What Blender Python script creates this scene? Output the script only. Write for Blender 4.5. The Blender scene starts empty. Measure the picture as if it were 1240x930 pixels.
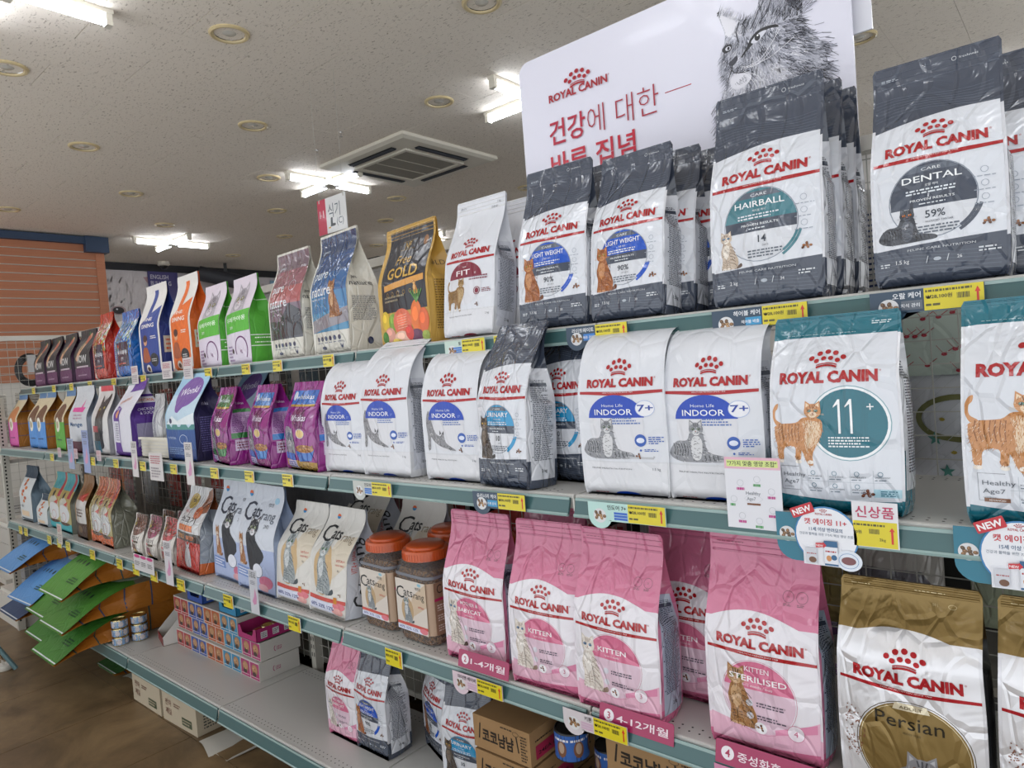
import bpy, bmesh, math, random
from mathutils import Vector, Matrix
from mathutils.geometry import tessellate_polygon
PI = math.pi
sc = bpy.context.scene
COL = sc.collection

# ------------------------------------------------------------------ camera, world, exposure
cam_data = bpy.data.cameras.new('camera'); cam_data.sensor_width = 36.0
cam_data.lens = 36.0 * 824.6 / 1240.0; cam_data.clip_start = 0.02; cam_data.clip_end = 60
cam = bpy.data.objects.new('camera', cam_data); COL.objects.link(cam); sc.camera = cam
YAW, PITCH, ROLL = -0.70447, -0.03129, -0.07631
_f = Vector((math.sin(YAW)*math.cos(PITCH), math.cos(YAW)*math.cos(PITCH), math.sin(PITCH)))
_r = Vector((math.cos(YAW), -math.sin(YAW), 0)); _u = _r.cross(_f)
_c, _s = math.cos(ROLL), math.sin(ROLL)
_r, _u = _c*_r + _s*_u, -_s*_r + _c*_u
EYE = 1.5
cam.matrix_world = Matrix(((_r.x, _u.x, -_f.x, 0), (_r.y, _u.y, -_f.y, 0), (_r.z, _u.z, -_f.z, EYE), (0, 0, 0, 1)))

world = bpy.data.worlds.new('world'); sc.world = world; world.use_nodes = True
bg = world.node_tree.nodes['Background']; bg.inputs[0].default_value = (0.95, 0.975, 1.0, 1); bg.inputs[1].default_value = 1.25  # even fill light added; the floor stops short so it reaches the ceiling

sc.view_settings.view_transform = 'Standard'; sc.view_settings.look = 'None'
sc.view_settings.gamma = 1.0; sc.view_settings.use_curve_mapping = False
sc.view_settings.exposure = 0.14
TUBE_POWER = 17.0

# ------------------------------------------------------------------ colours and materials
def lin(h):
    if isinstance(h, str):
        h = h.lstrip('#'); h = h if len(h) == 6 else ''.join(q*2 for q in h); h = tuple(int(h[i:i+2], 16)/255 for i in (0, 2, 4))
    return tuple((c/12.92 if c <= 0.04045 else ((c+0.055)/1.055)**2.4) for c in h[:3])

def new_mat(name, rough=0.5, metal=0.0, color=None, spec=0.5, coat=0.0, emit=None, es=0, alpha=None, trans=0):
    m = bpy.data.materials.new(name); m.use_nodes = True
    b = m.node_tree.nodes['Principled BSDF']
    if color is not None: b.inputs['Base Color'].default_value = (*lin(color), 1)
    b.inputs['Roughness'].default_value = rough; b.inputs['Metallic'].default_value = metal
    b.inputs['Specular IOR Level'].default_value = spec
    if coat: b.inputs['Coat Weight'].default_value = coat; b.inputs['Coat Roughness'].default_value = 0.08
    if emit: b.inputs['Emission Color'].default_value = (*lin(emit), 1); b.inputs['Emission Strength'].default_value = es
    if alpha is not None: b.inputs['Alpha'].default_value = alpha
    if trans: b.inputs['Transmission Weight'].default_value = trans
    return m

def N(m, t, **kw):
    n = m.node_tree.nodes.new(t)
    for k, v in kw.items():
        if k in n.inputs.keys(): n.inputs[k].default_value = v
        else: setattr(n, k, v)
    return n

def L(m, a, b): m.node_tree.links.new(a, b)

def print_mat(name, rough, metal=0.0, bump=0.0, scale=14.0, coat=0.0, spec=0.5):
    """printed film: the ink colour is the mesh attribute 'ink', the creases are an object-space bump"""
    m = new_mat(name, rough, metal, coat=coat, spec=spec); b = m.node_tree.nodes['Principled BSDF']
    at = N(m, 'ShaderNodeAttribute', attribute_name='ink'); L(m, at.outputs['Color'], b.inputs['Base Color'])
    if bump:
        tc = N(m, 'ShaderNodeTexCoord'); mp = N(m, 'ShaderNodeMapping'); mp.inputs['Scale'].default_value = (1.0, 1.0, 0.55)
        L(m, tc.outputs['Object'], mp.inputs['Vector'])
        n1 = N(m, 'ShaderNodeTexNoise', Scale=scale, Detail=3.0, Roughness=0.55, Distortion=1.2)
        n2 = N(m, 'ShaderNodeTexVoronoi', feature='DISTANCE_TO_EDGE', Scale=scale*1.7)
        n3 = N(m, 'ShaderNodeTexNoise', Scale=scale*0.6, Detail=1.0)
        for n in (n1, n3): L(m, mp.outputs[0], n.inputs['Vector'])
        ad = N(m, 'ShaderNodeVectorMath', operation='MULTIPLY_ADD'); ad.inputs[1].default_value = (0.12,)*3
        L(m, n3.outputs['Color'], ad.inputs[0]); L(m, mp.outputs[0], ad.inputs[2]); L(m, ad.outputs[0], n2.inputs['Vector'])
        sm = N(m, 'ShaderNodeMath', operation='MINIMUM'); sm.inputs[1].default_value = 0.10; L(m, n2.outputs['Distance'], sm.inputs[0])
        mx = N(m, 'ShaderNodeMath', operation='MULTIPLY_ADD'); mx.inputs[1].default_value = 2.0
        L(m, sm.outputs[0], mx.inputs[0]); L(m, n1.outputs['Fac'], mx.inputs[2])
        bp = N(m, 'ShaderNodeBump', Strength=bump, Distance=0.02); L(m, mx.outputs[0], bp.inputs['Height'])
        L(m, bp.outputs[0], b.inputs['Normal'])
        if coat: L(m, bp.outputs[0], b.inputs['Coat Normal'])
    return m

M = {}
M['film'] = print_mat('glossy_film', 0.26, bump=0.55, scale=12, coat=0.75)
M['film_white'] = print_mat('satin_film', 0.34, bump=0.30, scale=9, coat=0.25)
M['film_matte'] = print_mat('matte_film', 0.50, bump=0.32, scale=10)
M['film_gold'] = print_mat('gold_film', 0.33, metal=0.55, bump=0.35, scale=11, coat=0.2)
M['card'] = print_mat('printed_card', 0.45, coat=0.15)
M['banner'] = print_mat('banner_board', 0.32, coat=0.2)
M['tag'] = print_mat('tag_plastic', 0.35, coat=0.3)
M['white_metal'] = new_mat('white_metal', 0.38, 0, '#cfccc4')
M['plate'] = new_mat('shelf_plate', 0.36, 0, '#c6c5c1')
M['rail'] = new_mat('teal_rail', 0.28, 0, '#3f6264', coat=0.25)
M['rail_trim'] = new_mat('rail_trim', 0.3, 0, '#8fa8a6', coat=0.2)
M['wire'] = new_mat('wire_metal', 0.35, 0.3, '#b9b8b0')
M['post'] = new_mat('post_metal', 0.4, 0, '#b5b2a8')
M['dark'] = new_mat('dark_hollow', 0.8, 0, '#141414')
M['black'] = new_mat('black_plastic', 0.3, 0, '#191a1c')
M['cream'] = new_mat('cream_plastic', 0.4, 0, '#d9d4c6')
M['orange_lid'] = new_mat('orange_lid', 0.32, 0, '#c1521f', coat=0.3)
M['chrome'] = new_mat('chrome', 0.12, 1.0, '#e6e6e6')
M['tin'] = new_mat('tin', 0.25, 1.0, '#c9b98a')
M['bulb'] = new_mat('bulb_glass', 0.15, 0, '#c9c6bd', coat=0.5)
M['tube'] = new_mat('lit_tube', 0.4, 0, '#ffffff', emit='#eef4ff', es=TUBE_POWER)
M['clear'] = new_mat('clear_plastic', 0.08, 0, '#ffffff', trans=1.0, coat=0)
M['clear'].node_tree.nodes['Principled BSDF'].inputs['IOR'].default_value = 1.15
M['clear_card'] = new_mat('clear_sleeve', 0.12, 0, '#eef2f6', alpha=0.07, coat=0.0, spec=0.8)

# ------------------------------------------------------------------ mesh helpers
class MB:
    def __init__(s): s.v = []; s.f = []; s.mi = []; s.c = []; s.sm = []; s.mats = []
    def mat(s, m):
        if m not in s.mats: s.mats.append(m)
        return s.mats.index(m)
    def add(s, vs, fs, m=None, ink=None, smooth=False):
        o = len(s.v); k = s.mat(m) if m else 0
        s.v += [tuple(v) for v in vs]
        for f in fs:
            s.f.append(tuple(i+o for i in f)); s.mi.append(k); s.c.append(ink); s.sm.append(smooth)
        return s
    def box(s, a, b, m=None, ink=None, mtx=None):
        (x0, y0, z0), (x1, y1, z1) = a, b
        vs = [Vector(p) for p in ((x0,y0,z0),(x1,y0,z0),(x1,y1,z0),(x0,y1,z0),(x0,y0,z1),(x1,y0,z1),(x1,y1,z1),(x0,y1,z1))]
        if mtx: vs = [mtx @ v for v in vs]
        return s.add(vs, [(0,3,2,1),(4,5,6,7),(0,1,5,4),(1,2,6,5),(2,3,7,6),(3,0,4,7)], m, ink)
    def prism(s, prof, x0, x1, m=None, ink=None):      # profile in (y, z), swept along x
        n = len(prof); vs = [(x0, y, z) for y, z in prof] + [(x1, y, z) for y, z in prof]
        fs = [(i, (i+1) % n, n+(i+1) % n, n+i) for i in range(n)] + [tuple(range(n))[::-1], tuple(range(n, 2*n))]
        return s.add(vs, fs, m, ink)
    def slab(s, pts, th, mtx, m=None, ink=None):       # outline in local (x, z), thickness along y (0..th)
        n = len(pts); vs = [mtx @ Vector((x, 0, z)) for x, z in pts] + [mtx @ Vector((x, th, z)) for x, z in pts]
        fs = [tuple(range(n)), tuple(range(n, 2*n))[::-1]] + [(i, n+i, n+(i+1) % n, (i+1) % n) for i in range(n)]
        return s.add(vs, fs, m, ink)
    def tube(s, a, b, r, m=None, n=6, ink=None, r2=None):
        a, b = Vector(a), Vector(b); d = (b-a).normalized(); q = d.orthogonal().normalized(); w = d.cross(q); r2 = r if r2 is None else r2
        vs = [a + r*(math.cos(2*PI*i/n)*q + math.sin(2*PI*i/n)*w) for i in range(n)] + [b + r2*(math.cos(2*PI*i/n)*q + math.sin(2*PI*i/n)*w) for i in range(n)]
        s.add(vs, [(i, (i+1) % n, n+(i+1) % n, n+i) for i in range(n)], m, ink, smooth=n > 6)
        return s.add(vs, [tuple(range(n))[::-1], tuple(range(n, 2*n))], m, ink)
    def lathe(s, prof, cen, m=None, n=24, ink=None, sx=1, sy=1, sq=0.0):
        vs = []
        for r, z in prof:
            for i in range(n):
                a = 2*PI*i/n; c, d = math.cos(a), math.sin(a)
                k = 1.0 if not sq else 1.0/((abs(c)**sq + abs(d)**sq)**(1/sq))
                vs.append((cen[0]+r*k*c*sx, cen[1]+r*k*d*sy, cen[2]+z))
        fs = [(j*n+i, j*n+(i+1) % n, (j+1)*n+(i+1) % n, (j+1)*n+i) for j in range(len(prof)-1) for i in range(n)]
        s.add(vs, fs, m, ink, smooth=True)
        return s
    def build(s, name, parent=None, mat=None, loc=None, rotz=0):
        me = bpy.data.meshes.new(name); me.from_pydata(s.v, [], s.f)
        if mat: s.mats = [mat]; s.mi = [0]*len(s.f)
        for m in s.mats: me.materials.append(m)
        if s.f:
            me.polygons.foreach_set('material_index', s.mi); me.polygons.foreach_set('use_smooth', s.sm)
        if any(c is not None for c in s.c):
            at = me.color_attributes.new('ink', 'FLOAT_COLOR', 'CORNER'); buf = []
            for f, c in zip(s.f, s.c):
                c = c if c is not None else (0.8, 0.8, 0.8)
                buf += [c[0], c[1], c[2], 1.0]*len(f)
            at.data.foreach_set('color', buf)
        me.update()
        if any(s.sm): me.set_sharp_from_angle(angle=0.75)
        return link(name, me, parent, loc, rotz)

def link(name, data, parent=None, loc=None, rotz=0):
    o = bpy.data.objects.new(name, data); COL.objects.link(o)
    if parent: o.parent = parent
    if loc is not None: o.location = loc
    if rotz: o.rotation_euler = (0, 0, rotz)
    return o

def tag(o, label=None, cat=None, group=None, kind=None):
    if label: o['label'] = label
    if cat: o['category'] = cat
    if group: o['group'] = group
    if kind: o['kind'] = kind
    return o

def thing(name, label, cat, loc=(0, 0, 0), rotz=0, group=None):
    return tag(link(name, None, None, loc, rotz), label, cat, group)

def dup(root, loc, rotz=0, label=None, group=None, keep=None):
    r = root.copy(); COL.objects.link(r); r.location = loc; r.rotation_euler = (0, 0, rotz)
    if label: r['label'] = label
    if group: r['group'] = group
    for ch in root.children:
        if keep and ch.name.split('.')[0] not in keep: continue
        c = ch.copy(); COL.objects.link(c); c.parent = r
        for g in ch.children:
            d = g.copy(); COL.objects.link(d); d.parent = c
    return r

def struct(o): o['kind'] = 'structure'; return o

# ------------------------------------------------------------------ flat artwork as thin ink geometry
_TXT = {}; TMP = bpy.data.scenes.new('lettering')      # a scratch scene, removed at the end
def text_mesh(s, bold):
    key = (s, bold)
    if key not in _TXT:
        c = bpy.data.curves.new('t', 'FONT'); c.body = s; c.resolution_u = 2; c.offset = bold
        o = bpy.data.objects.new('t', c); TMP.collection.objects.link(o)
        vl = TMP.view_layers[0]; vl.update(); oe = o.evaluated_get(vl.depsgraph)
        me = oe.to_mesh()
        vs = [(v.co.x, v.co.y) for v in me.vertices]; fs = [tuple(p.vertices) for p in me.polygons]
        oe.to_mesh_clear(); bpy.data.objects.remove(o); bpy.data.curves.remove(c)
        if not vs: vs = [(0, 0), (1, 0), (0, 1)]; fs = []
        x0 = min(v[0] for v in vs); x1 = max(v[0] for v in vs); y0 = min(v[1] for v in vs); y1 = max(v[1] for v in vs)
        _TXT[key] = ([(x-x0, y-y0) for x, y in vs], fs, x1-x0, y1-y0)
    return _TXT[key]

def inside(p, poly):
    x, y = p; r = False; j = len(poly)-1
    for i in range(len(poly)):
        xi, yi = poly[i]; xj, yj = poly[j]
        if (yi > y) != (yj > y) and x < (xj-xi)*(y-yi)/(yj-yi)+xi: r = not r
        j = i
    return r

def bez(pts, n=5, closed=True):            # Catmull-Rom smoothing of an outline
    out = []; m = len(pts)
    for i in range(m if closed else m-1):
        p0, p1, p2, p3 = (pts[(i+k) % m] if closed else pts[min(max(i+k, 0), m-1)] for k in (-1, 0, 1, 2))
        for j in range(n):
            t = j/n
            out.append(tuple(0.5*((2*p1[a]) + (-p0[a]+p2[a])*t + (2*p0[a]-5*p1[a]+4*p2[a]-p3[a])*t*t + (-p0[a]+3*p1[a]-3*p2[a]+p3[a])*t**3) for a in (0, 1)))
    if not closed: out.append(pts[-1])
    return out

class Art:
    """2D artwork in metres; level 0 zones, 1 shapes, 2 shapes over shapes, 3 lettering"""
    def __init__(s): s.big = []; s.small = []; s.k = 0; s.rnd = random.Random(7)
    def tris(s, vs, fs, col, lv, big=False):
        s.k += 1; (s.big if big else s.small).append((vs, fs, lin(col) if isinstance(col, str) else col, lv, s.k))
    def poly(s, pts, col, lv=1, big=None):
        fs = tessellate_polygon([[Vector((x, y, 0)) for x, y in pts]])
        if big is None:
            xs = [p[0] for p in pts]; ys = [p[1] for p in pts]; big = max(max(xs)-min(xs), max(ys)-min(ys)) > 0.009
        s.tris(list(pts), [tuple(f) for f in fs], col, lv, big)
    def rect(s, x0, y0, x1, y1, col, lv=1): s.poly([(x0, y0), (x1, y0), (x1, y1), (x0, y1)], col, lv)
    def ell(s, x, y, rx, ry, col, lv=1, a0=0, a1=360, n=28, rot=0):
        full = a1-a0 >= 360; pts = []
        for i in range(n if full else n+1):
            a = math.radians(a0+(a1-a0)*i/n); px, py = rx*math.cos(a), ry*math.sin(a); c, d = math.cos(rot), math.sin(rot)
            pts.append((x+px*c-py*d, y+px*d+py*c))
        s.poly(pts, col, lv)
    def ring(s, x, y, rx, ry, w, col, lv=1, a0=0, a1=360, n=32):
        vs = []; fs = []
        for i in range(n+1):
            a = math.radians(a0+(a1-a0)*i/n); c, d = math.cos(a), math.sin(a)
            vs += [(x+rx*c, y+ry*d), (x+(rx-w)*c, y+(ry-w)*d)]
            if i: fs.append((2*i-2, 2*i, 2*i+1, 2*i-1))
        s.tris(vs, fs, col, lv, rx > 0.012)
    def line(s, pts, w, col, lv=2, big=False):
        vs = []; fs = []
        for i, p in enumerate(pts):
            a = pts[max(i-1, 0)]; b = pts[min(i+1, len(pts)-1)]; dx, dy = b[0]-a[0], b[1]-a[1]; l = math.hypot(dx, dy) or 1
            ww = w if not callable(w) else w(i/(len(pts)-1))
            vs += [(p[0]-dy/l*ww/2, p[1]+dx/l*ww/2), (p[0]+dy/l*ww/2, p[1]-dx/l*ww/2)]
            if i: fs.append((2*i-2, 2*i-1, 2*i+1, 2*i))
        s.tris(vs, fs, col, lv, big or (lv < 3 and math.dist(pts[0], pts[-1]) > 0.014))
    def text(s, t, x, y, h, col, w=None, lv=3, bold=0.0, al='l', rot=0, shear=0, arc=0):
        """h: height of the lettering's own box, w: its full width (else in proportion)"""
        vs, fs, tw, th = text_mesh(t, bold)
        sy = h/th; sx = sy if w is None else w/tw; W = tw*sx
        ox = {'l': 0, 'c': -W/2, 'r': -W}[al]; c, d = math.cos(rot), math.sin(rot); out = []
        for a, b in vs:
            px, py = a*sx+ox, b*sy
            if arc: py -= arc*((a*sx-W/2)/(W/2))**2
            px += shear*py
            out.append((x+px*c-py*d, y+px*d+py*c))
        s.tris(out, fs, col, lv, h > 0.0125)
    def ones(s, x, y, h, w, col, lv=3, t=0.0035):
        for k in (0, 1):
            x0 = x+k*w*0.56; s.poly([(x0, y), (x0+t, y), (x0+t, y+h), (x0+t*0.1, y+h), (x0-w*0.22, y+h*0.80), (x0-w*0.22, y+h*0.76), (x0, y+h*0.86)], col, lv)
    def micro(s, x0, y0, x1, y1, rows, col, lv=3, fill=0.5, word=0.006):
        vs = []; fs = []; st = (y1-y0)/rows
        for r in range(rows):
            y = y1-(r+0.5)*st; x = x0; end = x1-(s.rnd.random()**2)*(x1-x0)*0.35
            while x < end:
                w = min(word*(0.4+s.rnd.random()*1.4), end-x); k = len(vs); hh = st*fill/2
                vs += [(x, y-hh), (x+w, y-hh), (x+w, y+hh), (x, y+hh)]; fs.append((k, k+1, k+2, k+3)); x += w+word*0.35
        if vs: s.tris(vs, fs, col, lv, False)
    def kibble(s, x, y, r, n=4, cols=('#6b3f22', '#8a5731', '#55301a')):
        for i in range(n):
            a = i*2.4+0.5; q = r*0.95*math.sqrt((i+0.3)/n); c = s.rnd.choice(cols); px, py = x+q*math.cos(a)*1.2, y+q*math.sin(a)*0.85
            s.ell(px, py, r*0.40, r*0.32, c, 2, n=9, rot=a); s.ell(px-r*0.08, py+r*0.09, r*0.16, r*0.10, tuple(min(1, v*2.2) for v in lin(c)), 2, n=6, rot=a)
    def crown(s, x, y, w, col, lv=3):
        for j, (n, yy, rr) in enumerate(((5, 0.46, 0.078), (4, 0.285, 0.072))):
            for i in range(n):
                q = (i-(n-1)/2)/((5-1)/2)*0.42*(1 if j == 0 else 0.88)
                s.ell(x+q*w, y+(yy-0.28*(q/0.42)**2*0.6)*w, rr*w, rr*w*0.85, col, lv, n=10, rot=-q*1.1)
        for rr, ww in ((0.0, 0.028), (0.062, 0.055)):
            s.line([(x+q*w, y+(0.145-rr-0.75*q*q)*w) for q in [(-0.27+0.54*i/8) for i in range(9)]], ww*w, col, lv)
    def fur(s, poly, cols, n, ln, wd, ang, lv=2, shade=None):
        xs = [p[0] for p in poly]; ys = [p[1] for p in poly]; c = 0; by = {}
        while c < n:
            p = (s.rnd.uniform(min(xs), max(xs)), s.rnd.uniform(min(ys), max(ys))); c += 1
            if not inside(p, poly): continue
            a = (ang(p) if callable(ang) else ang)+s.rnd.gauss(0, 0.25); l = ln*s.rnd.uniform(0.5, 1.3)
            k = shade(p) if shade else s.rnd.randrange(len(cols))
            k = max(0, min(len(cols)-1, k)); vs, fs = by.setdefault(k, ([], [])); o = len(vs)
            dx, dy = math.cos(a), math.sin(a)
            vs += [(p[0]-dy*wd/2, p[1]+dx*wd/2), (p[0]+dy*wd/2, p[1]-dx*wd/2), (p[0]+dx*l, p[1]+dy*l)]; fs.append((o, o+1, o+2))
        for k, (vs, fs) in by.items(): s.tris(vs, fs, cols[k], lv, False)
    def build(s, name, parent, mat, fmap, cut=None, loc=None, base=0.0006, step=0.00012, diag=False):
        """fmap(x, y) -> (point, normal)"""
        verts = []; faces = []; cols = []; nrm = []; off = base; prev = 0
        items = sorted([(it[3], it[4], True, it) for it in s.big]+[(it[3], it[4], False, it) for it in s.small], key=lambda q: q[:2])
        for lv, _, big, (vs, fs, colr, _, _) in items:
            if lv != prev: off += step*(lv-prev); prev = lv
            off += 1.2e-5 if big else 4e-6
            if cut and big:
                bm = bmesh.new(); bv = [bm.verts.new((x, y, 0)) for x, y in vs]
                for f in fs:
                    try: bm.faces.new([bv[i] for i in f])
                    except ValueError: pass
                for nx, ny in ((1/cut[0], 0), (0, 1/cut[1]), (1/cut[0], 1/cut[1])):
                    if nx and ny and not diag: continue
                    d = [x*nx+y*ny for x, y in vs]; k = math.floor(min(d)+1e-4)+1; l2 = nx*nx+ny*ny
                    while k < max(d)-1e-4:
                        bmesh.ops.bisect_plane(bm, geom=bm.verts[:]+bm.edges[:]+bm.faces[:], dist=1e-7, plane_co=(nx*k/l2, ny*k/l2, 0), plane_no=(nx, ny, 0)); k += 1
                bm.verts.index_update()
                vs = [(v.co.x, v.co.y) for v in bm.verts]; fs = [tuple(v.index for v in f.verts) for f in bm.faces]; bm.free()
            o = len(verts); q = off+(0.00025 if cut and not big else 0)
            for x, y in vs:
                p, n = fmap(x, y); verts.append(tuple(p+n*q)); nrm.append(n)
            for f in fs: faces.append(tuple(i+o for i in f)); cols.append(colr)
        me = bpy.data.meshes.new(name); me.from_pydata(verts, [], faces); me.materials.append(mat)
        at = me.color_attributes.new('ink', 'FLOAT_COLOR', 'CORNER'); buf = []
        for f, c in zip(faces, cols): buf += [c[0], c[1], c[2], 1.0]*len(f)
        at.data.foreach_set('color', buf); me.update()
        # wind every face towards the viewer side
        bm = bmesh.new(); bm.from_mesh(me); bm.faces.ensure_lookup_table()
        flip = [f for f in bm.faces if f.normal.dot(nrm[f.verts[0].index]) < 0]
        if flip: bmesh.ops.reverse_faces(bm, faces=flip)
        bm.to_mesh(me); bm.free()
        me.polygons.foreach_set('use_smooth', [True]*len(me.polygons))
        me.normals_split_custom_set_from_vertices([tuple(n) for n in nrm])
        return link(name, me, parent, loc)

# ------------------------------------------------------------------ gusseted pouches
class Pouch:
    def __init__(s, W, D, H, t1=0.52, t2=0.9, top=0.006, lean=0.0, bend=0.0, tb=0.6, bulge=0.010, g=0.008, seed=1, fin=0.003, folds=5, sag=0.0, round_b=0.012):
        s.W, s.D, s.H, s.t1, s.t2, s.top, s.lean, s.bend, s.tb = W, D, H, t1, t2, top, lean, bend, tb
        s.bulge, s.g, s.fin, s.sag, s.rb = bulge, g, fin, sag, round_b
        r = random.Random(seed); s.lines = []
        for i in range(folds):
            a = r.choice((r.uniform(0.2, 1.0), r.uniform(2.1, 2.9), r.uniform(1.3, 1.8))); s.lines.append((r.uniform(0.1, 0.9)*W, r.uniform(0.55, 0.86)*H, math.cos(a), math.sin(a), r.uniform(-0.0026, 0.0026), r.uniform(0.014, 0.020), r.uniform(0.03, 0.07)))
        for i in range(folds):
            a = r.uniform(0, 3.1); s.lines.append((r.uniform(0.05, 0.95)*W, r.uniform(0.08, 0.55)*H, math.cos(a), math.sin(a), r.uniform(-0.0016, 0.0016), r.uniform(0.014, 0.022), r.uniform(0.03, 0.06)))
        s.nx = max(4, round(W/g)); s.g = W/s.nx; s.cache = {}
        s.n = max(8, round(H/g)); s.path = [(D/2, 0.0, lean)]
        for i in range(s.n):
            t = (i+0.5)/s.n; q = max(0.0, (t-tb)/(1-tb)); th = lean+bend*(q*q*(3-2*q)); y, z, _ = s.path[-1]; st = H/s.n
            s.path.append((y+st*math.sin(th), z+st*math.cos(th), th))
    def centre(s, t):
        k = min(max(t, 0), 1)*s.n; i = min(int(k), s.n-1); f = k-i; a, b = s.path[i], s.path[i+1]
        return tuple(a[j]*(1-f)+b[j]*f for j in range(3))
    def depth(s, t):
        q = min(max((t-s.t1)/(s.t2-s.t1), 0), 1); q = q*q*(3-2*q)*0.55+q*0.45
        return s.D*(1-q)+s.top*q
    def frame(s, t):
        y, z, th = s.centre(t); return y, z, math.cos(th), -math.sin(th)
    def halfw(s, t):
        e = 0.0
        if t < 0.04: e = -0.004*(1-t/0.04)
        if t > 0.985: e = -0.004*(t-0.985)/0.015
        return s.W/2+e+0.003*math.sin(PI*min(t/0.7, 1))*(1 if t < 0.7 else 0)
    def vb(s, t):
        a = min(t/0.25, 1); b = min(max((0.92-t)/0.3, 0), 1); return math.sin(a*PI/2)*(b*b*(3-2*b))
    def front(s, x, z):                       # x, z: metres on the flat front panel
        t = z/s.H; u = min(max(x/s.W, 0), 1); y, zz, ny, nz = s.frame(t); d = s.depth(t); hw = s.halfw(t)-s.fin
        b = s.bulge*math.sin(PI*u)*s.vb(t)
        env = math.sin(PI*u)*min(1, max(0, (0.9-t)/0.08))*min(1, t/0.06)
        for lx, lz, dx, dz, A, sg, ln in s.lines:
            px, pz = x-lx, z-lz; al = px*dx+pz*dz; ac = -px*dz+pz*dx
            if abs(ac) < 3*sg and abs(al) < 3*ln: b += A*env*math.exp(-(ac/sg)**2-(al/ln)**2)
        rb = s.rb*max(0, 1-t*s.H/0.02)**2
        o = -d/2-b+rb
        return Vector((-hw+2*hw*u, y+ny*o, zz+nz*o))
    def fmap(s, x, z):
        e = 0.004; p = s.front(x, z); a = s.front(x+e, z)-s.front(x-e, z); b = s.front(x, min(z+e, s.H))-s.front(x, max(z-e, 0))
        return p, a.cross(b).normalized()
    def side(s, q, z, sg=1):                  # q: 0 front seam .. D back seam
        t = z/s.H; y, zz, ny, nz = s.frame(t); d = s.depth(t); f = q/s.D; hw = s.halfw(t)
        v = 1-abs(2*f-1); ins = math.sqrt(max((s.D/2)**2-(d/2)**2, 0))*0.92; ins = min(ins, s.W*0.45)
        b = 0.006*math.sin(PI*f)*max(0, 1-ins/0.02)
        o = (-0.5+f)*d
        return Vector((sg*(hw-ins*v+b), y+ny*o, zz+nz*o))
    def smap(s, q, z):
        e = 0.003; q0 = min(max(q, e), s.D-e); p = s.side(q, z)
        if q0 < s.D/2: q0 = min(q0, s.D/2-e)
        else: q0 = max(q0, s.D/2+e)
        a = s.side(q0+e, z)-s.side(q0-e, z); b = s.side(q, min(z+e, s.H))-s.side(q, max(z-e, 0))
        return p, a.cross(b).normalized()
    def lin_map(s, kind, x, z):               # the same facets as the body mesh
        nx = s.nx if kind == 'f' else 6; gx = (s.W if kind == 'f' else s.D)/nx; gz = s.H/s.n
        if kind not in s.cache:
            fn = s.fmap if kind == 'f' else s.smap
            s.cache[kind] = [[fn(i*gx, j*gz) for i in range(nx+1)] for j in range(s.n+1)]
        G = s.cache[kind]; u = min(max(x/gx, 0), nx-1e-6); v = min(max(z/gz, 0), s.n-1e-6); i, j = int(u), int(v); u -= i; v -= j
        a, b, c, d = G[j][i], G[j][i+1], G[j+1][i+1], G[j+1][i]
        if u+v <= 1: return a[0]+(b[0]-a[0])*u+(d[0]-a[0])*v, (a[1]*(1-u-v)+b[1]*u+d[1]*v).normalized()
        return c[0]+(d[0]-c[0])*(1-u)+(b[0]-c[0])*(1-v), (c[1]*(u+v-1)+d[1]*(1-u)+b[1]*(1-v)).normalized()
    def body(s, zones, side_zones=None):
        side_zones = side_zones or zones
        def zc(zs, t):
            for lim, c in zs:
                if t <= lim: return lin(c)
            return lin(zs[-1][1])
        mb = MB(); us = [i*s.g for i in range(s.nx+1)]
        ns = 6; ring = []; kinds = []
        def row(t):
            z = t*s.H; r = []; y, zz, ny, nz = s.frame(t); d = s.depth(t); hw = s.halfw(t)
            r.append(('f', Vector((-hw-s.fin*0.6, y-ny*(d/2+s.fin*0.6), zz-nz*(d/2+s.fin*0.6)))))
            for x in us: r.append(('f', s.front(x, z)))
            r.append(('f', Vector((hw+s.fin*0.6, y-ny*(d/2+s.fin*0.6), zz-nz*(d/2+s.fin*0.6)))))
            for i in range(ns+1): r.append(('s', s.side(s.D*i/ns, z)))
            bu = 0.6*s.bulge*s.vb(t)
            for i in range(1, 6):
                o = d/2+bu*math.sin(PI*i/6); r.append(('b', Vector((hw-2*hw*i/6, y+ny*o, zz+nz*o))))
            for i in range(ns+1): r.append(('s', s.side(s.D*(1-i/ns), z, -1)))
            return r
        rows = [row(i/s.n) for i in range(s.n+1)]; m = len(rows[0]); vs = [p for r in rows for _, p in r]; 
        for j in range(s.n):
            t = (j+0.5)/s.n; cf = zc(zones, t); cs = zc(side_zones, t)
            for i in range(m):
                k = (i+1) % m; kd = rows[0][i][0]
                c = cs if kd == 's' and rows[0][k][0] == 's' else cf; mb.f += [(j*m+i, j*m+k, (j+1)*m+i), (j*m+k, (j+1)*m+k, (j+1)*m+i)]; mb.c += [c, c]; mb.sm += [True, True]; mb.mi += [0, 0]
        mb.v = [tuple(v) for v in vs]
        mb.f += [tuple(range(m))[::-1], tuple(range(s.n*m, s.n*m+m))]; mb.c += [zc(zones, 0), zc(zones, 1)]; mb.sm += [False, False]; mb.mi += [0, 0]
        return mb
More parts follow.
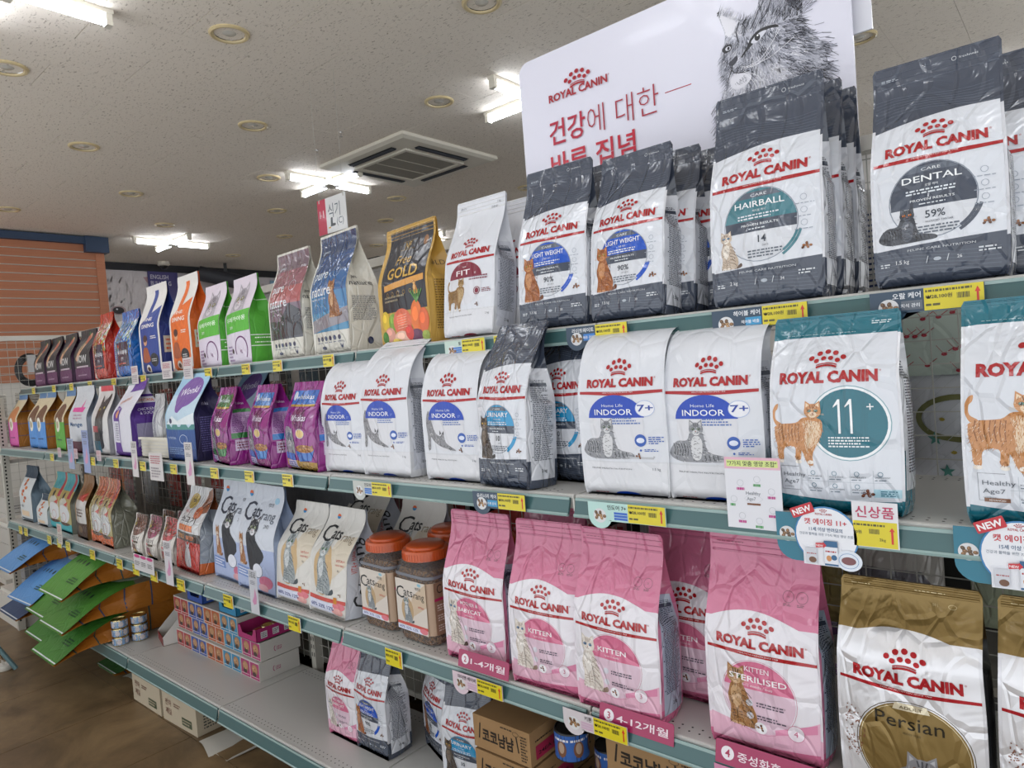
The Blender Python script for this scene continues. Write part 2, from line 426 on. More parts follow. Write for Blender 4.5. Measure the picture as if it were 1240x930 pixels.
    def seal(s, col, t0=0.9, lines=4):        # the pressed seal and zip: thin ridges across the flat top
        mb = MB(); c = lin(col)
        for i in range(lines):
            t = t0+(0.992-t0)*i/(lines-1) if lines > 1 else t0
            y, z, ny, nz = s.frame(t); hw = s.halfw(t)-0.002; o = s.depth(t)/2+0.0012; h = 0.0016 if i else 0.003
            for sg in (-1, 1):
                a = Vector((0, y+sg*ny*(o-0.0016), z+sg*nz*(o-0.0016))); b = Vector((0, y+sg*ny*o, z+sg*nz*o)); up = Vector((0, -nz, ny))*h
                vs = [p+q+Vector((x, 0, 0)) for x in (-hw, hw) for p, q in ((a, -up), (b, -up*0.4), (b, up*0.4), (a, up))]
                mb.add(vs, [(0, 1, 5, 4), (1, 2, 6, 5), (2, 3, 7, 6), (3, 0, 4, 7), (0, 3, 2, 1), (4, 5, 6, 7)], None, c)
        return mb

def make_pouch(name, label, P, zones, front=None, side=None, mat='film', loc=(0, 0, 0), rotz=0, group=None, seal=None, side_zones=None, seal_lines=4, body_name='pouch', cat='bag'):
    root = thing(name, label, cat, loc, rotz, group)
    P.body(zones, side_zones).build(body_name, root, M[mat])
    if front:
        A = Art(); front(A, P.W, P.H); A.build('front_print', root, M[mat], lambda x, y: P.lin_map('f', x, y), cut=(P.g, P.H/P.n), diag=True)
    if side:
        A = Art(); side(A, P.D, P.H); A.build('side_print', root, M[mat], lambda x, y: P.lin_map('s', x, y), cut=(P.D/6, P.H/P.n), diag=True)
    if seal: P.seal(seal, P.t2+0.005, seal_lines).build('top_seal', root, M[mat])
    return root

# ------------------------------------------------------------------ animal pictures printed on the packs
def T(pts, x, y, w, h=None): h = w if h is None else h; return [(x+a*w, y+b*h) for a, b in pts]

def cat_face(A, x, y, r, base, dark, light, eye='#8aa04a', lv=2):
    A.poly([(x-r*0.95, y+r*0.25), (x-r*0.85, y+r*1.35), (x-r*0.15, y+r*0.85)], base, lv); A.poly([(x+r*0.95, y+r*0.25), (x+r*0.85, y+r*1.35), (x+r*0.15, y+r*0.85)], base, lv)
    A.poly([(x-r*0.78, y+r*0.55), (x-r*0.75, y+r*1.1), (x-r*0.35, y+r*0.8)], light, lv); A.poly([(x+r*0.78, y+r*0.55), (x+r*0.75, y+r*1.1), (x+r*0.35, y+r*0.8)], light, lv)
    A.ell(x, y+r*0.1, r*1.0, r*0.88, base, lv, n=20)
    A.fur([(x+r*a, y+r*b) for a, b in ((-0.9, 0.1), (-0.6, 0.8), (0.6, 0.8), (0.9, 0.1), (0, -0.6))], [dark, base, light], 60, r*0.3, r*0.07, PI/2, lv)
    A.ell(x, y-r*0.32, r*0.5, r*0.36, light, lv, n=14)
    for sx in (-1, 1):
        A.ell(x+sx*r*0.4, y+r*0.14, r*0.27, r*0.20, dark, lv, n=10); A.ell(x+sx*r*0.4, y+r*0.14, r*0.22, r*0.16, eye, lv, n=10); A.ell(x+sx*r*0.4, y+r*0.14, r*0.10, r*0.14, '#141210', lv, n=8); A.ell(x+sx*r*0.4-r*0.06, y+r*0.20, r*0.04, r*0.04, '#ffffff', lv, n=6)
        for q in (-0.45, -0.32): A.line([(x+sx*r*0.25, y+r*q*0.8), (x+sx*r*1.35, y+r*(q+0.1))], r*0.025, light, 3)
    for q in (-0.3, 0.0, 0.3): A.line([(x+r*q*0.7, y+r*0.42), (x+r*q, y+r*0.85)], r*0.10, dark, lv)

    A.poly([(x-r*0.12, y-r*0.1), (x+r*0.12, y-r*0.1), (x, y-r*0.24)], '#b07068', lv)
    A.line([(x-r*0.25, y-r*0.4), (x, y-r*0.3), (x+r*0.25, y-r*0.4)], r*0.05, dark, lv)

def cat_sit(A, x, y, h, base, dark, light, eye='#c8902a', chest=None):
    w = h*0.66
    A.poly(T(bez([(0.62, 0.0), (0.90, 0.0), (1.02, 0.05), (0.98, 0.12), (0.86, 0.08), (0.66, 0.09)], 3), x, y, w, h), dark, 1)
    b = T(bez([(0.20, 0.0), (0.15, 0.06), (0.19, 0.26), (0.14, 0.42), (0.17, 0.56), (0.26, 0.70), (0.52, 0.72), (0.62, 0.60), (0.74, 0.42), (0.86, 0.22), (0.84, 0.06), (0.72, 0.0)], 4), x, y, w, h); A.poly(b, base, 1)
    A.poly(T(bez([(0.24, 0.34), (0.22, 0.56), (0.34, 0.66), (0.50, 0.60), (0.48, 0.38), (0.36, 0.26)], 4), x, y, w, h), chest or light, 1)
    A.fur(b, [dark, base, light, base], 420, h*0.050, h*0.009, lambda p: -PI/2+(p[0]-x-w*0.4)*1.6/h, 2)
    for i in range(6): A.line(T(bez([(0.52, 0.60-i*0.085), (0.64, 0.58-i*0.085), (0.76, 0.50-i*0.08)], 3, False), x, y, w, h), h*0.011, dark, 2)
    for px in (0.20, 0.38):
        A.poly(T(bez([(px, 0.0), (px-0.01, 0.04), (px+0.02, 0.30), (px+0.13, 0.30), (px+0.15, 0.04), (px+0.14, 0.0)], 3), x, y, w, h), base, 2)
        for i in range(3): A.line(T([(px+0.02, 0.12+i*0.05), (px+0.13, 0.125+i*0.05)], x, y, w, h), h*0.008, dark, 2)
        A.ell(x+w*(px+0.07), y+h*0.018, w*0.09, h*0.022, light, 2, n=10)
    A.line(T([(0.36, 0.02), (0.37, 0.28)], x, y, w, h), h*0.008, dark, 2)
    cat_face(A, x+w*0.38, y+h*0.80, h*0.160, base, dark, light, eye)

def cat_lie(A, x, y, w, base, dark, light, eye='#c8902a', face=0.13):
    body = bez([(0.0, 0.10), (0.04, 0.24), (0.16, 0.34), (0.34, 0.36), (0.42, 0.50), (0.62, 0.50), (0.68, 0.28), (0.74, 0.16), (0.98, 0.10), (1.0, 0.02), (0.70, 0.0), (0.2, 0.0)], 4)
    b = T(body, x, y, w); A.poly(b, base, 1)
    A.fur(b, [dark, base, light, dark], 260, w*0.05, w*0.012, lambda p: -PI/3+(p[0]-x)/w*1.3, 2)
    for i in range(6): A.line(T([(0.08+i*0.05, 0.30), (0.11+i*0.05, 0.20), (0.09+i*0.05, 0.10)], x, y, w), w*0.014, dark, 2)
    for i in range(4): A.line(T([(0.66+i*0.07, 0.12), (0.68+i*0.07, 0.03)], x, y, w), w*0.012, dark, 2)
    A.poly(T(bez([(0.44, 0.06), (0.42, 0.34), (0.52, 0.44), (0.62, 0.34), (0.58, 0.06)], 4), x, y, w), light, 2)
    cat_face(A, x+w*0.52, y+w*0.53, w*face, base, dark, light, eye)

def cat_stretch(A, x, y, w, base, dark):
    b = T(bez([(0.02, 0.02), (0.04, 0.30), (0.0, 0.62), (0.06, 0.86), (0.14, 0.92), (0.22, 0.70), (0.34, 0.42), (0.52, 0.34), (0.60, 0.42), (0.66, 0.34), (0.72, 0.18), (0.98, 0.04), (0.98, 0.0), (0.66, 0.06), (0.44, 0.12), (0.26, 0.22), (0.16, 0.30), (0.12, 0.02)], 4), x, y, w, w)
    A.poly(b, base, 1); A.fur(b, [dark, base, '#d8d8da', dark], 260, w*0.06, w*0.016, lambda p: -PI/3, 2)
    A.poly(T([(0.50, 0.36), (0.51, 0.48), (0.57, 0.40)], x, y, w), dark, 2); A.poly(T([(0.60, 0.40), (0.66, 0.47), (0.66, 0.36)], x, y, w), dark, 2)

def cat_stand(A, x, y, w, base, dark, light, eye='#5f8a78'):
    tail = T([(0.10, 0.70), (0.02, 0.78), (-0.02, 0.95), (0.03, 1.10), (0.10, 1.14), (0.09, 1.05), (0.04, 0.98), (0.05, 0.84), (0.16, 0.76)], x, y, w)
    A.poly(bez(tail, 4), base, 1)
    b = T(bez([(0.08, 0.74), (0.02, 0.58), (0.06, 0.36), (0.08, 0.10), (0.18, 0.08), (0.20, 0.28), (0.32, 0.34), (0.42, 0.30), (0.42, 0.10), (0.52, 0.10), (0.54, 0.26), (0.64, 0.02), (0.74, 0.0), (0.74, 0.20), (0.84, 0.42), (0.92, 0.60), (0.90, 0.84), (0.60, 0.88), (0.44, 0.78)], 4), x, y, w)
    A.poly(b, base, 1)
    A.fur(b, [dark, base, light, base, '#b5763a'], 700, w*0.06, w*0.010, lambda p: -PI/2-0.7+(p[0]-x)/w*0.9, 2)
    A.poly(T(bez([(0.66, 0.30), (0.62, 0.6), (0.70, 0.80), (0.86, 0.78), (0.90, 0.6), (0.82, 0.42)], 4), x, y, w), light, 2)
    A.fur(T([(0.60, 0.25), (0.60, 0.85), (0.92, 0.8), (0.86, 0.4)], x, y, w), [light, '#dcb78c', base, light], 260, w*0.07, w*0.012, -PI/2, 2)
    for i in range(7): A.line(T([(0.12+i*0.065, 0.76), (0.10+i*0.065, 0.60), (0.14+i*0.06, 0.44)], x, y, w), w*0.014, dark, 2)
    for px, pw in ((0.08, 0.1), (0.43, 0.09), (0.64, 0.11)): A.ell(x+w*(px+pw/2), y+w*0.05, w*0.06, w*0.035, '#eee6dc', 2, n=12)
    cat_face(A, x+w*0.76, y+w*0.98, w*0.155, base, dark, light, eye)

# ------------------------------------------------------------------ artwork: the big cat-food pouches
RED = '#a80f1a'; GREY = '#414959'; WHITE = '#d9dde5'; PINK = '#d07596'

def arch(W, H, t0, rise, col, A, top=True, x_peak=0.5, lv=0, amp=0.0):
    """zone above (or below) a curved boundary"""
    n = 16; pts = []
    for i in range(n+1):
        u = i/n; y = t0*H+rise*H*(u-0.5)+amp*H*math.sin(PI*u)
        pts.append((u*W, y))
    pts += [(W, H), (0, H)] if top else [(W, 0), (0, 0)]
    A.poly(pts, col, lv, True)

def logo(A, W, H, t, cap=0.046, w=0.80, band=True, red=RED, wave=0.006, cx=0.5, crown=0.31):
    A.text('ROYAL CANIN', cx*W, t*H, cap*H, red, w=w*W, bold=0.055, al='c', arc=-0.0)
    A.text('®', (cx+w/2+0.01)*W, (t+cap*0.8)*H, 0.009*H, red)
    A.crown(cx*W, (t+cap+0.012)*H, crown*W, red)
    if band:
        up = []; lo = []
        for i in range(17):
            u = i/16; y = (t-0.030+wave*math.cos(u*PI*1.6+0.4)*0.8)*H
            up.append((u*W, y+0.0095*H*(0.9+0.5*math.sin(PI*u)))); lo.append((u*W, y-0.0055*H))
        A.poly(up+lo[::-1], red, 2, True)
        A.text('HEALTH NUTRITION SINCE 1968', cx*W, (t-0.0285)*H, 0.0055*H, '#f1e4e4', w=0.36*W, al='c')

def rc_care(kind):
    K = dict(dental=(GREY, 'DENTAL', '59%', '1.5 kg', '26', 'REDUCED TARTAR', '오랄 케어'), hairball=('#3f7a86', 'HAIRBALL', '14', '2 kg', '34', 'DAYS', '헤어볼 케어'),
             light=('#0f50bd', 'LIGHT WEIGHT', '90%', '1.5 kg', '30', 'OF CATS', '체중 케어'), urinary=('#1d93c7', 'URINARY', '10', '2 kg', '36', 'DAYS', '유리너리 케어'))[kind]
    def art(A, W, H):
        A.rect(0, 0.155*H, W, 0.80*H, WHITE, 0)
        arch(W, H, 0.705, 0.035, GREY, A, amp=0.012)
        for i in range(7):
            A.line([((0.0+0.16*j)*W, (0.745+0.014*i+0.02*math.sin(j*0.8+i*0.15))*H) for j in range(7)], 0.0007, '#5f6979', 1)
            A.line([((0.0+0.16*j)*W, (0.03+0.016*i+0.012*math.sin(j*0.7+i*0.2))*H) for j in range(7)], 0.0007, '#5f6979', 1)
        arch(W, H, 0.165, 0.02, GREY, A, top=False)
        logo(A, W, H, 0.555, w=0.80)
        cx, cy, r = 0.47*W, 0.345*H, 0.335*W
        A.ring(cx, cy, r*1.03, r*1.03, 0.0016, '#8b94a2', 1); A.ell(cx, cy, r, r, '#d5d8df', 1)
        A.ell(cx, cy, r, r, K[0], 1, 8, 172); A.poly([(cx-r*0.99, cy+r*0.14), (cx+r*0.99, cy+r*0.14), (cx+r*0.98, cy-r*0.18), (cx-r*0.98, cy-r*0.18)], GREY, 1)
        A.poly([(cx-r*0.38, cy+r*0.925), (cx+r*0.38, cy+r*0.925), (cx+r*0.62, cy+r*0.76), (cx-r*0.62, cy+r*0.76)], '#5b6472', 2)
        A.text('CARE', cx, cy+r*0.79, 0.012*H, '#e6ebf0', w=0.15*W, al='c'); A.text(K[1], cx, cy+r*0.50, 0.027*H, '#f2f5f8', w=0.46*W if len(K[1]) < 9 else 0.49*W, al='c', bold=0.008)
        A.text(K[6], cx, cy+r*0.36, 0.011*H, '#e6ebf0', al='c')
        A.micro(cx-r*0.6, cy+r*0.16, cx+r*0.6, cy+r*0.32, 2, '#dfe6ee'); A.text('PROVEN RESULTS', cx, cy-r*0.02, 0.010*H, '#e6ebf0', w=0.34*W, al='c', bold=0.01); A.micro(cx-r*0.3, cy-r*0.13, cx+r*0.3, cy-r*0.07, 1, '#dfe6ee')
        A.text(K[2], cx+0.02*W, cy-r*0.50, 0.032*H, '#2f3846', al='c', bold=0.01)
        A.text(K[5], cx+0.05*W, cy-r*0.62, 0.008*H, '#4a5362', al='c'); A.micro(cx-r*0.35, cy-r*0.92, cx+r*0.6, cy-r*0.68, 3, '#59626f')
        for k in range(2):
            A.line([(cx+r*(1.12-0.08*k)*math.cos(math.radians(a)), cy+r*(1.08-0.08*k)*math.sin(math.radians(a))) for a in range(-58+k*4, -15, 6)], 0.005, K[0], 1)
        if kind == 'dental': cat_lie(A, 0.03*W, 0.175*H, 0.46*W, '#3f434c', '#23262d', '#5b606b', '#e07818')
        elif kind == 'hairball': cat_sit(A, 0.05*W, 0.165*H, 0.36*W, '#c9b6a2', '#5a4538', '#efe7dc', '#6aa0c8')
        elif kind == 'light': cat_sit(A, 0.02*W, 0.165*H, 0.56*W, '#a35d2c', '#6d3a1a', '#c98b56', '#d8a83a')
        else: cat_sit(A, 0.0, 0.165*H, 0.60*W, '#4b4039', '#241e1b', '#7a6a5c', '#d8a83a')
        for i in range(3): A.ring(0.86*W, (0.43-0.055*i)*H, 0.028*W, 0.028*W, 0.0007, '#8b97a8', 2); A.micro(0.78*W, (0.40-0.055*i)*H, 0.95*W, (0.407-0.055*i)*H, 1, '#9aa3b1')
        A.kibble(0.87*W, 0.22*H, 0.036*W, 6)
        A.text('FELINE CARE NUTRITION', 0.52*W, 0.138*H, 0.009*H, '#cfd4db', w=0.52*W, al='c'); A.text(K[3], 0.16*W, 0.085*H, 0.021*H, '#e7e9ee'); A.text('/', 0.40*W, 0.082*H, 0.028*H, '#cfd4db'); A.ell(0.49*W, 0.095*H, 0.03*W, 0.016*W, '#aab2bd', 2); A.text('/', 0.56*W, 0.082*H, 0.028*H, '#cfd4db'); A.text(K[4], 0.64*W, 0.088*H, 0.013*H, '#e7e9ee')
        A.micro(0.03*W, 0.08*H, 0.13*W, 0.10*H, 2, '#cfd4db'); A.micro(0.80*W, 0.10*H, 0.96*W, 0.125*H, 2, '#cfd4db')
        A.text('freshness', 0.70*W, 0.952*H, 0.010*H, '#cfd4db', w=0.15*W); A.ring(0.66*W, 0.957*H, 0.02*W, 0.02*W, 0.0008, '#cfd4db', 2); A.micro(0.05*W, 0.93*H, 0.2*W, 0.943*H, 2, '#aeb6c2')
    return art

def rc_side(col=GREY, kg='2 kg', pale='#d3d6dd', ink='#3b4250'):
    def art(A, D, H):
        A.rect(0.10*D, 0.05*H, 0.90*D, 0.66*H, pale, 0); A.micro(0.18*D, 0.16*H, 0.84*D, 0.63*H, 58, ink, fill=0.5, word=0.005)
        for i in range(6): A.rect(0.13*D, (0.18+0.08*i)*H, 0.16*D, (0.187+0.08*i)*H, ink, 2)
        A.rect(0.16*D, 0.59*H, 0.86*D, 0.61*H, ink, 2); A.text(kg, 0.5*D, 0.085*H, 0.024*H, '#20262f', al='c', bold=0.01)
    return art

def rc_white(kind):
    def art(A, W, H):
        logo(A, W, H, 0.555, w=0.80)
        A.rect(0.0, 0.0, W, 0.17*H, '#dcdde2', 0)
        cx, cy, r = 0.45*W, 0.335*H, 0.33*W
        blue = '#1143b4' if kind != 'fit' else '#7d1731'
        A.ell(cx, cy+0.02*H, r, r*0.98, '#d9dae0', 1)
        A.poly([(cx+r*1.02*math.cos(math.radians(a)), cy+0.095*H+r*0.86*math.sin(math.radians(a))*0.86-0.03*H) for a in range(0, 181, 9)], blue, 2)
        if kind == 'fit':
            A.text('Regular', cx, cy+0.135*H, 0.012*H, '#e9dfe2', al='c'); A.text('FIT', cx-0.03*W, cy+0.085*H, 0.036*H, '#f4eef0', w=0.30*W, al='c', bold=0.006); A.text('32', cx+0.20*W, cy+0.085*H, 0.012*H, '#f4eef0')
            cat_stand(A, 0.06*W, 0.175*H, 0.42*W, '#9a7648', '#4d3a22', '#cbb185', '#c8a23a')
            A.ring(0.70*W, 0.30*H, 0.06*W, 0.06*W, 0.002, blue, 2); A.ell(0.70*W, 0.30*H, 0.035*W, 0.04*W, blue, 2); A.micro(0.79*W, 0.285*H, 0.96*W, 0.315*H, 3, blue)
            A.micro(0.55*W, 0.375*H, 0.9*W, 0.41*H, 2, '#8a4a5c', word=0.004)
        else:
            A.text('Home Life', cx-0.02*W, cy+0.122*H, 0.015*H, '#dfe6f6', w=0.26*W, al='c'); A.text('INDOOR', cx-0.02*W, cy+0.080*H, 0.030*H, '#f4f6fb', w=0.46*W, al='c', bold=0.006)
            if kind == 'indoor': A.text('27', cx+0.24*W, cy+0.082*H, 0.014*H, '#9fb4e6'); cat_stretch(A, 0.05*W, 0.20*H, 0.56*W, '#8d8d92', '#3c3d42')
            else:
                A.ell(0.80*W, 0.415*H+0.03*H, 0.105*W, 0.085*W, '#e9eaf0', 2); A.ring(0.80*W, 0.445*H, 0.105*W, 0.085*W, 0.0012, '#a9b8dd', 2)
                A.text('7+', 0.72*W, 0.43*H, 0.034*H, '#1f3f9d', w=0.17*W, bold=0.012); cat_lie(A, 0.02*W, 0.19*H, 0.62*W, '#8f9197', '#3f4147', '#d4d5d8', '#7a8a78')
                A.line([(0.55*W, 0.20*H), (0.86*W, 0.195*H), (0.87*W, 0.205*H)], 0.004, '#b9babf', 2)
            A.micro(0.42*W, 0.335*H+0.03*H, 0.74*W, 0.375*H+0.03*H, 3, '#5d78b6', word=0.005)
            A.ell(0.73*W, 0.285*H, 0.065*W, 0.065*W, '#2b59b0', 2, n=20); A.ell(0.73*W, 0.285*H, 0.045*W, 0.028*W, '#dfe6f6', 2, n=14); A.micro(0.82*W, 0.265*H, 0.98*W, 0.305*H, 4, '#2b59b0')
            A.ell(0.73*W, 0.235*H, 0.012*W, 0.012*W, '#2b59b0', 2, n=8); A.micro(0.77*W, 0.228*H, 0.92*W, 0.243*H, 2, '#2b59b0')
        A.kibble(0.70*W, 0.205*H, 0.032*W, 4); 
        A.text('FELINE HEALTH NUTRITION', 0.36*W, 0.135*H, 0.007*H, '#5a5f68', w=0.5*W, al='c'); A.text('1.5 kg' if kind == 'indoor7' else '2 kg', 0.93*W, 0.13*H, 0.017*H, '#6b7078', al='r', bold=0.0)
        A.text('1.5 kg' if kind == 'indoor7' else '2 kg', 0.93*W, 0.93*H, 0.019*H, '#5a5f68', al='r'); A.micro(0.74*W, 0.90*H, 0.92*W, 0.918*H, 2, '#8a8f98')
        A.micro(0.06*W, 0.94*H, 0.2*W, 0.955*H, 2, '#8a8f98'); A.ell(0.5*W, 0.0, 0.16*W, 0.018*H, blue, 1, 0, 180); A.micro(0.08*W, 0.005*H, 0.28*W, 0.013*H, 1, RED)
    return art

def rc_pink(kind):
    P2 = '#d07596'; P3 = '#e7b9ca'
    def art(A, W, H):
        n = 16
        A.poly([(u/n*W, (0.575+0.085*math.sin(PI*(u/n*0.9+0.1)))*H) for u in range(n+1)]+[(W, 0.09*H), (0, 0.09*H)], '#e6e3ea', 0, True)
        A.poly([(0, 0.105*H)]+[(u/n*W, (0.145-0.02*math.sin(PI*u/n)+0.07*(u/n)**3)*H) for u in range(n+1)]+[(W, 0), (0, 0)], '#e3b3c8', 1, True)
        A.poly([(0, 0)]+[(u/n*W, (0.035+0.035*(u/n)**2)*H) for u in range(n+1)]+[(W, 0)], '#cf6f93', 2, True)
        logo(A, W, H, 0.495, w=0.80, wave=0.002)
        cx, cy, r = 0.48*W, 0.27*H, 0.33*W
        A.ring(cx, cy, r*1.04, r*1.04, 0.001, '#cf8fa8', 1); A.ell(cx, cy, r, r, '#dcc0d0', 1); A.ell(cx, cy, r, r, '#d06c8e', 1, 12, 168)
        cap = dict(mother=('MOTHER &', 'BABYCAT', '1-4 months'), kitten=('', 'KITTEN', 'Up to 12 months'), steril=('KITTEN', 'STERILISED', '6-12 months / mois'))[kind]
        if cap[0]: A.text(cap[0], cx, cy+r*0.70, 0.024*H, '#f6eaf0', al='c', bold=0.006)
        A.text(cap[1], cx, cy+r*0.42, 0.027*H, '#faf2f6', w=min(0.055*len(cap[1]), 0.5)*W*1.05, al='c', bold=0.012)
        A.text(cap[2], cx, cy+r*0.28, 0.0125*H, '#f6eaf0', al='c'); 
        if kind != 'steril': A.text('생후 12개월까지' if kind == 'kitten' else '모묘 및 생후 1-4개월', cx, cy+r*0.14+0.001, 0.010*H, '#f6eaf0', al='c')
        for i in range(2):
            A.ell(cx-r*0.25, cy-r*(0.18+0.36*i), r*0.10, r*0.10, '#d3d3dc', 2, n=12); A.micro(cx-r*0.05, cy-r*(0.25+0.36*i), cx+r*0.75, cy-r*(0.10+0.36*i), 2, '#5a5260')
        A.ell(cx+r*0.02, cy-r*0.84, r*0.17, r*0.17, '#efeef2', 2, n=16); A.kibble(cx+r*0.02, cy-r*0.84, r*0.10, 4)
        if kind == 'steril': cat_sit(A, 0.14*W, 0.12*H, 0.56*W, '#a5764a', '#3f2a1a', '#caa57c', '#9aa04a')
        else: cat_sit(A, 0.02*W, 0.11*H, 0.58*W, '#ddd4cb', '#8f7a6c' if kind == 'kitten' else '#4a3a34', '#efeae4', '#5a90c0')
        d = dict(mother='2', kitten='3', steril='4')[kind]
        A.poly([(0.62*W, 0.115*H), (0.98*W, 0.165*H), (0.98*W, 0.205*H), (0.62*W, 0.14*H)], '#d98aab', 2); A.ell(0.80*W, 0.145*H, 0.075*W, 0.075*W, '#e9dfe8', 2); A.ring(0.80*W, 0.145*H, 0.075*W, 0.075*W, 0.001, '#c9708f', 2); A.text(d, 0.80*W, 0.132*H, 0.026*H, '#c25a80', al='c')
        for i in range(2): A.ring((0.76+0.12*i)*W, 0.74*H, 0.05*W, 0.05*W, 0.0008, '#8d5d70', 2); A.text('2kg' if i == 0 else '25', (0.76+0.12*i)*W, 0.735*H, 0.009*H, '#8d5d70', al='c'); A.micro((0.72+0.12*i)*W, 0.70*H, (0.80+0.12*i)*W, 0.712*H, 2, '#8d5d70')
        A.micro(0.05*W, 0.945*H, 0.32*W, 0.955*H, 1, '#a45c76')
    return art

def rc_age(n):
    TL = '#166a7b'
    def art(A, W, H):
        A.rect(0, 0.055*H, W, 0.885*H, WHITE, 0); arch(W, H, 0.885, 0.012, TL, A, amp=0.022)
        arch(W, H, 0.075, -0.015, TL, A, top=False, amp=-0.015)
        logo(A, W, H, 0.645, cap=0.060, w=0.80, band=False, crown=0.31, cx=0.47)
        cx, cy, r = 0.635*W, 0.445*H, 0.285*W
        A.ring(cx, cy, r*1.10, r*1.10, 0.0014, '#7fa7b2', 1); A.ell(cx, cy, r*1.07, r*1.07, '#eef1f4', 1); A.ell(cx, cy, r, r, TL, 1, n=40)
        A.ones(cx-0.075*W, cy-r*0.30, r*1.0, 0.16*W, '#f2f6f8') if n == '11' else A.text(n, cx-0.02*W, cy-r*0.30, r, '#f2f6f8', w=0.24*W, al='c'); A.text('+', cx+0.165*W, cy+r*0.38, 0.030*H, '#f2f6f8', al='c'); A.micro(cx-r*0.55, cy-r*0.72, cx+r*0.55, cy-r*0.38, 4, '#dfeaee', word=0.004)
        cat_stand(A, 0.005*W, 0.235*H, 0.46*W, '#c98d58', '#8a5226', '#ead2b4', '#5f8a78')
        A.line([(0.22*W, 0.225*H), (0.06*W, 0.225*H), (0.06*W, 0.105*H), (0.22*W, 0.105*H)], 0.0008, '#7a7f88', 2)
        A.text('Healthy', 0.085*W, 0.168*H, 0.026*H, '#5e6570', w=0.19*W); A.text('Age7', 0.085*W, 0.132*H, 0.026*H, '#5e6570', w=0.13*W); A.text('COMPLETE', 0.085*W, 0.116*H, 0.007*H, '#7e858f')
        for i in range(4):
            for j in range(2):
                x, y = (0.34+0.17*i)*W, (0.185-0.062*j)*H
                if j and i == 3: continue
                A.ring(x, y+0.012*H, 0.020*W, 0.020*W, 0.0008, '#2f6f86', 2, n=10); A.text(('KIDNEYS', 'SKIN & COAT', 'MOBILITY', 'APPETITE & WEIGHT', 'DIGESTION', 'BRAIN & VISION', 'IMMUNITY')[i+4*j], x-0.04*W, y-0.008*H, 0.0075*H, '#3a4a58', w=0.11*W); A.micro(x-0.04*W, y-0.022*H, x+0.06*W, y-0.012*H, 1, '#7b8794')
            A.line([((0.29+0.17*i)*W, 0.09*H), ((0.29+0.17*i)*W, 0.215*H)], 0.0004, '#9aa5b0', 1)
        A.line([(0.24*W, 0.155*H), (0.93*W, 0.155*H)], 0.0004, '#9aa5b0', 1)
        A.rect(0.80*W, 0.085*H, W, 0.125*H, '#a9cfdd', 1); A.kibble(0.75*W, 0.102*H, 0.04*W, 6, ('#5a3020', '#6e3d28', '#4a2618')); A.micro(0.85*W, 0.09*H, 0.97*W, 0.12*H, 3, '#2f6f86')
        if n == '15': A.rect(0.09*W, 0.10*H, 0.24*W, 0.118*H, '#7a4c30', 2); A.text('ADVANCED', 0.165*W, 0.1045*H, 0.008*H, '#f2e8e0', al='c')
        A.micro(0.80*W, 0.93*H, 0.95*W, 0.95*H, 2, '#cfe3e8'); A.micro(0.1*W, 0.895*H, 0.9*W, 0.90*H, 1, '#9cc3cc')
    return art

def rc_persian(A, W, H):
    GD = '#8a7241'
    A.poly([(u/16*W, (0.745+0.060*math.sin(PI*u/16)-0.015*u/16)*H) for u in range(17)]+[(W, 0), (0, 0)], '#e6e6ea', 0, True)
    logo(A, W, H, 0.562, cap=0.056, w=0.78, cx=0.5, crown=0.31)
    cx, cy, r = 0.53*W, 0.245*H, 0.40*W
    A.ring(cx, cy, r*1.04, r*1.04, 0.0012, '#4c3f22', 1); A.ell(cx, cy, r, r, GD, 1, n=40); A.ring(cx, cy, r*0.97, r*0.97, 0.0008, '#e8dcb8', 2)
    A.poly([(cx-0.11*W, 0.478*H), (cx+0.11*W, 0.478*H), (cx+0.13*W, 0.445*H), (cx-0.13*W, 0.445*H)], '#e9dfc4', 2); A.text('ADULT', cx, 0.453*H, 0.014*H, '#5c4b28', al='c', w=0.16*W)
    A.text('Persian', cx-0.02*W, 0.358*H, 0.062*H, '#2a2417', w=0.48*W, al='c'); A.text('페르시안 어덜트', cx, 0.333*H, 0.010*H, '#3b3220', al='c')
    b = bez([(cx-0.30*W, 0.0), (cx-0.20*W, 0.08*H), (cx-0.10*W, 0.16*H), (cx+0.06*W, 0.20*H), (cx+0.18*W, 0.17*H), (cx+0.24*W, 0.08*H), (cx+0.22*W, 0.0)], 4)
    A.poly(b, '#8d8f96', 2); A.fur(b, ['#5f6168', '#a9abb2', '#8d8f96', '#c9cad0'], 500, 0.014, 0.0016, -PI/2, 2)
    cat_face(A, cx+0.06*W, 0.165*H, 0.115*W, '#9b9da4', '#5f6168', '#c9cad0', '#d0822a', 2)
    for i in range(90):
        y = A.rnd.random(); x = 0.03+A.rnd.random()*(0.10+0.06*math.sin(PI*y)); A.ell(x*W, (0.16+0.25*y)*H, 0.0012, 0.0012, '#8a5a44', 2, n=5)
    A.ring(0.93*W, 0.08*H, 0.07*W, 0.05*W, 0.001, '#6a5a34', 2); A.micro(0.06*W, 0.965*H, 0.22*W, 0.972*H, 1, '#d8c79c'); A.text('50 |', 0.68*W, 0.905*H, 0.014*H, '#c9b78a'); A.ring(0.82*W, 0.912*H, 0.03*W, 0.018*W, 0.0008, '#c9b78a', 2)
    A.micro(0.55*W, 0.965*H, 0.78*W, 0.972*H, 1, '#d8c79c')

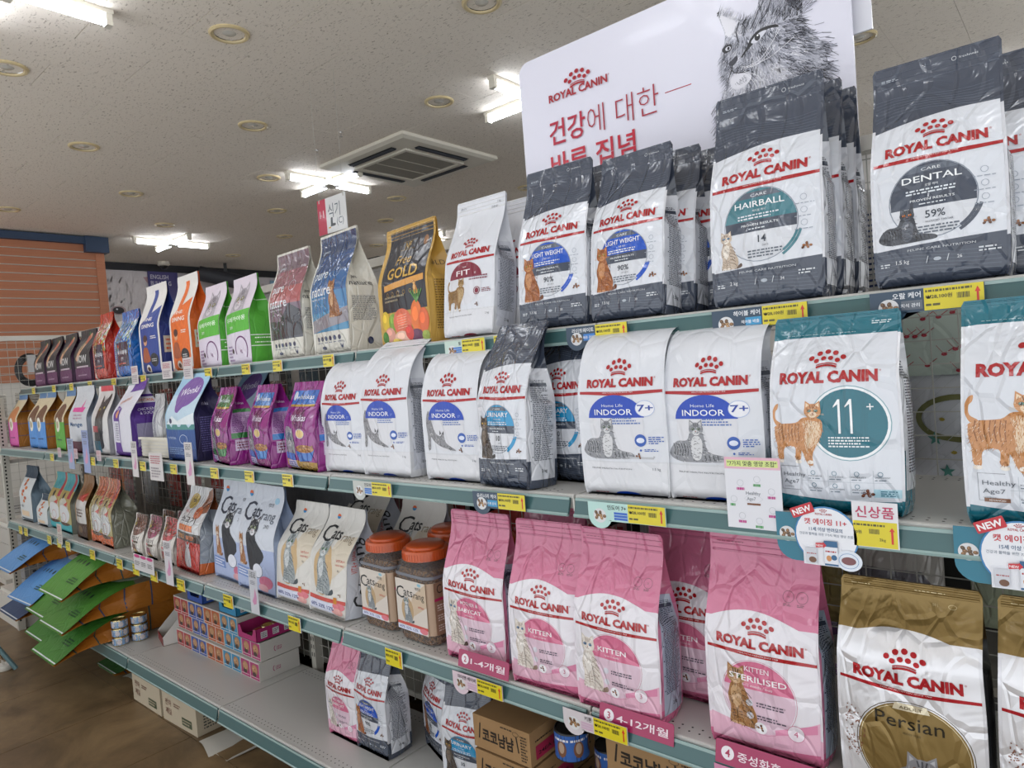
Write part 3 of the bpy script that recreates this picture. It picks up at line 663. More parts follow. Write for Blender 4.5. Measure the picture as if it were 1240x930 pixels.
# ------------------------------------------------------------------ the setting: floor, ceiling, walls
ZC = 3.083
def tile_grid():
    m = new_mat('floor_vinyl', 0.42, 0, '#6b553d'); b = m.node_tree.nodes['Principled BSDF']
    tc = N(m, 'ShaderNodeNewGeometry'); n = N(m, 'ShaderNodeTexNoise', Scale=3.2, Detail=8.0, Roughness=0.65, Distortion=0.6); L(m, tc.outputs['Position'], n.inputs['Vector'])
    r = N(m, 'ShaderNodeValToRGB'); r.color_ramp.elements[0].color = (*lin('#58452f'), 1); r.color_ramp.elements[1].color = (*lin('#8b7353'), 1)
    r.color_ramp.elements[0].position = 0.32; r.color_ramp.elements[1].position = 0.68
    L(m, n.outputs['Fac'], r.inputs[0]); L(m, r.outputs[0], b.inputs['Base Color'])
    fl = struct(MB().box((-9.3, -0.9, -0.06), (1.8, 6.6, -0.008), M['dark']).build('floor'))
    S = 0.6; g = 0.0016; mb = MB().box((g, g, -0.008), (S-g, S-g, 0), m); first = None
    for i in range(-15, 4):
        for j in range(-3, 11):
            x, y = i*S-0.005, j*S+0.03
            if (y > 2.4 and x > -4.8) or y < -0.9 or x > 1.2: continue
            if first is None: o = first = mb.build('floor_tile', fl)
            else: o = first.copy(); COL.objects.link(o)
            o.location = (x, y, 0)
tile_grid()

def ceiling():
    m = new_mat('ceiling_board', 0.85, 0, '#e9e0d3'); b = m.node_tree.nodes['Principled BSDF']
    g = N(m, 'ShaderNodeNewGeometry'); mp = N(m, 'ShaderNodeMapping'); mp.inputs['Scale'].default_value = (42, 105, 60); L(m, g.outputs['Position'], mp.inputs['Vector'])
    n = N(m, 'ShaderNodeTexNoise', Scale=1.0, Detail=3.0, Roughness=0.7, Distortion=0.8); L(m, mp.outputs[0], n.inputs['Vector'])
    r = N(m, 'ShaderNodeValToRGB'); r.color_ramp.elements[0].position = 0.35; r.color_ramp.elements[1].position = 0.41
    r.color_ramp.elements[0].color = (*lin('#aa9e8e'), 1); r.color_ramp.elements[1].color = (*lin('#e9e0d3'), 1)
    L(m, n.outputs['Fac'], r.inputs[0]); L(m, r.outputs[0], b.inputs['Base Color'])
    bp = N(m, 'ShaderNodeBump', Strength=0.5, Distance=0.003); L(m, r.outputs[0], bp.inputs['Height']); L(m, bp.outputs[0], b.inputs['Normal'])
    ce = struct(MB().box((-9.3, -2.4, ZC+0.014), (2.4, 6.6, ZC+0.1), M['dark']).build('ceiling'))
    W_, L_ = 0.3275, 0.645; gx, gy = 0.0007, 0.0016
    mb = MB().box((gx, gy, 0), (W_-gx, L_-gy, 0.014), m); first = None; pos = []
    for i in range(-19, 14):
        for j in range(-5, 9):
            x = -3.055+i*W_; y = 1.49+j*L_+(0.32 if i % 2 else 0)
            if x < -9.3 or x > 2.3 or y > 6.0 or y < -2.4: continue
            # seen: keep the tiles inside the view as their own pieces
            vis = y > 0.0 and x < 0.6 and y > -0.25*x-0.7
            pos.append((vis, math.hypot(x, y-0), x, y))
    pos.sort(key=lambda q: (not q[0], q[1])); own = pos[:298]; rest = pos[298:]
    for _, _, x, y in own:
        if first is None: o = first = mb.build('ceiling_tile', ce)
        else: o = first.copy(); COL.objects.link(o)
        o.location = (x, y, ZC)
    far = MB()
    for _, _, x, y in rest: far.box((x+gx, y+gy, ZC), (x+W_-gx, y+L_-gy, ZC+0.014), m)
    tag(far.build('ceiling_tile', ce), kind='stuff')
ceiling()

wall_m = new_mat('painted_wall', 0.7, 0, '#dedad4')
struct(MB().box((-9.3, -2.4, 0), (-9.0, 6.6, ZC), wall_m).build('wall_left'))
struct(MB().box((-9.3, 6.6, 0), (2.4, 6.7, ZC), wall_m).build('wall_back'))
struct(MB().box((-9.0, 1.2, 2.995), (-8.96, 6.6, ZC), new_mat('black_trim', 0.5, 0, '#23242a')).build('trim_1'))

# ceiling cassette air conditioner
def cassette():
    r = thing('air_conditioner', 'cream square cassette air conditioner set in the ceiling', 'air conditioner', (-3.869, 3.551, ZC))
    m = new_mat('ac_panel', 0.4, 0, '#d8d3c5'); S = 0.475; z = -0.035
    mb = MB(); o = [(-S, -S), (S, -S), (S, S), (-S, S)]; q = S-0.03; p = [(-q, -q), (q, -q), (q, q), (-q, q)]
    vs = [(*c, 0) for c in o]+[(*c, z*0.6) for c in o]+[(*c, z) for c in p]
    fs = [(i, (i+1) % 4, 4+(i+1) % 4, 4+i) for i in range(4)]+[(4+i, 4+(i+1) % 4, 8+(i+1) % 4, 8+i) for i in range(4)]+[(8, 9, 10, 11)]
    mb.add(vs, fs, m).build('panel', r)
    fr = MB()
    for a, b in (((-0.29, -0.29), (0.29, -0.26)), ((-0.29, 0.26), (0.29, 0.29)), ((-0.29, -0.26), (-0.26, 0.26)), ((0.26, -0.26), (0.29, 0.26))): fr.box((*a, z-0.012), (*b, z), m)
    fr.build('grille_frame', r)
    gm = new_mat('ac_grille', 0.6, 0, '#8f8b80'); g = MB().box((-0.245, -0.245, z-0.004), (0.245, 0.245, z-0.001), gm)
    for i in range(36): g.box((-0.245, -0.243+i*0.0137, z-0.008), (0.245, -0.238+i*0.0137, z-0.004), gm)
    for i in (-0.082, 0.082): g.box((i-0.004, -0.245, z-0.009), (i+0.004, 0.245, z-0.004), m)
    g.build('intake_grille', r)
    for k in range(4):
        R = Matrix.Rotation(k*PI/2, 4, 'Z'); sl = MB().box((-0.25, 0.335, z-0.002), (0.25, 0.385, z-0.0005), M['dark'], mtx=R).build('air_slot', r)
        lv = MB()
        for y in (0.338, 0.352, 0.366): lv.box((-0.245, y, z-0.010), (0.245, y+0.004, z-0.002), new_mat('louver', 0.5, 0, '#3b3f45') if y == 0.338 else lv.mats[0], mtx=R)
        lv.build('louver', sl)
cassette()

# downlights, in the diamond grid of the ceiling
def downlight():
    r = thing('downlight', '', 'downlight', (0, 0, 0))
    ring = MB().lathe([(0.088, 0), (0.088, -0.006), (0.080, -0.011), (0.070, -0.009), (0.066, 0)], (0, 0, 0), new_mat('aged_ring', 0.4, 0, '#cbb98f'), 28).build('trim_ring', r)
    MB().lathe([(0.067, -0.002), (0.060, 0.004), (0.045, 0.011), (0.0, 0.0115)], (0, 0, 0), M['chrome'], 24).build('reflector', r)
    MB().lathe([(0.0, -0.006), (0.024, -0.004), (0.034, 0.003), (0.030, 0.010), (0.0, 0.011)], (0, 0, 0), M['bulb'], 20).build('bulb', r)
    return r
DL = [(-2.91, 1.64, 'large round downlight with a yellowed ring, nearest the lamp at upper left'), (-3.87, 1.03, 'round downlight cut by the left edge of the photo, below the long lamp'), (-3.88, 2.29, 'dark-centred downlight in the middle of the left ceiling'), (-4.83, 1.66, 'yellow-rimmed downlight halfway to the slatted wall'),
      (-5.79, 2.30, 'downlight on the ceiling above and right of the blue-edged slatted wall'), (-6.76, 1.71, 'small downlight just above the slatted wall at the left edge'), (-4.82, 2.94, 'bright-centred downlight left of the cross lamp by the air conditioner'), (-6.75, 2.96, 'small downlight directly above the farthest cross lamp'),
      (-5.73, 3.55, 'small yellow-rimmed downlight left of the hanging aisle sign'), (-6.72, 4.23, 'tiny flat downlight lower left of the hanging aisle sign'), (-1.97, 2.31, 'downlight cut by the top edge of the photo above the air conditioner'), (-2.89, 2.93, 'yellow-rimmed downlight left of the lamp beside the white banner'),
      (-4.78, 4.20, 'white downlight just below the air conditioner'), (-5.55, 4.70, 'downlight below the air conditioner and left of the white pouch tops'), (-6.70, 5.49, 'faint farthest downlight low behind the black and gold bag'), (-8.0, 4.30, 'faint downlight near the far wall right of the farthest cross lamp'), (-0.87, 4.08, 'downlight at the right edge of the white banner'),
      (-0.90, 2.90, 'downlight hidden high behind the banner cat'), (0.05, 3.40, 'downlight seen through the wire above the rightmost top bag'), (-3.85, 4.95, 'downlight behind the black and gold bag, right of it')]
d0 = downlight()
for i, (x, y, lb) in enumerate(DL):
    if i == 0: d0.location = (x, y, ZC); tag(d0, lb, None, 'ceiling downlights')
    else: dup(d0, (x, y, ZC), 0, lb, 'ceiling downlights')

# lit cross-shaped lamps: four short covered tubes around a hub
def cross_lamp():
    r = thing('ceiling_lamp', '', 'lamp', (0, 0, 0))
    MB().box((-0.06, -0.06, -0.06), (0.06, 0.06, 0), M['cream']).build('hub', r)
    for k in range(4):
        R = Matrix.Rotation(k*PI/2, 4, 'Z')
        b = MB().box((0.05, -0.022, -0.018), (0.40, 0.022, 0), M['cream'], mtx=R).build('batten', r)
        prof = [(0.017*math.cos(a), -0.048+0.017*math.sin(a)) for a in [2*PI*i/9 for i in range(9)]]
        mb = MB(); vs = [R @ Vector((x, y, z)) for x in (0.06, 0.37) for y, z in prof]
        mb.add(vs, [(i, (i+1) % 9, 9+(i+1) % 9, 9+i) for i in range(9)]+[tuple(range(9)), tuple(range(17, 8, -1))], M['tube']); mb.build('tube_cover', r)
        MB().box((0.37, -0.020, -0.066), (0.395, 0.020, -0.001), M['cream'], mtx=R).build('end_cap', r)
    return r
CL = [(-4.60, 3.35, 'lit cross-shaped lamp beside the air conditioner above the aisle sign'), (-7.42, 3.32, 'farthest lit cross-shaped lamp over the dog mural'), (-3.05, 0.80, 'lit cross-shaped lamp cut by the top left corner'), (-2.45, 3.30, 'lit cross-shaped lamp behind the left edge of the white banner'),
      (-6.0, 5.6, 'lit lamp low behind the pink landscape pouch'), (-4.2, 5.9, 'lit lamp low between the blue pouch and the black and gold bag'), (0.35, 3.9, 'lit lamp seen through the wire at the right edge'), (-0.55, 5.4, 'lit lamp glimpsed between the banner and the rightmost bag'),
      (-5.6, 0.1, 'cross lamp over the aisle outside the view to the left'), (-1.3, 0.15, 'cross lamp above the photographer on the left'), (0.5, 0.2, 'cross lamp above the photographer on the right'), (-3.2, -1.6, 'cross lamp behind the photographer on the left'), (-0.4, -1.6, 'cross lamp behind the photographer'), (-6.6, -1.4, 'cross lamp over the aisle behind, far left'), (-7.5, 0.9, 'unseen cross lamp added to brighten the slatted wall and mural')]  # the last lamp is unseen, added to light the slatted wall and mural
c0 = cross_lamp()
for i, (x, y, lb) in enumerate(CL):
    if i == 0: c0.location = (x, y, ZC); tag(c0, lb, None, 'lit ceiling lamps')
    else: dup(c0, (x, y, ZC), 0, lb, 'lit ceiling lamps')

for i, (x, y, lb) in enumerate([(-4.05, 2.86, 'small sprinkler head left of the air conditioner'), (-3.66, 2.78, 'small sprinkler head nearer the air conditioner')]):
    r = thing('sprinkler_head', lb, 'sprinkler', (x, y, ZC))
    MB().lathe([(0.016, 0), (0.016, -0.003), (0.006, -0.004), (0.006, -0.022), (0.0, -0.022)], (0, 0, 0), M['chrome'], 12).build('body', r)
    MB().lathe([(0.0, -0.030), (0.012, -0.030), (0.012, -0.032), (0.0, -0.032)], (0, 0, 0), M['chrome'], 12).tube((0.004, 0, -0.02), (0.004, 0, -0.031), 0.001, M['chrome'], 4).build('deflector', r)

# slatted partition with a navy header
def slat_wall():
    r = thing('slatted_partition', 'orange-brown slatted display partition with white grooves and a navy top edge', 'partition', (-7.6, 0, 0))
    wm = new_mat('slat_wood', 0.5, 0, '#b06f4e'); b = wm.node_tree.nodes['Principled BSDF']
    g = N(wm, 'ShaderNodeTexCoord'); mp = N(wm, 'ShaderNodeMapping'); mp.inputs['Scale'].default_value = (5, 2, 90); L(wm, g.outputs['Object'], mp.inputs['Vector'])
    n = N(wm, 'ShaderNodeTexNoise', Scale=1.0, Detail=4.0); L(wm, mp.outputs[0], n.inputs['Vector']); rp = N(wm, 'ShaderNodeValToRGB')
    rp.color_ramp.elements[0].color = (*lin('#9f6244'), 1); rp.color_ramp.elements[1].color = (*lin('#bd7c58'), 1); L(wm, n.outputs['Fac'], rp.inputs[0]); L(wm, rp.outputs[0], b.inputs['Base Color'])
    MB().box((-0.10, -1.0, 0.0), (-0.02, 2.66, 3.02), M['white_metal']).build('core_panel', r)
    mb = MB().box((-0.02, -1.0, 0.006), (0.0, 2.62, 0.075), wm).box((-0.02, -1.0, 0.0), (-0.006, 2.62, 0.006), M['white_metal']); first = None
    for i in range(17):
        if first is None: o = first = mb.build('slat', r)
        else: o = first.copy(); COL.objects.link(o); o.parent = r
        o.location = (0, 0, 1.66+i*0.079)
    MB().box((-0.11, 2.62, 0), (0.008, 2.70, 3.0), wm).build('end_post', r)
    nm = new_mat('navy_header', 0.45, 0, '#2b405c')
    MB().box((-0.12, -1.0, 3.0), (0.05, 2.66, 3.07), nm).build('header_rail', r)
    MB().box((-0.13, 2.52, 2.92), (0.07, 2.73, 3.075), nm).build('header_end_cap', r)
slat_wall()

# mural with the white dog, its caption panel, and things on the far wall
def flat_art(name, label, cat, art, mtx_loc, rotz, W, H, th=0.004, mat='card', ink='#e9e9ee', group=None, outline=None, part='board', tilt=0.0):
    """a flat board standing in its local xz plane, face towards -y"""
    r = thing(name, label, cat, mtx_loc, rotz, group); R = Matrix.Rotation(tilt, 4, 'X')
    pts = outline or [(0, 0), (W, 0), (W, H), (0, H)]
    MB().slab(pts, th, R, M[mat], lin(ink)).build(part, r)
    if art:
        A = Art(); art(A, W, H)
        A.build('print', r, M[mat], lambda x, y: (R @ Vector((x, 0, y)), (R.to_3x3() @ Vector((0, -1, 0)))), base=0.0003, step=0.00010)
    return r

def rounded(W, H, r, corners=(1, 1, 1, 1), n=6):
    pts = []
    for (cx, cy, a0), k in zip(((r, r, 180), (W-r, r, 270), (W-r, H-r, 0), (r, H-r, 90)), corners):
        if k:
            for i in range(n+1): a = math.radians(a0+90*i/n); pts.append((cx+r*math.cos(a), cy+r*math.sin(a)))
        else: pts.append({180: (0, 0), 270: (W, 0), 0: (W, H), 90: (0, H)}[a0])
    return pts

def mural_art(A, W, H):
    A.rect(0, 0, W, H, '#d3ccd0', 0)
    A.poly(bez([(-0.0, 0.0), (0.02, 0.55), (0.10, 0.76), (0.30, 0.84), (0.55, 0.84), (0.78, 0.76), (0.98, 0.5), (1.0, 0.0)], 4), '#e3dcdd', 1)
    A.poly([(0.0, 0.46), (0.0, 0.66), (0.07, 0.60)], '#c09c9f', 1); A.poly([(0.60, 0.72), (0.78, 0.74), (0.70, 0.56)], '#c8a2a4', 1)
    A.fur([(0.1, 0), (0.1, 0.7), (0.9, 0.7), (0.9, 0)], ['#e0d8d9', '#e8e2e3'], 300, 0.12, 0.02, lambda p: PI/2+(p[0]-0.5)*1.2, 1)
    for x in (0.28, 0.72):
        A.ell(x, 0.30, 0.085, 0.055, '#b79b9d', 2); A.ell(x, 0.30, 0.065, 0.042, '#2c2527', 2); A.ell(x-0.015, 0.315, 0.012, 0.010, '#e6e6ea', 2)
    A.ell(0.5, 0.05, 0.08, 0.05, '#5a484a', 2)
    for i in range(2): A.rect(1.7+0.5*i, 0.1, 1.74+0.5*i, 0.7, '#c4b7bb', 1)
flat_art('wall_mural', 'large printed mural of a white dog face on the far wall', 'mural', mural_art, (-8.995, 3.02, 2.2), PI/2, 2.9, 0.79, 0.01, ink='#d3ccd0')
def bulldog_art(A, W, H):
    A.text('ENGLISH', 0.03, H-0.10, 0.055, '#d9d6e6', w=0.22, bold=0.01); A.text('BULLDOG', 0.03, H-0.18, 0.055, '#d9d6e6', w=0.25, bold=0.01); A.text('불도그', 0.03, H-0.27, 0.06, '#d9d6e6', bold=0.01); A.micro(0.16, 0.05, 0.34, 0.13, 3, '#b8b3d2', word=0.02)
flat_art('mural_caption', 'purple caption panel reading ENGLISH BULLDOG on the dog mural', 'sign', bulldog_art, (-8.975, 3.67, 2.5), PI/2, 0.37, 0.50, 0.006, ink='#4b4582')
r = thing('spot_speaker', 'dark grey cylinder hanging at the top of the far wall', 'speaker', (-8.6, 4.42, 2.86), -0.5)
MB().tube((0, -0.25, 0.10), (0, 0.30, -0.05), 0.095, new_mat('dark_grey', 0.6, 0, '#34353b'), 20).build('barrel', r); MB().tube((0, -0.26, 0.102), (0, -0.25, 0.10), 0.075, M['black'], 20).build('front_disc', r)
MB().box((-0.02, 0.05, 0.08), (0.02, 0.09, 0.223), M['black']).build('bracket', r)
r = thing('dome_camera', 'small white dome camera on the ceiling above the caption panel', 'camera', (-8.75, 3.78, ZC))
MB().lathe([(0.07, 0), (0.07, -0.04), (0.055, -0.05), (0, -0.05)], (0, 0, 0), M['cream'], 20).build('base', r); MB().lathe([(0.05, -0.05), (0.045, -0.07), (0.025, -0.088), (0, -0.093)], (0, 0, 0), M['black'], 20).build('dome', r)
def crest(A, W, H):
    A.rect(0, 0.42, W, H, '#8fb4cf', 1); A.micro(0.05, 0.05, W-0.05, 0.35, 6, '#6d6a86', word=0.03)
flat_art('wall_poster', 'pale blue poster on the far wall beside the dark cylinder', 'poster', crest, (-8.975, 5.35, 2.35), PI/2, 0.4, 0.6, 0.006, ink='#d6dbe6')

# hanging aisle sign
def sign_art(A, W, H):
    A.rect(0, 0, 0.075, H, '#c23b55', 1); A.text('11', 0.0375, 0.09, 0.038, '#f2e6ea', al='c', w=0.036); A.text('식기', 0.095, H-0.11, 0.075, '#4b5b66', w=0.105)
    A.poly(T(bez([(0.1, 0.1), (0.2, 0.2), (0.25, 0.8), (0.3, 1.0), (0.6, 1.0), (0.6, 0.4), (1.0, 0.35), (1.0, 0.1)], 3), 0.10, 0.028, 0.05, 0.05), '#2b3239', 2); A.rect(0.09, 0.025, 0.11, 0.032, '#c79a2b', 2); A.text('(C)', 0.165, 0.025, 0.045, '#4b5b66')
r = flat_art('aisle_sign', 'small hanging white sign with a red strip reading 11 and two Hangul letters', 'sign', sign_art, (-3.155, 2.2, 2.262), 0, 0.25, 0.187, 0.004, ink='#dfe0e0')
for x in (0.02, 0.235): MB().tube((x, 0.002, 0.18), (x, 0.002, 0.823), 0.0006, M['wire'], 4).tube((x, 0.002, 0.17), (x, 0.002, 0.19), 0.005, M['wire'], 6).build('hanging_wire', r)

# ------------------------------------------------------------------ the shelving
X0, BAY = -0.863, 0.9
SHELF = [dict(z=1.575, y=1.333), dict(z=1.202, y=1.197), dict(z=0.730, y=1.200), dict(z=0.232, y=1.211)]
YB = 1.63
def perforations(w, y0, y1, rows=3):
    mb = MB(); hz = 0.0004
    for y in [y0+0.028+0.016*i for i in range(2)]+[y1-0.03-0.016*i for i in range(2)]:
        for i in range(int((w-0.04)/0.022)):
            x = 0.02+i*0.022; vs = [(x+0.0026*math.cos(PI/3*k), y+0.0026*math.sin(PI/3*k), hz) for k in range(6)]
            mb.add(vs, [tuple(range(6))], M['dark'])
    return mb
def shelf_parts(root, k, first):
    S = SHELF[k]; w = BAY-0.004; y0 = S['y']; z = S['z']; h = 0.040 if k < 3 else 0.050
    key = (k,)
    if key not in first:
        p = MB().prism([(y0, -0.006), (y0, 0.0), (y0+0.004, 0.0018), (y0+0.010, 0.0018), (y0+0.013, 0.0), (YB-0.012, 0.0), (YB-0.012, -0.028), (YB-0.018, -0.028), (YB-0.018, -0.008), (y0+0.02, -0.008), (y0+0.02, -0.03), (y0+0.004, -0.03)], 0.002, w, M['plate'])
        rl = MB().prism([(y0-0.001, -0.005), (y0-0.006, -0.005), (y0-0.017, -h), (y0-0.012, -h-0.002), (y0-0.001, -0.012)], 0.006, w-0.006, M['rail'])
        tr = MB().prism([(y0-0.0062, -0.003), (y0-0.0075, -0.004), (y0-0.0085, -0.009), (y0-0.0065, -0.0085)], 0.006, w-0.006, M['rail_trim']).prism([(y0-0.0175, -h+0.004), (y0-0.0195, -h+0.001), (y0-0.0185, -h-0.003), (y0-0.012, -h-0.0035), (y0-0.012, -h)], 0.006, w-0.006, M['rail_trim'])
        br = MB().box((0.0008, y0-0.004, -0.030), (0.0018, YB-0.012, -0.0085), M['white_metal']).box((0.0015, y0-0.010, -0.032), (0.0042, y0-0.004, -0.006), M['white_metal'])
        pf = perforations(w, y0, YB-0.012)
        first[key] = [x.build(n) for x, n in ((p, 'shelf_plate'), (rl, 'price_rail'), (tr, 'rail_trim'), (br, 'bracket'), (pf, 'perforations'))]
        tag(first[key][4], kind='stuff'); os_ = first[key]
    else: os_ = [o.copy() for o in first[key]]; [COL.objects.link(o) for o in os_]
    os_[0].parent = root; os_[0].location = (0, 0, z)
    for o in os_[1:]: o.parent = os_[0]; o.location = (0, 0, 0)
ORD = ['farthest', 'second farthest', 'third farthest', 'middle', 'third nearest', 'second nearest', 'nearest']
WHERE = ['under the dark purple pouches', 'under the blue and orange dinner bags', 'behind the green kitten bags', 'under the pink and blue landscape pouches', 'under the black and gold bag', 'holding the slate grey pouches and the white banner', 'under the tall grey pouch at the right edge']
first = {}
post_src = wire_src = None
for b in range(7):
    xj = X0+(b-5)*BAY
    r = thing('shelving_bay', ORD[b]+' bay of teal-railed metal shelving, '+WHERE[b], 'shelving', (xj, 0, 0), 0, 'bays of the long shelf run')
    for k in range(4): shelf_parts(r, k, first)
    if post_src is None:
        mb = MB().box((0.001, YB, 0.0), (0.033, YB+0.035, 1.892), M['post'])
        sl = MB()
        for i in range(46):
            for sx in (0.009, 0.025): sl.box((sx-0.0025, YB-0.0006, 0.28+i*0.035), (sx+0.0025, YB+0.001, 0.28+i*0.035+0.018), M['dark'])
        post_src = [mb.build('upright_post'), tag(sl.build('post_slots'), kind='stuff')]
        wm = MB(); 
        for i in range(17): x = 0.062+i*0.05; wm.tube((x, YB+0.018, 0.25), (x, YB+0.018, 1.90), 0.0016, M['wire'], 4)
        for i in range(33): z = 0.28+i*0.05; wm.tube((0.034, YB+0.0215, z), (BAY-0.002, YB+0.0215, z), 0.0016, M['wire'], 4)
        wire_src = tag(wm.build('wire_panel'), kind='stuff')
        rail_src = MB().box((0.001, YB-0.004, 1.893), (BAY-0.001, YB+0.036, 1.925), M['white_metal']).build('top_rail')
        kick_src = MB().box((0.02, YB-0.05, 0.0), (BAY-0.02, YB-0.035, 0.2), M['post']).box((0.0, SHELF[3]['y']+0.22, 0.0), (0.02, YB-0.05, 0.2), M['post']).build('base_leg')
        ps = post_src+[wire_src, rail_src, kick_src]
    else:
        ps = [o.copy() for o in post_src+[wire_src, rail_src, kick_src]]; [COL.objects.link(o) for o in ps]
    for i, o in enumerate(ps): o.parent = ps[0] if i == 1 else r
    if b == 0:      # the end frame with its second slotted post and side wires
        e = MB().box((-0.055, 1.195, 0.0), (-0.022, 1.235, 1.52), M['post']).build('end_post', r)
        s2 = MB()
        for i in range(60): s2.box((-0.0222, 1.205, 0.06+i*0.024), (-0.0212, 1.214, 0.06+i*0.024+0.012), M['dark'])
        tag(s2.build('post_slots', e), kind='stuff')
        w2 = MB()
        for i in range(9): w2.tube((-0.035, 1.235+i*0.05, 0.25), (-0.035, 1.235+i*0.05, 1.90), 0.0016, M['wire'], 4)
        for i in range(33): w2.tube((-0.035, 0.95, 0.28+i*0.05) if i > 22 else (-0.035, 1.235, 0.28+i*0.05), (-0.035, YB, 0.28+i*0.05), 0.0016, M['wire'], 4)
        for i in range(6): w2.tube((-0.035, 0.95+i*0.05, 1.38), (-0.035, 0.95+i*0.05, 1.90), 0.0016, M['wire'], 4)
        tag(w2.build('end_wire_panel', r), kind='stuff'); MB().box((-0.055, 0.90, 1.893), (-0.015, YB, 1.925), M['white_metal']).build('end_rail', r)
        MB().box((-0.52, 1.20, 0.0), (-0.06, 1.60, 0.19), M['white_metal']).build('end_base', r)
        for k, z in enumerate((0.19, 0.66, 1.09)): MB().box((-0.50, 1.22, z), (-0.06, 2.1, z+0.025), M['white_metal']).build('end_shelf', r)

# ------------------------------------------------------------------ banner board
def banner_art(A, W, H):
    A.poly([(0, 0), (W, 0), (W, 0.0), (W, 0.022), (0, 0.022)], '#b81a35', 1)
    A.text('ROYAL CANIN', 0.200, 0.313, 0.022, '#a6192b', w=0.194, bold=0.03, al='c'); A.text('®', 0.299, 0.330, 0.005, '#a6192b'); A.crown(0.202, 0.333, 0.088, '#a6192b')
    A.text('건강', 0.097, 0.193, 0.070, '#b01c3c', w=0.122, bold=0.014); A.text('에 대한', 0.226, 0.192, 0.073, '#a6283c', w=0.215, bold=-0.012); A.line([(0.458, 0.234), (0.529, 0.234)], 0.0024, '#a6283c')
    A.text('바른 집념', 0.095, 0.100, 0.070, '#c01435', w=0.273, bold=0.014)
    C = ['#1c1d24', '#3b3d48', '#5c5f6c', '#858896', '#b3b5c2', '#d8d9e4', '#eeeef6']
    body = [(0.606,0.372),(0.613,0.377),(0.627,0.367),(0.653,0.343),(0.679,0.333),(0.695,0.348),(0.708,0.372),(0.725,0.396),(0.745,0.405),(0.762,0.392),(0.768,0.400),(0.776,0.424),(0.790,0.434),(0.794,0.400),(0.792,0.350),(0.791,0.318),(0.795,0.285),(0.802,0.262),(0.825,0.235),(0.843,0.212),(0.834,0.192),(0.843,0.172),(0.832,0.162),(0.848,0.136),(0.842,0.116),(0.830,0.080),(0.80,0.05),(0.70,0.04),(0.60,0.06),(0.585,0.12),(0.597,0.160),(0.605,0.186),(0.616,0.207),(0.605,0.235),(0.604,0.261),(0.609,0.284),(0.617,0.301),(0.619,0.323),(0.611,0.350)]
    sm = bez(body, 3); A.poly(sm, C[4], 1)
    def flow(p):
        x, y = p
        if y > 0.30: return PI/2-0.5+(x-0.69)*2
        if x < 0.655 and y > 0.19: return PI+0.9+(y-0.25)*6
        if x > 0.74: return -0.55-(0.22-y)*2.0
        return -PI/2-0.5+(x-0.60)*7
    def shade(p):
        x, y = p; v = 3.2
        v += 1.4*math.sin(x*120+y*70)*math.sin(y*55-x*30)
        if x > 0.755 and y > 0.255: v -= 1.8
        if 0.60 < x < 0.70 and y < 0.175: v += 1.6
        if 0.68 < x < 0.75 and 0.16 < y < 0.22: v += 2.0
        if 0.76 < x < 0.84 and 0.12 < y < 0.19: v -= 1.1
        if x < 0.655 and y > 0.30: v += 2.0
        if 0.625 < x < 0.66 and 0.18 < y < 0.225: v += 2.4
        if 0.66 < x < 0.73 and y > 0.30: v -= 0.6
        return int(round(v+A.rnd.gauss(0, 1.2)))
    A.fur(sm, C, 9500, 0.020, 0.0016, flow, 2, shade)
    A.poly(bez([(0.611,0.362),(0.616,0.365),(0.634,0.350),(0.648,0.338),(0.640,0.318),(0.627,0.310),(0.618,0.335)], 3), '#dddde6', 2)
    for i in range(26): A.line([(0.606-0.002+A.rnd.random()*0.004, 0.366+A.rnd.random()*0.010), (0.610, 0.376)], 0.001, C[0])
    # far eye, near eye, nose, mouth, muzzle
    A.poly(bez([(0.664,0.262),(0.676,0.285),(0.692,0.299),(0.712,0.303),(0.736,0.300),(0.742,0.292),(0.722,0.296),(0.704,0.292),(0.690,0.280)], 3), C[0], 2)
    A.poly(bez([(0.679,0.280),(0.692,0.292),(0.706,0.296),(0.715,0.294),(0.704,0.283),(0.690,0.275)], 3), C[5], 2); A.ell(0.694, 0.286, 0.0065, 0.0075, C[0], 2); A.ell(0.696, 0.289, 0.002, 0.002, '#ffffff', 3)
    A.line([(0.676,0.279),(0.668,0.268),(0.655,0.254)], 0.0045, C[0]); A.line([(0.662,0.300),(0.668,0.318),(0.662,0.330)], 0.003, C[1]); A.line([(0.680,0.310),(0.692,0.328),(0.700,0.345)], 0.003, C[1]); A.line([(0.650,0.292),(0.646,0.315),(0.655,0.335)], 0.0035, C[1]); A.line([(0.70,0.315),(0.72,0.335),(0.73,0.36)], 0.003, C[1])
    A.poly(bez([(0.610,0.286),(0.620,0.294),(0.634,0.292),(0.632,0.280),(0.618,0.276)], 3), C[0], 2); A.ell(0.625, 0.285, 0.0065, 0.0048, C[5], 2); A.ell(0.626, 0.285, 0.003, 0.004, C[0], 2)
    A.poly(bez([(0.624,0.250),(0.632,0.256),(0.644,0.262),(0.646,0.252),(0.636,0.243),(0.628,0.244)], 3), C[1], 2)
    A.line([(0.633,0.245),(0.630,0.234),(0.636,0.225),(0.650,0.221),(0.672,0.219)], 0.0022, C[0]); A.line([(0.631,0.236),(0.624,0.220),(0.618,0.207)], 0.002, C[0])
    A.poly(bez([(0.626,0.214),(0.640,0.220),(0.666,0.215),(0.676,0.204),(0.664,0.190),(0.642,0.184),(0.628,0.194)], 3), '#dfdfe8', 2); A.fur([(0.635,0.20),(0.66,0.214),(0.665,0.20),(0.645,0.195)], [C[2], C[3]], 120, 0.006, 0.0008, -PI/3, 2)
    for i in range(4):
        for j in range(5): A.line([(0.648+j*0.007, 0.236-i*0.004+j*0.0016), (0.653+j*0.007, 0.237-i*0.004+j*0.0016)], 0.0012, C[1])
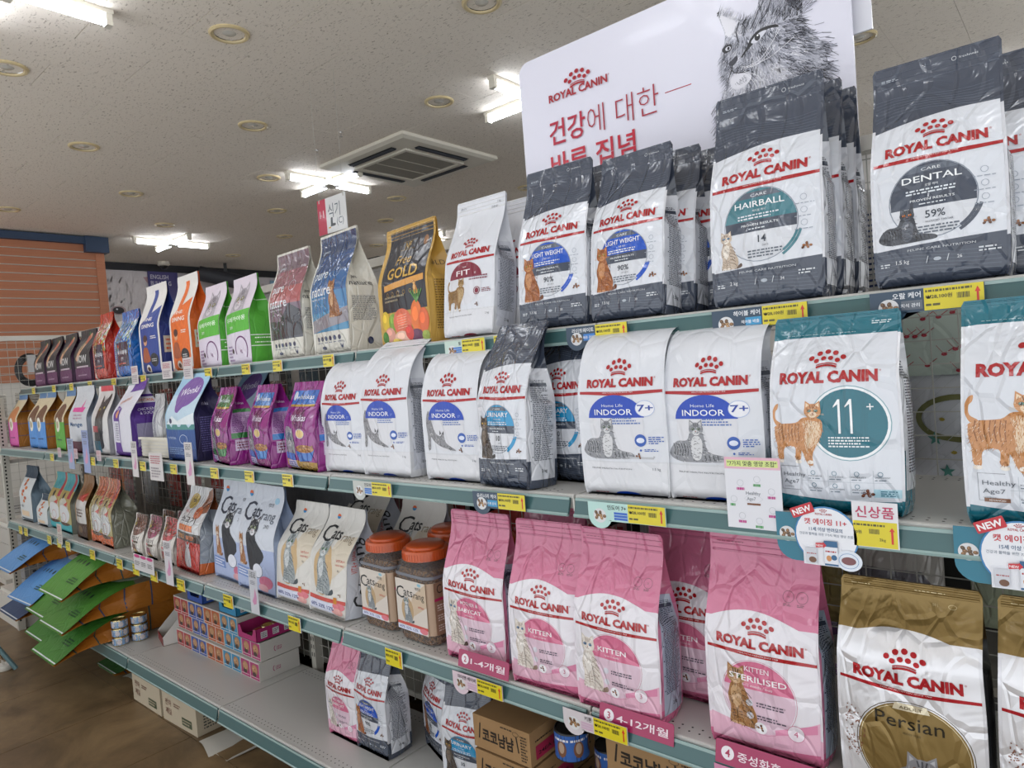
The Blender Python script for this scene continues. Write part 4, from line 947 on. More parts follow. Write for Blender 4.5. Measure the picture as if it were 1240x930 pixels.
    for a, b, c in (((0.655,0.232),(0.69,0.225),(0.735,0.255)), ((0.66,0.228),(0.70,0.236),(0.745,0.284)), ((0.66,0.225),(0.72,0.232),(0.775,0.258)), ((0.66,0.22),(0.69,0.20),(0.705,0.178)), ((0.66,0.216),(0.68,0.19),(0.69,0.16))): A.line(bez([a, b, c], 6, False), 0.0010, '#f4f4fa', 3)
    A.fur([(0.765,0.33),(0.778,0.43),(0.795,0.43),(0.795,0.30)], C[:3], 500, 0.016, 0.0016, 1.9, 2)
    # loose hair past the outline
    for cx, cy, a in [(0.80,0.25,-0.4),(0.83,0.215,-0.3),(0.835,0.17,-0.5),(0.84,0.13,-0.6),(0.60,0.15,3.9),(0.60,0.12,4.0),(0.70,0.05,-1.4),(0.795,0.32,0.4)]:
        for i in range(26):
            b = a+A.rnd.gauss(0, 0.22); x, y = cx+A.rnd.gauss(0, 0.008), cy+A.rnd.gauss(0, 0.012); A.line([(x, y), (x+0.02*math.cos(b), y+0.02*math.sin(b))], 0.0010, A.rnd.choice(C[1:5]))
BW, BH = 0.891, 0.442
flat_art('banner_board', 'big white banner with a grey long-haired cat and red Hangul slogan above the shelf', 'banner', banner_art, (-1.243, 1.600, 1.910), 0, BW, 0.455, 0.006, 'banner', '#e0e0ee', outline=rounded(BW, 0.455, 0.035, (0, 0, 0, 1)))
flat_art('banner_board', 'second white board showing its corner behind the right edge of the cat banner', 'banner', None, (-0.75, 1.625, 2.14), 0, 0.43, 0.22, 0.006, 'banner', '#dcdde6')

# ------------------------------------------------------------------ the slate, white, pink, teal and gold cat-food pouches
ZG = [(0.155, GREY), (0.72, '#c9ccd4'), (1, GREY)]
def cz(t): return [(0.155, GREY), (t, '#d6d8df'), (1, GREY)]
def care(kind, W, H, x, y, z, label, seed, rotz=0, **kw):
    P = Pouch(W, kw.pop('D', 0.085), H, seed=seed, t1=kw.pop('t1', 0.5), **kw)
    return make_pouch('cat_food_bag', label, P, cz(0.70), rc_care(kind), rc_side(GREY, dict(dental='1.5 kg', light='1.5 kg').get(kind, '2 kg')), 'film', (x, y, z), rotz, 'slate grey care pouches', '#4a5262')
Z1 = SHELF[0]['z']+0.002
a = care('dental', 0.190, 0.408, -0.187, 1.352, Z1, 'tall slate grey bag reading DENTAL with a dark grey cat, rightmost on the top shelf', 3, 0.02, lean=0.10)
dup(a, (-0.155, 1.455, Z1), 0.0, 'slate grey bag peeking out behind the DENTAL bag', keep=('pouch', 'side_print', 'top_seal', 'front_print'))
a = care('hairball', 0.213, 0.445, -0.478, 1.352, Z1, 'tall slate grey bag reading HAIRBALL with a siamese kitten in front of the banner', 5, 0.0, lean=0.09)
dup(a, (-0.465, 1.430, Z1), 0.0, 'slate grey bag directly behind the HAIRBALL bag'); dup(a, (-0.455, 1.500, Z1-0.002), 0.0, 'slate grey bag at the back, second behind the HAIRBALL bag')
a = care('light', 0.186, 0.398, -0.795, 1.352, Z1, 'slate grey bag reading LIGHT WEIGHT, the right one of the front pair', 8, -0.03, lean=0.13)
dup(a, (-0.758, 1.425, Z1), 0.02, 'slate grey bag standing right behind the right LIGHT WEIGHT bag'); dup(a, (-0.708, 1.488, Z1), 0.0, 'slate grey bag at the back, just left of the HAIRBALL bag')
a = care('light', 0.196, 0.412, -1.003, 1.352, Z1, 'slate grey bag reading LIGHT WEIGHT, the left one of the front pair', 12, 0.03, lean=0.09)
dup(a, (-0.990, 1.440, Z1), 0.0, 'slate grey bag behind the left LIGHT WEIGHT bag')
WZ = [(0.17, '#d4d6db'), (1, '#dadde4')]
def white(kind, W, H, x, y, z, label, seed, rotz=0, **kw):
    P = Pouch(W, kw.pop('D', 0.09), H, seed=seed, **kw)
    return make_pouch('cat_food_bag', label, P, WZ, rc_white(kind), rc_side('#cccccc', '1.5 kg' if kind == 'indoor7' else '2 kg', '#c9ccd6', '#5a606c'), 'film_white', (x, y, z), rotz, 'white indoor-cat pouches', '#d8d9dd')
a = white('fit', 0.182, 0.398, -1.293, 1.352, Z1, 'white bag reading FIT in a maroon dome with a walking tabby on the top shelf', 14, 0.0, lean=0.14)
dup(a, (-1.245, 1.455, Z1), 0.03, 'white bag standing behind the FIT bag')
Z2 = SHELF[1]['z']+0.002
white('indoor7', 0.190, 0.40, -0.557, 1.238, Z2, 'white INDOOR 7+ bag beside the teal 11+ bag, the right one of the pair', 21, 0.0, bend=1.6, tb=0.62)
white('indoor7', 0.198, 0.41, -0.753, 1.230, Z2, 'white INDOOR 7+ bag, the left one of the pair, right of the grey URINARY bags', 22, 0.03, bend=1.65, tb=0.62)
white('indoor', 0.200, 0.40, -1.275, 1.240, Z2, 'white INDOOR bag with a stretching cat, tucked behind the URINARY bag', 23, 0.0, bend=1.55, tb=0.62)
white('indoor', 0.205, 0.415, -1.537, 1.232, Z2, 'white INDOOR bag with its top standing up, middle of the three with a stretching cat', 24, 0.0, lean=0.02, bend=1.05, tb=0.62)
white('indoor', 0.196, 0.40, -1.745, 1.240, Z2, 'white INDOOR bag next to the purple bags, leftmost of the three with a stretching cat', 25, 0.0, bend=1.5, tb=0.62)
a = white('indoor', 0.20, 0.39, -0.905, 1.40, Z2, 'white bag half hidden in the shadow between the URINARY and INDOOR 7+ bags', 26, 0.0, bend=0.9)
a = care('urinary', 0.170, 0.40, -1.075, 1.205, Z2, 'crumpled slate grey URINARY bag leaning at the shelf edge, top bent back', 31, -0.14, lean=0.06, bend=0.5, tb=0.60, folds=9, D=0.095)
care('urinary', 0.170, 0.40, -0.985, 1.330, Z2, 'slate grey URINARY bag standing behind the crumpled one', 33, -0.10, bend=0.7, tb=0.62)
TZ = [(0.07, '#166a7b'), (0.89, '#dcdee4'), (1, '#166a7b')]
def age(n, x, label, seed):
    P = Pouch(0.200 if n == '11' else 0.215, 0.095, 0.338, t1=0.66, t2=0.97, bulge=0.016, seed=seed, lean=0.06, folds=7)
    return make_pouch('cat_food_bag', label, P, TZ, rc_age(n), lambda A, D, H: (A.rect(0.08*D, 0.12*H, 0.92*D, 0.80*H, '#dcdfe4', 0), A.micro(0.2*D, 0.2*H, 0.85*D, 0.76*H, 40, '#5a606c', fill=0.5)), 'film', (x, 1.215, Z2), 0.02, 'teal and white senior cat bags', '#166a7b', side_zones=[(0.30, '#166a7b'), (0.89, '#dfe1e6'), (1, '#166a7b')])
age('11', -0.335, 'teal and white bag with a ginger cat and 11+ in a teal disc', 41)
age('15', -0.040, 'teal and white bag with a ginger cat cut by the right edge of the photo', 42)
Z3 = SHELF[2]['z']+0.002
PZ = [(0.05, '#cf6f93'), (0.13, '#e3b3c8'), (0.60, '#e0dbe3'), (1, '#d07596')]
def pink(kind, W, H, x, y, z, label, seed, rotz=0, **kw):
    P = Pouch(W, kw.pop('D', 0.095), H, seed=seed, **kw)
    return make_pouch('cat_food_bag', label, P, PZ, rc_pink(kind), rc_side(PINK, '2 kg', '#a9b4c6', '#3d4658'), 'film', (x, y, z), rotz, 'pink kitten pouches', '#c26f8e', side_zones=[(0.08, '#cf5f8a'), (0.6, '#c87f9d'), (1, '#c86a8c')])
pink('steril', 0.205, 0.405, -0.490, 1.225, Z3, 'pink bag reading KITTEN STERILISED with a tabby kitten', 51, 0.0, lean=0.02)
f = pink('kitten', 0.202, 0.385, -0.795, 1.205, Z3, 'pink KITTEN bag at the shelf edge behind the 4-12 card, front one of the row', 52, 0.0, lean=0.03)
dup(f, (-0.700, 1.345, Z3), 0.0, 'pink KITTEN bag standing further back, between the front one and the STERILISED bag')
pink('kitten', 0.192, 0.385, -0.995, 1.212, Z3, 'pink KITTEN bag next to the BABYCAT bag', 53, 0.04, lean=0.03)
pink('mother', 0.205, 0.385, -1.235, 1.228, Z3, 'pink bag reading MOTHER & BABYCAT right of the clear jars', 54, 0.0, lean=0.02)
dup(f, (-1.13, 1.41, Z3), 0.0, 'pink bag deep in the shadow behind the MOTHER & BABYCAT bag')
GZ = [(0.76, '#dfdfe4'), (1, '#8a7241')]
def persian(x, label, seed):
    P = Pouch(0.205, 0.10, 0.348, t1=0.66, t2=0.95, bulge=0.014, seed=seed, folds=8, lean=0.02)
    return make_pouch('cat_food_bag', label, P, GZ, rc_persian, lambda A, D, H: A.micro(0.2*D, 0.15*H, 0.85*D, 0.55*H, 34, '#5b5b60'), 'film_gold', (x, 1.225, Z3-0.0), 0.0, 'gold and white persian-cat bags', '#8a7241', side_zones=[(0.74, '#55575c'), (1, '#6d5a35')])
persian(-0.248, 'gold and white bag reading Persian with a fluffy grey cat', 61)
persian(-0.020, 'gold and white bag cut by the lower right corner of the photo', 62)
Z4 = SHELF[3]['z']+0.002
pink('mother', 0.165, 0.36, -2.035, 1.345, Z4, 'pink bag standing on the empty bottom shelf', 71, 0.0)
care('light', 0.165, 0.37, -1.873, 1.345, Z4, 'slate grey LIGHT WEIGHT bag on the bottom shelf beside the pink one', 72, 0.0, D=0.10)
care('light', 0.16, 0.345, -1.690, 1.46, Z4, 'slate grey bag set back on the bottom shelf, turned to show its side', 73, -0.35, D=0.10)
care('urinary', 0.17, 0.36, -1.445, 1.36, Z4, 'slate grey URINARY bag on the bottom shelf left of the brown cartons', 74, 0.1)

# ------------------------------------------------------------------ the other brands
def simple(name, label, W, D, H, x, k, zones, art, y=None, mat='film_matte', rotz=0, group='assorted pouches on the far shelves', side=None, sidez=None, seal=None, seed=1, cat='bag', z=None, **kw):
    P = Pouch(W, D, H, seed=seed, g=kw.pop('g', 0.015), **kw); zz = SHELF[k]['z']+0.002 if z is None else z
    return make_pouch(name, label, P, zones, art, side, mat, (x, SHELF[k]['y']+0.03 if y is None else y, zz), rotz, group, seal, side_zones=sidez, cat=cat)

def gold_art(A, W, H):
    A.rect(0.07*W, 0.28*H, 0.97*W, 0.97*H, '#20222c', 0); A.text('NF', 0.50*W, 0.80*H, 0.05*H, '#b08d3c', al='c', bold=0.01); A.line([(0.36*W, 0.79*H), (0.64*W, 0.79*H)], 0.001, '#b08d3c'); A.line([(0.36*W, 0.86*H), (0.64*W, 0.86*H)], 0.001, '#b08d3c')
    A.ell(0.85*W, 0.83*H, 0.045*W, 0.06*W, '#8a5a2c', 1); A.text('Free', 0.50*W, 0.665*H, 0.075*H, '#c79d45', w=0.30*W, al='c', shear=0.25); A.text('GOLD', 0.52*W, 0.55*H, 0.095*H, '#cfa54a', w=0.62*W, al='c', bold=0.02)
    A.poly([(0.14*W, 0.46*H), (0.94*W, 0.50*H), (0.94*W, 0.55*H), (0.14*W, 0.51*H)], '#d79a4a', 1); A.micro(0.15*W, 0.36*H, 0.6*W, 0.42*H, 2, '#9b9077'); 
    for i in range(5): A.ring((0.22+0.12*i)*W, 0.43*H, 0.025*W, 0.025*W, 0.001, '#cfa54a', 1, n=10)
    cat_sit(A, 0.74*W, 0.40*H, 0.16*W, '#cf8a3c', '#a8641f', '#efc98a')
    for x, y, rx, ry, c in [(0.12, 0.22, 0.10, 0.08, '#d8b93a'), (0.30, 0.20, 0.10, 0.07, '#7da33c'), (0.50, 0.19, 0.19, 0.11, '#d8694a'), (0.78, 0.22, 0.10, 0.13, '#e0702a'), (0.90, 0.18, 0.09, 0.10, '#d8602a'), (0.20, 0.10, 0.12, 0.06, '#d89a8a'), (0.45, 0.06, 0.16, 0.06, '#e0b4a0'), (0.75, 0.07, 0.12, 0.05, '#5b2a4a'), (0.08, 0.08, 0.07, 0.05, '#3f7a2c'), (0.92, 0.06, 0.07, 0.04, '#8a9a3a'), (0.62, 0.10, 0.08, 0.06, '#c9372c'), (0.32, 0.03, 0.12, 0.03, '#d8c05a')]:
        A.ell(x*W, y*H, rx*W, ry*H, c, 2); A.ell((x-0.02)*W, (y+0.02)*H, rx*W*0.5, ry*H*0.45, tuple(min(1, v*1.35) for v in lin(c)), 2)
    for i in range(6): A.line([(0.40*W, (0.14+0.02*i)*H), (0.60*W, (0.15+0.02*i)*H)], 0.0014, '#f0c0a8')
    for i in range(5): A.line([(0.80*W, 0.33*H), ((0.70+0.05*i)*W, 0.43*H)], 0.004, '#4d8a34')
simple('cat_food_bag', 'black and gold bag reading GOLD with vegetables and salmon along its foot', 0.255, 0.10, 0.365, -1.560, 0, [(1, '#c29a48')], gold_art, mat='film_white', seed=81, rotz=-0.12, side=lambda A, D, H: (A.text('GOLD', 0.5*D, 0.62*H, 0.04*H, '#5a4320', al='c', w=0.7*D), A.micro(0.2*D, 0.1*H, 0.85*D, 0.5*H, 20, '#7a5c22')), seal='#b38d40')

def pure(c):
    def art(A, W, H):
        cols = dict(b=['#17355f', '#1b4478', '#235b93', '#2e75a8', '#3b86b0'], p=['#6d5864', '#8a5560', '#a85a5c', '#6d5a6a', '#3d3f4c'])[c]
        for i, col in enumerate(cols): A.rect(0, (0.98-0.16*(i+1))*H, W, (0.98-0.16*i)*H, col, 0)
        if c == 'b': A.poly([(0, 0.18*H), (W, 0.24*H), (W, 0.36*H), (0, 0.28*H)], '#8b8790', 1); cat_sit(A, 0.52*W, 0.29*H, 0.30*H, '#9a5f33', '#5f3518', '#c99a68')
        else: A.poly([(0, 0.18*H), (W, 0.20*H), (W, 0.42*H), (0.7*W, 0.50*H), (0.4*W, 0.34*H), (0, 0.36*H)], '#272a36', 1)
        A.text('pure', 0.08*W, 0.585*H, 0.085*H, '#e9eef4', w=0.42*W, bold=0.012); A.text('nature', 0.06*W, 0.475*H, 0.072*H, '#e9eef4', w=0.58*W, bold=0.012); A.text('NATURAL CAT FOOD', 0.06*W, 0.445*H, 0.014*H, '#e9eef4', w=0.44*W)
        A.text('AMERICO', 0.14*W, 0.84*H, 0.016*H, '#dfe8f2'); A.poly([(0.10*W, 0.83*H), (0.16*W, 0.87*H), (0.13*W, 0.83*H)], '#dfe8f2', 2); A.ring(0.72*W, 0.66*H, 0.085*W, 0.085*W, 0.0012, '#cfe0ee', 2); A.ring(0.18*W, 0.35*H, 0.11*W, 0.11*W, 0.001, '#cfe0ee', 2)
        for i in range(6): A.ell((0.16+0.12*i)*W, 0.125*H, 0.035*W, 0.035*W, '#26325a', 2); A.micro((0.11+0.12*i)*W, 0.085*H, (0.20+0.12*i)*W, 0.098*H, 1, '#5a6480')
        A.text('CHICKEN', 0.80*W, 0.085*H, 0.014*H, '#26325a', al='c', arc=0.003); A.poly(T([(0, 0.6), (0.2, 1), (0.3, 0.5), (0.7, 0.6), (1, 1), (0.8, 0.2), (0.5, 0), (0.2, 0.2)], 0.76*W, 0.035*H, 0.08*W), '#26325a', 2); A.ell(0.30*W, 0.05*H, 0.06*W, 0.014*H, '#26325a', 2)
    return art
def pure_side(A, D, H):
    A.text('nature', 0.45*D, 0.52*H, 0.035*H, '#2a3040', w=0.75*D, al='c'); A.text('pure', 0.3*D, 0.57*H, 0.03*H, '#2a3040', al='c'); A.micro(0.12*D, 0.24*H, 0.88*D, 0.44*H, 18, '#59606c', fill=0.4); A.ell(0.6*D, 0.08*H, 0.012, 0.012, '#26325a', 2)
simple('cat_food_bag', 'blue night-sky bag reading pure nature with a sitting tabby', 0.235, 0.12, 0.412, -1.935, 0, [(1, '#d5d2c8')], pure('b'), mat='film', seed=82, rotz=-0.1, side=pure_side, folds=8)
simple('cat_food_bag', 'pink sunset bag reading pure nature, left of the blue one', 0.225, 0.11, 0.392, -2.205, 0, [(1, '#d5d2c8')], pure('p'), mat='film', seed=83, rotz=-0.05, side=pure_side, folds=7)
def green_art(A, W, H):
    A.rect(0, 0, W, 0.36*H, '#dcd3e2', 0); cat_face(A, 0.50*W, 0.72*H, 0.24*W, '#a39ca4', '#5b555e', '#cfc8cf', '#a9a23a'); A.poly([(0.2*W, 0.5*H), (0.8*W, 0.52*H), (0.75*W, 0.7*H), (0.25*W, 0.66*H)], '#b3acb4', 1)
    A.poly([(0, 0.35*H), (W, 0.37*H), (W, 0.61*H), (0, 0.58*H)], '#59b43a', 2); A.text('유레카야옹', 0.10*W, 0.475*H, 0.055*H, '#eef8ea', w=0.80*W, bold=0.012, rot=0.03); A.text('고양이', 0.24*W, 0.40*H, 0.035*H, '#eef8ea', bold=0.01)
    A.ring(0.66*W, 0.16*H, 0.24*W, 0.24*W, 0.006, '#6a2a6a', 2, 20, 200); A.ring(0.66*W, 0.16*H, 0.24*W, 0.24*W, 0.006, '#6a2a6a', 2, -40, 20); A.text('kg', 0.66*W, 0.115*H, 0.055*H, '#6a2a6a', al='c', bold=0.01); A.ell(0.30*W, 0.15*H, 0.05*W, 0.03*H, '#3a2018', 2); A.micro(0.05*W, 0.03*H, 0.28*W, 0.22*H, 5, '#a58ab0')
def green_side(A, D, H):
    for i in range(2): A.rect(0, (0.18+0.12*i)*H, D, (0.19+0.12*i)*H, '#dfeadf', 2); A.micro(0.15*D, (0.21+0.05*i)*H, 0.85*D, (0.235+0.05*i)*H, 1, '#eef8ea')
    A.rect(0, 0.70*H, D, 0.71*H, '#cfe8c8', 2)
simple('cat_food_bag', 'white and green bag with a grey kitten and purple dial, the right one of two', 0.220, 0.10, 0.345, -2.550, 0, [(1, '#d9ced9')], green_art, seed=84, rotz=-0.1, side=green_side, sidez=[(1, '#4fa534')])
simple('cat_food_bag', 'white and green bag with a grey kitten and purple dial, the left one of two', 0.215, 0.10, 0.345, -2.790, 0, [(1, '#d9ced9')], green_art, seed=85, rotz=-0.08, side=green_side, sidez=[(1, '#4fa534')])
def dining(c, c2):
    def art(A, W, H):
        A.poly([(0.06*W, 0), (0.94*W, 0), (0.94*W, 0.74*H), (0.06*W, 0.56*H)], c, 1); A.rect(0.42*W, 0.6*H, 0.60*W, 0.93*H, c, 1)
        A.text('FINE', 0.5*W, 0.585*H, 0.035*H, '#f0e8e0', al='c', w=0.40*W, bold=0.01); A.text('DINING', 0.5*W, 0.51*H, 0.045*H, '#f2ece6', al='c', w=0.62*W, bold=0.015)
        A.poly(T(bez([(0, 0), (0.1, 0.5), (0.3, 0.7), (0.7, 0.7), (0.9, 0.5), (1, 0)], 4), 0.14*W, 0.14*H, 0.40*W, 0.22*H), '#a5532c', 2); A.ell(0.36*W, 0.36*H, 0.10*W, 0.045*H, '#d8a07a', 2); A.ell(0.36*W, 0.395*H, 0.12*W, 0.04*H, '#4a241a', 2)
        A.ell(0.72*W, 0.15*H, 0.17*W, 0.075*H, '#1b1c20', 2); A.micro(0.62*W, 0.13*H, 0.82*W, 0.17*H, 2, '#d0d0d0'); A.ell(0.38*W, 0.06*H, 0.12*W, 0.045*H, '#e6dfd6', 2); A.ell(0.38*W, 0.055*H, 0.07*W, 0.025*H, '#5f3d20', 2); A.micro(0.64*W, 0.38*H, 0.88*W, 0.42*H, 2, '#f0e8e0')
    return art
ds = lambda A, D, H: (A.rect(0.12*D, 0.22*H, 0.88*D, 0.40*H, '#b9b3a4', 1), A.micro(0.2*D, 0.24*H, 0.8*D, 0.38*H, 3, '#c0552a'))
simple('dog_food_bag', 'white and orange bag reading DINING with a cartoon cook', 0.225, 0.11, 0.425, -3.050, 0, [(1, '#dddad6')], dining('#e26a1a', 0), seed=86, rotz=-0.06, side=ds, sidez=[(1, '#cf5f1c')])
simple('dog_food_bag', 'white and navy bag reading DINING with a cartoon cook', 0.245, 0.11, 0.425, -3.375, 0, [(1, '#dddad6')], dining('#25408f', 0), seed=87, rotz=-0.04, side=ds, sidez=[(1, '#1d3278')])
def lamb(c, c2):
    def art(A, W, H):
        A.fur([(0, 0.35*H), (W, 0.4*H), (W, 0.8*H), (0, 0.8*H)], [c2, '#b8cfd0', '#8a9a3a'], 90, 0.05, 0.012, PI/3, 1)
        A.rect(0.22*W, 0.16*H, 0.86*W, 0.52*H, '#1b1f42', 2); A.text('바우와우', 0.54*W, 0.33*H, 0.07*H, '#eceef2', w=0.55*W, al='c', bold=0.02); A.text('연어', 0.54*W, 0.25*H, 0.05*H, '#eceef2', al='c', bold=0.01); A.ell(0.33*W, 0.46*H, 0.06*W, 0.025*H, '#c9352a', 2); A.micro(0.3*W, 0.18*H, 0.8*W, 0.22*H, 1, '#d86a5a'); A.rect(0, 0, 0.14*W, 0.6*H, '#c8c6bf', 1); A.micro(0.01*W, 0.1*H, 0.13*W, 0.55*H, 14, '#4a4a4a')
    return art
simple('dog_food_bag', 'shiny blue bag with a navy label beside the navy dinner bag', 0.240, 0.11, 0.335, -3.705, 0, [(1, '#2166b4')], lamb('#2166b4', '#5fb0d8'), mat='film', seed=88, rotz=-0.05, folds=8)
simple('dog_food_bag', 'shiny red bag with a navy label beside the dark purple bags', 0.205, 0.11, 0.355, -4.025, 0, [(1, '#b8301f')], lamb('#b8301f', '#c9a32a'), mat='film', seed=89, rotz=-0.05, folds=8)
def dark_art(A, W, H):
    A.rect(0, 0, W, 0.24*H, '#5b2a52', 1); A.poly(bez([(0.1*W, 0.45*H), (0.3*W, 0.55*H), (0.55*W, 0.85*H), (0.75*W, 0.92*H), (0.7*W, 0.75*H), (0.35*W, 0.42*H)], 4), '#c79a7a', 1)
    A.ell(0.62*W, 0.80*H, 0.10*W, 0.09*H, '#b0553a', 2); A.line([(0.45*W, 0.6*H), (0.6*W, 0.95*H)], 0.014, '#3f6a35', 1); A.text('NOW', 0.55*W, 0.36*H, 0.15*H, '#c8c6c4', w=0.6*W, al='c', bold=0.02); A.rect(0.15*W, 0.27*H, 0.9*W, 0.30*H, '#b9a7b2', 2); A.micro(0.2*W, 0.1*H, 0.8*W, 0.15*H, 1, '#a88aa0')
a = simple('dog_food_bag', 'dark bag with a purple foot beside the shiny red bag', 0.235, 0.10, 0.290, -4.290, 0, [(0.24, '#5b2a52'), (1, '#2c2a2c')], dark_art, seed=90, group='dark purple-footed pouches', sidez=[(1, '#3a1c3a')])
for x, lb in ((-4.575, 'dark bag with a purple foot, second from the shiny red bag'), (-4.830, 'dark bag with a purple foot, third from the shiny red bag'), (-5.060, 'dark bag with a purple foot, leftmost on the top shelf')): dup(a, (x, 1.363, Z1), -0.05, lb)

def whisk(c, c2):
    def art(A, W, H):
        A.rect(0.06*W, 0.74*H, 0.88*W, 0.90*H, c, 1); A.rect(0.06*W, 0.72*H, 0.88*W, 0.745*H, '#c9a24a', 1); A.text('whiskas', 0.50*W, 0.80*H, 0.05*H, '#e9eff6', w=0.6*W, al='c', bold=0.01); A.ell(0.14*W, 0.84*H, 0.06*W, 0.05*H, '#dfe6f0', 2)
        A.poly(bez([(0.3*W, 0.66*H), (0.38*W, 0.50*H), (0.6*W, 0.44*H), (0.70*W, 0.55*H), (0.66*W, 0.68*H), (0.5*W, 0.70*H)], 4), '#6c1659', 1); A.text('Whiskas', 0.5*W, 0.56*H, 0.07*H, '#eadff0', w=0.48*W, al='c', bold=0.015, shear=0.15)
        A.poly(bez([(0, 0.14*H), (0, 0.42*H), (0.10*W, 0.50*H), (0.30*W, 0.46*H), (0.38*W, 0.30*H), (0.34*W, 0.16*H)], 4), '#8d9094', 1); A.fur([(0, 0.14*H), (0, 0.46*H), (0.36*W, 0.44*H), (0.34*W, 0.16*H)], ['#5b5e62', '#b3b5b8', '#8d9094'], 260, 0.012, 0.0016, -PI/3, 2); cat_face(A, 0.20*W, 0.34*H, 0.14*W, '#97999d', '#4a4c50', '#d5d6d8', '#8aa05a')
        A.ell(0.58*W, 0.42*H, 0.12*W, 0.045*H, '#e3c27a', 2); A.ring(0.58*W, 0.42*H, 0.13*W, 0.055*H, 0.002, '#f0e6f0', 2)
        A.poly([(0.42*W, 0.22*H), (0.95*W, 0.25*H), (0.86*W, 0.12*H), (0.50*W, 0.10*H)], c, 2); A.ell(0.68*W, 0.25*H, 0.26*W, 0.045*H, '#a06a34', 2)
        for i in range(26): A.ell((0.46+0.44*A.rnd.random())*W, (0.225+0.06*A.rnd.random())*H, 0.028*W, 0.011*H, A.rnd.choice(['#b5783a', '#8a5526', '#cf9a5a']), 2, n=7)
        A.poly([(0, 0), (W, 0), (W, 0.10*H), (0, 0.12*H)], c2, 1); A.poly([(0, 0.13*H), (0.36*W, 0.10*H), (0.36*W, 0.19*H), (0, 0.20*H)], c, 2); A.rect(0.06*W, 0.02*H, 0.38*W, 0.11*H, '#cfc3da', 2); A.micro(0.08*W, 0.03*H, 0.36*W, 0.10*H, 3, '#2d63b0')
    return art
def whisk_side(c):
    return lambda A, D, H: (A.rect(0.1*D, 0.40*H, 0.95*D, 0.70*H, '#a87ab0', 1), A.micro(0.15*D, 0.42*H, 0.9*D, 0.64*H, 12, '#6c3a7a'), A.rect(0.1*D, 0.665*H, 0.95*D, 0.71*H, c, 2), A.rect(0.1*D, 0.34*H, 0.95*D, 0.41*H, c, 2), A.rect(0.2*D, 0.18*H, 0.9*D, 0.32*H, '#c8b3d0', 1), A.micro(0.25*D, 0.20*H, 0.85*D, 0.30*H, 3, '#7d2a4a'), A.text('Whiskas', 0.5*D, 0.77*H, 0.03*H, '#eadff0', al='c', w=0.6*D))
for x, c, c2, lb, sd, rz in ((-1.960, '#2a6cc0', '#b4904a', 'purple bag with a blue bowl of kibble, next to the white INDOOR bags', 91, -0.12), (-2.220, '#2a78c4', '#8a2a72', 'purple bag with blue bands and a fish, middle of three', 92, -0.2), (-2.500, '#2f7a3c', '#8a2a72', 'purple bag with green bands, leftmost of three', 93, -0.2)):
    simple('cat_food_bag', lb, 0.215, 0.11, 0.285, x, 1, [(1, '#8c2180')], whisk(c, c2), mat='film', seed=sd, rotz=rz, group='purple cat food bags', t1=0.5, t2=0.99, top=0.010, side=whisk_side(c), folds=7)
def wonk_art(A, W, H):
    A.rect(0, 0.38*H, W, 0.75*H, '#bcd3e2', 0); A.rect(0, 0.75*H, W, H, '#9cc3dc', 0); A.poly([(0, 0.36*H)]+[(i/12*W, (0.42+0.04*math.sin(i*1.7))*H) for i in range(13)]+[(W, 0.36*H)], '#4a8a86', 1); A.rect(0, 0, W, 0.37*H, '#2c5190', 0); A.rect(0, 0, W, 0.14*H, '#23407c', 1)
    A.ell(0.55*W, 0.78*H, 0.38*W, 0.17*H, '#7a55a0', 1); A.poly([(0.25*W, 0.70*H), (0.75*W, 0.68*H), (0.50*W, 0.55*H), (0.42*W, 0.56*H)], '#7a55a0', 1); A.text('Wonki', 0.56*W, 0.75*H, 0.075*H, '#e6e2f0', w=0.56*W, al='c', bold=0.015, rot=0.1); A.ell(0.22*W, 0.46*H, 0.06*W, 0.03*H, '#34315a', 2)
    A.poly([(0, 0.42*H), (0.3*W, 0.52*H), (0.5*W, 0.46*H), (W, 0.55*H), (W, 0.42*H)], '#dfe7ec', 1); A.text('NUTRITION', 0.05*W, 0.25*H, 0.025*H, '#c8d6ea', w=0.35*W); A.ring(0.66*W, 0.25*H, 0.12*W, 0.055*H, 0.002, '#c8d6ea', 2); A.micro(0.05*W, 0.07*H, 0.85*W, 0.16*H, 4, '#8fa9d0', word=0.01)
wk = simple('cat_food_bag', 'pale blue bag with a purple balloon and navy sides', 0.250, 0.14, 0.355, -2.825, 1, [(0.38, '#2c5190'), (1, '#9cc3dc')], wonk_art, mat='film_matte', seed=94, group='purple balloon bags', sidez=[(1, '#27214c')], bend=0.5, tb=0.7, side=lambda A, D, H: (A.text('Wonki', 0.4*D, 0.62*H, 0.035*H, '#c8c4e0', al='c'), A.micro(0.15*D, 0.1*H, 0.8*D, 0.5*H, 16, '#6a66a0')))
dup(wk, (-2.74, 1.44, Z2), -0.1, 'navy-sided bag in the shadow behind the purple balloon bag')
def purp_art(A, W, H):
    A.poly([(0.05*W, 0.06*H), (0.48*W, 0.06*H), (0.50*W, 0.62*H), (0.20*W, 0.66*H), (0.06*W, 0.56*H)], '#5d3290', 1); A.rect(0.08*W, 0.18*H, 0.46*W, 0.46*H, '#dcdbe4', 2); A.micro(0.2*W, 0.2*H, 0.44*W, 0.44*H, 8, '#8a86a0'); A.text('ADVANTAGE', 0.40*W, 0.70*H, 0.04*H, '#d0702a', al='c', w=0.5*W, rot=0.2); A.ell(0.34*W, 0.55*H, 0.08*W, 0.05*H, '#d89a6a', 2)
    A.text('CHICKEN', 0.27*W, 0.60*H, 0.03*H, '#e6e2f0', al='c'); A.poly([(0.3*W, 0.82*H), (W, 0.85*H), (W, H), (0.4*W, H)], '#5d3290', 1); A.rect(0, 0, W, 0.06*H, '#4a2478', 1)
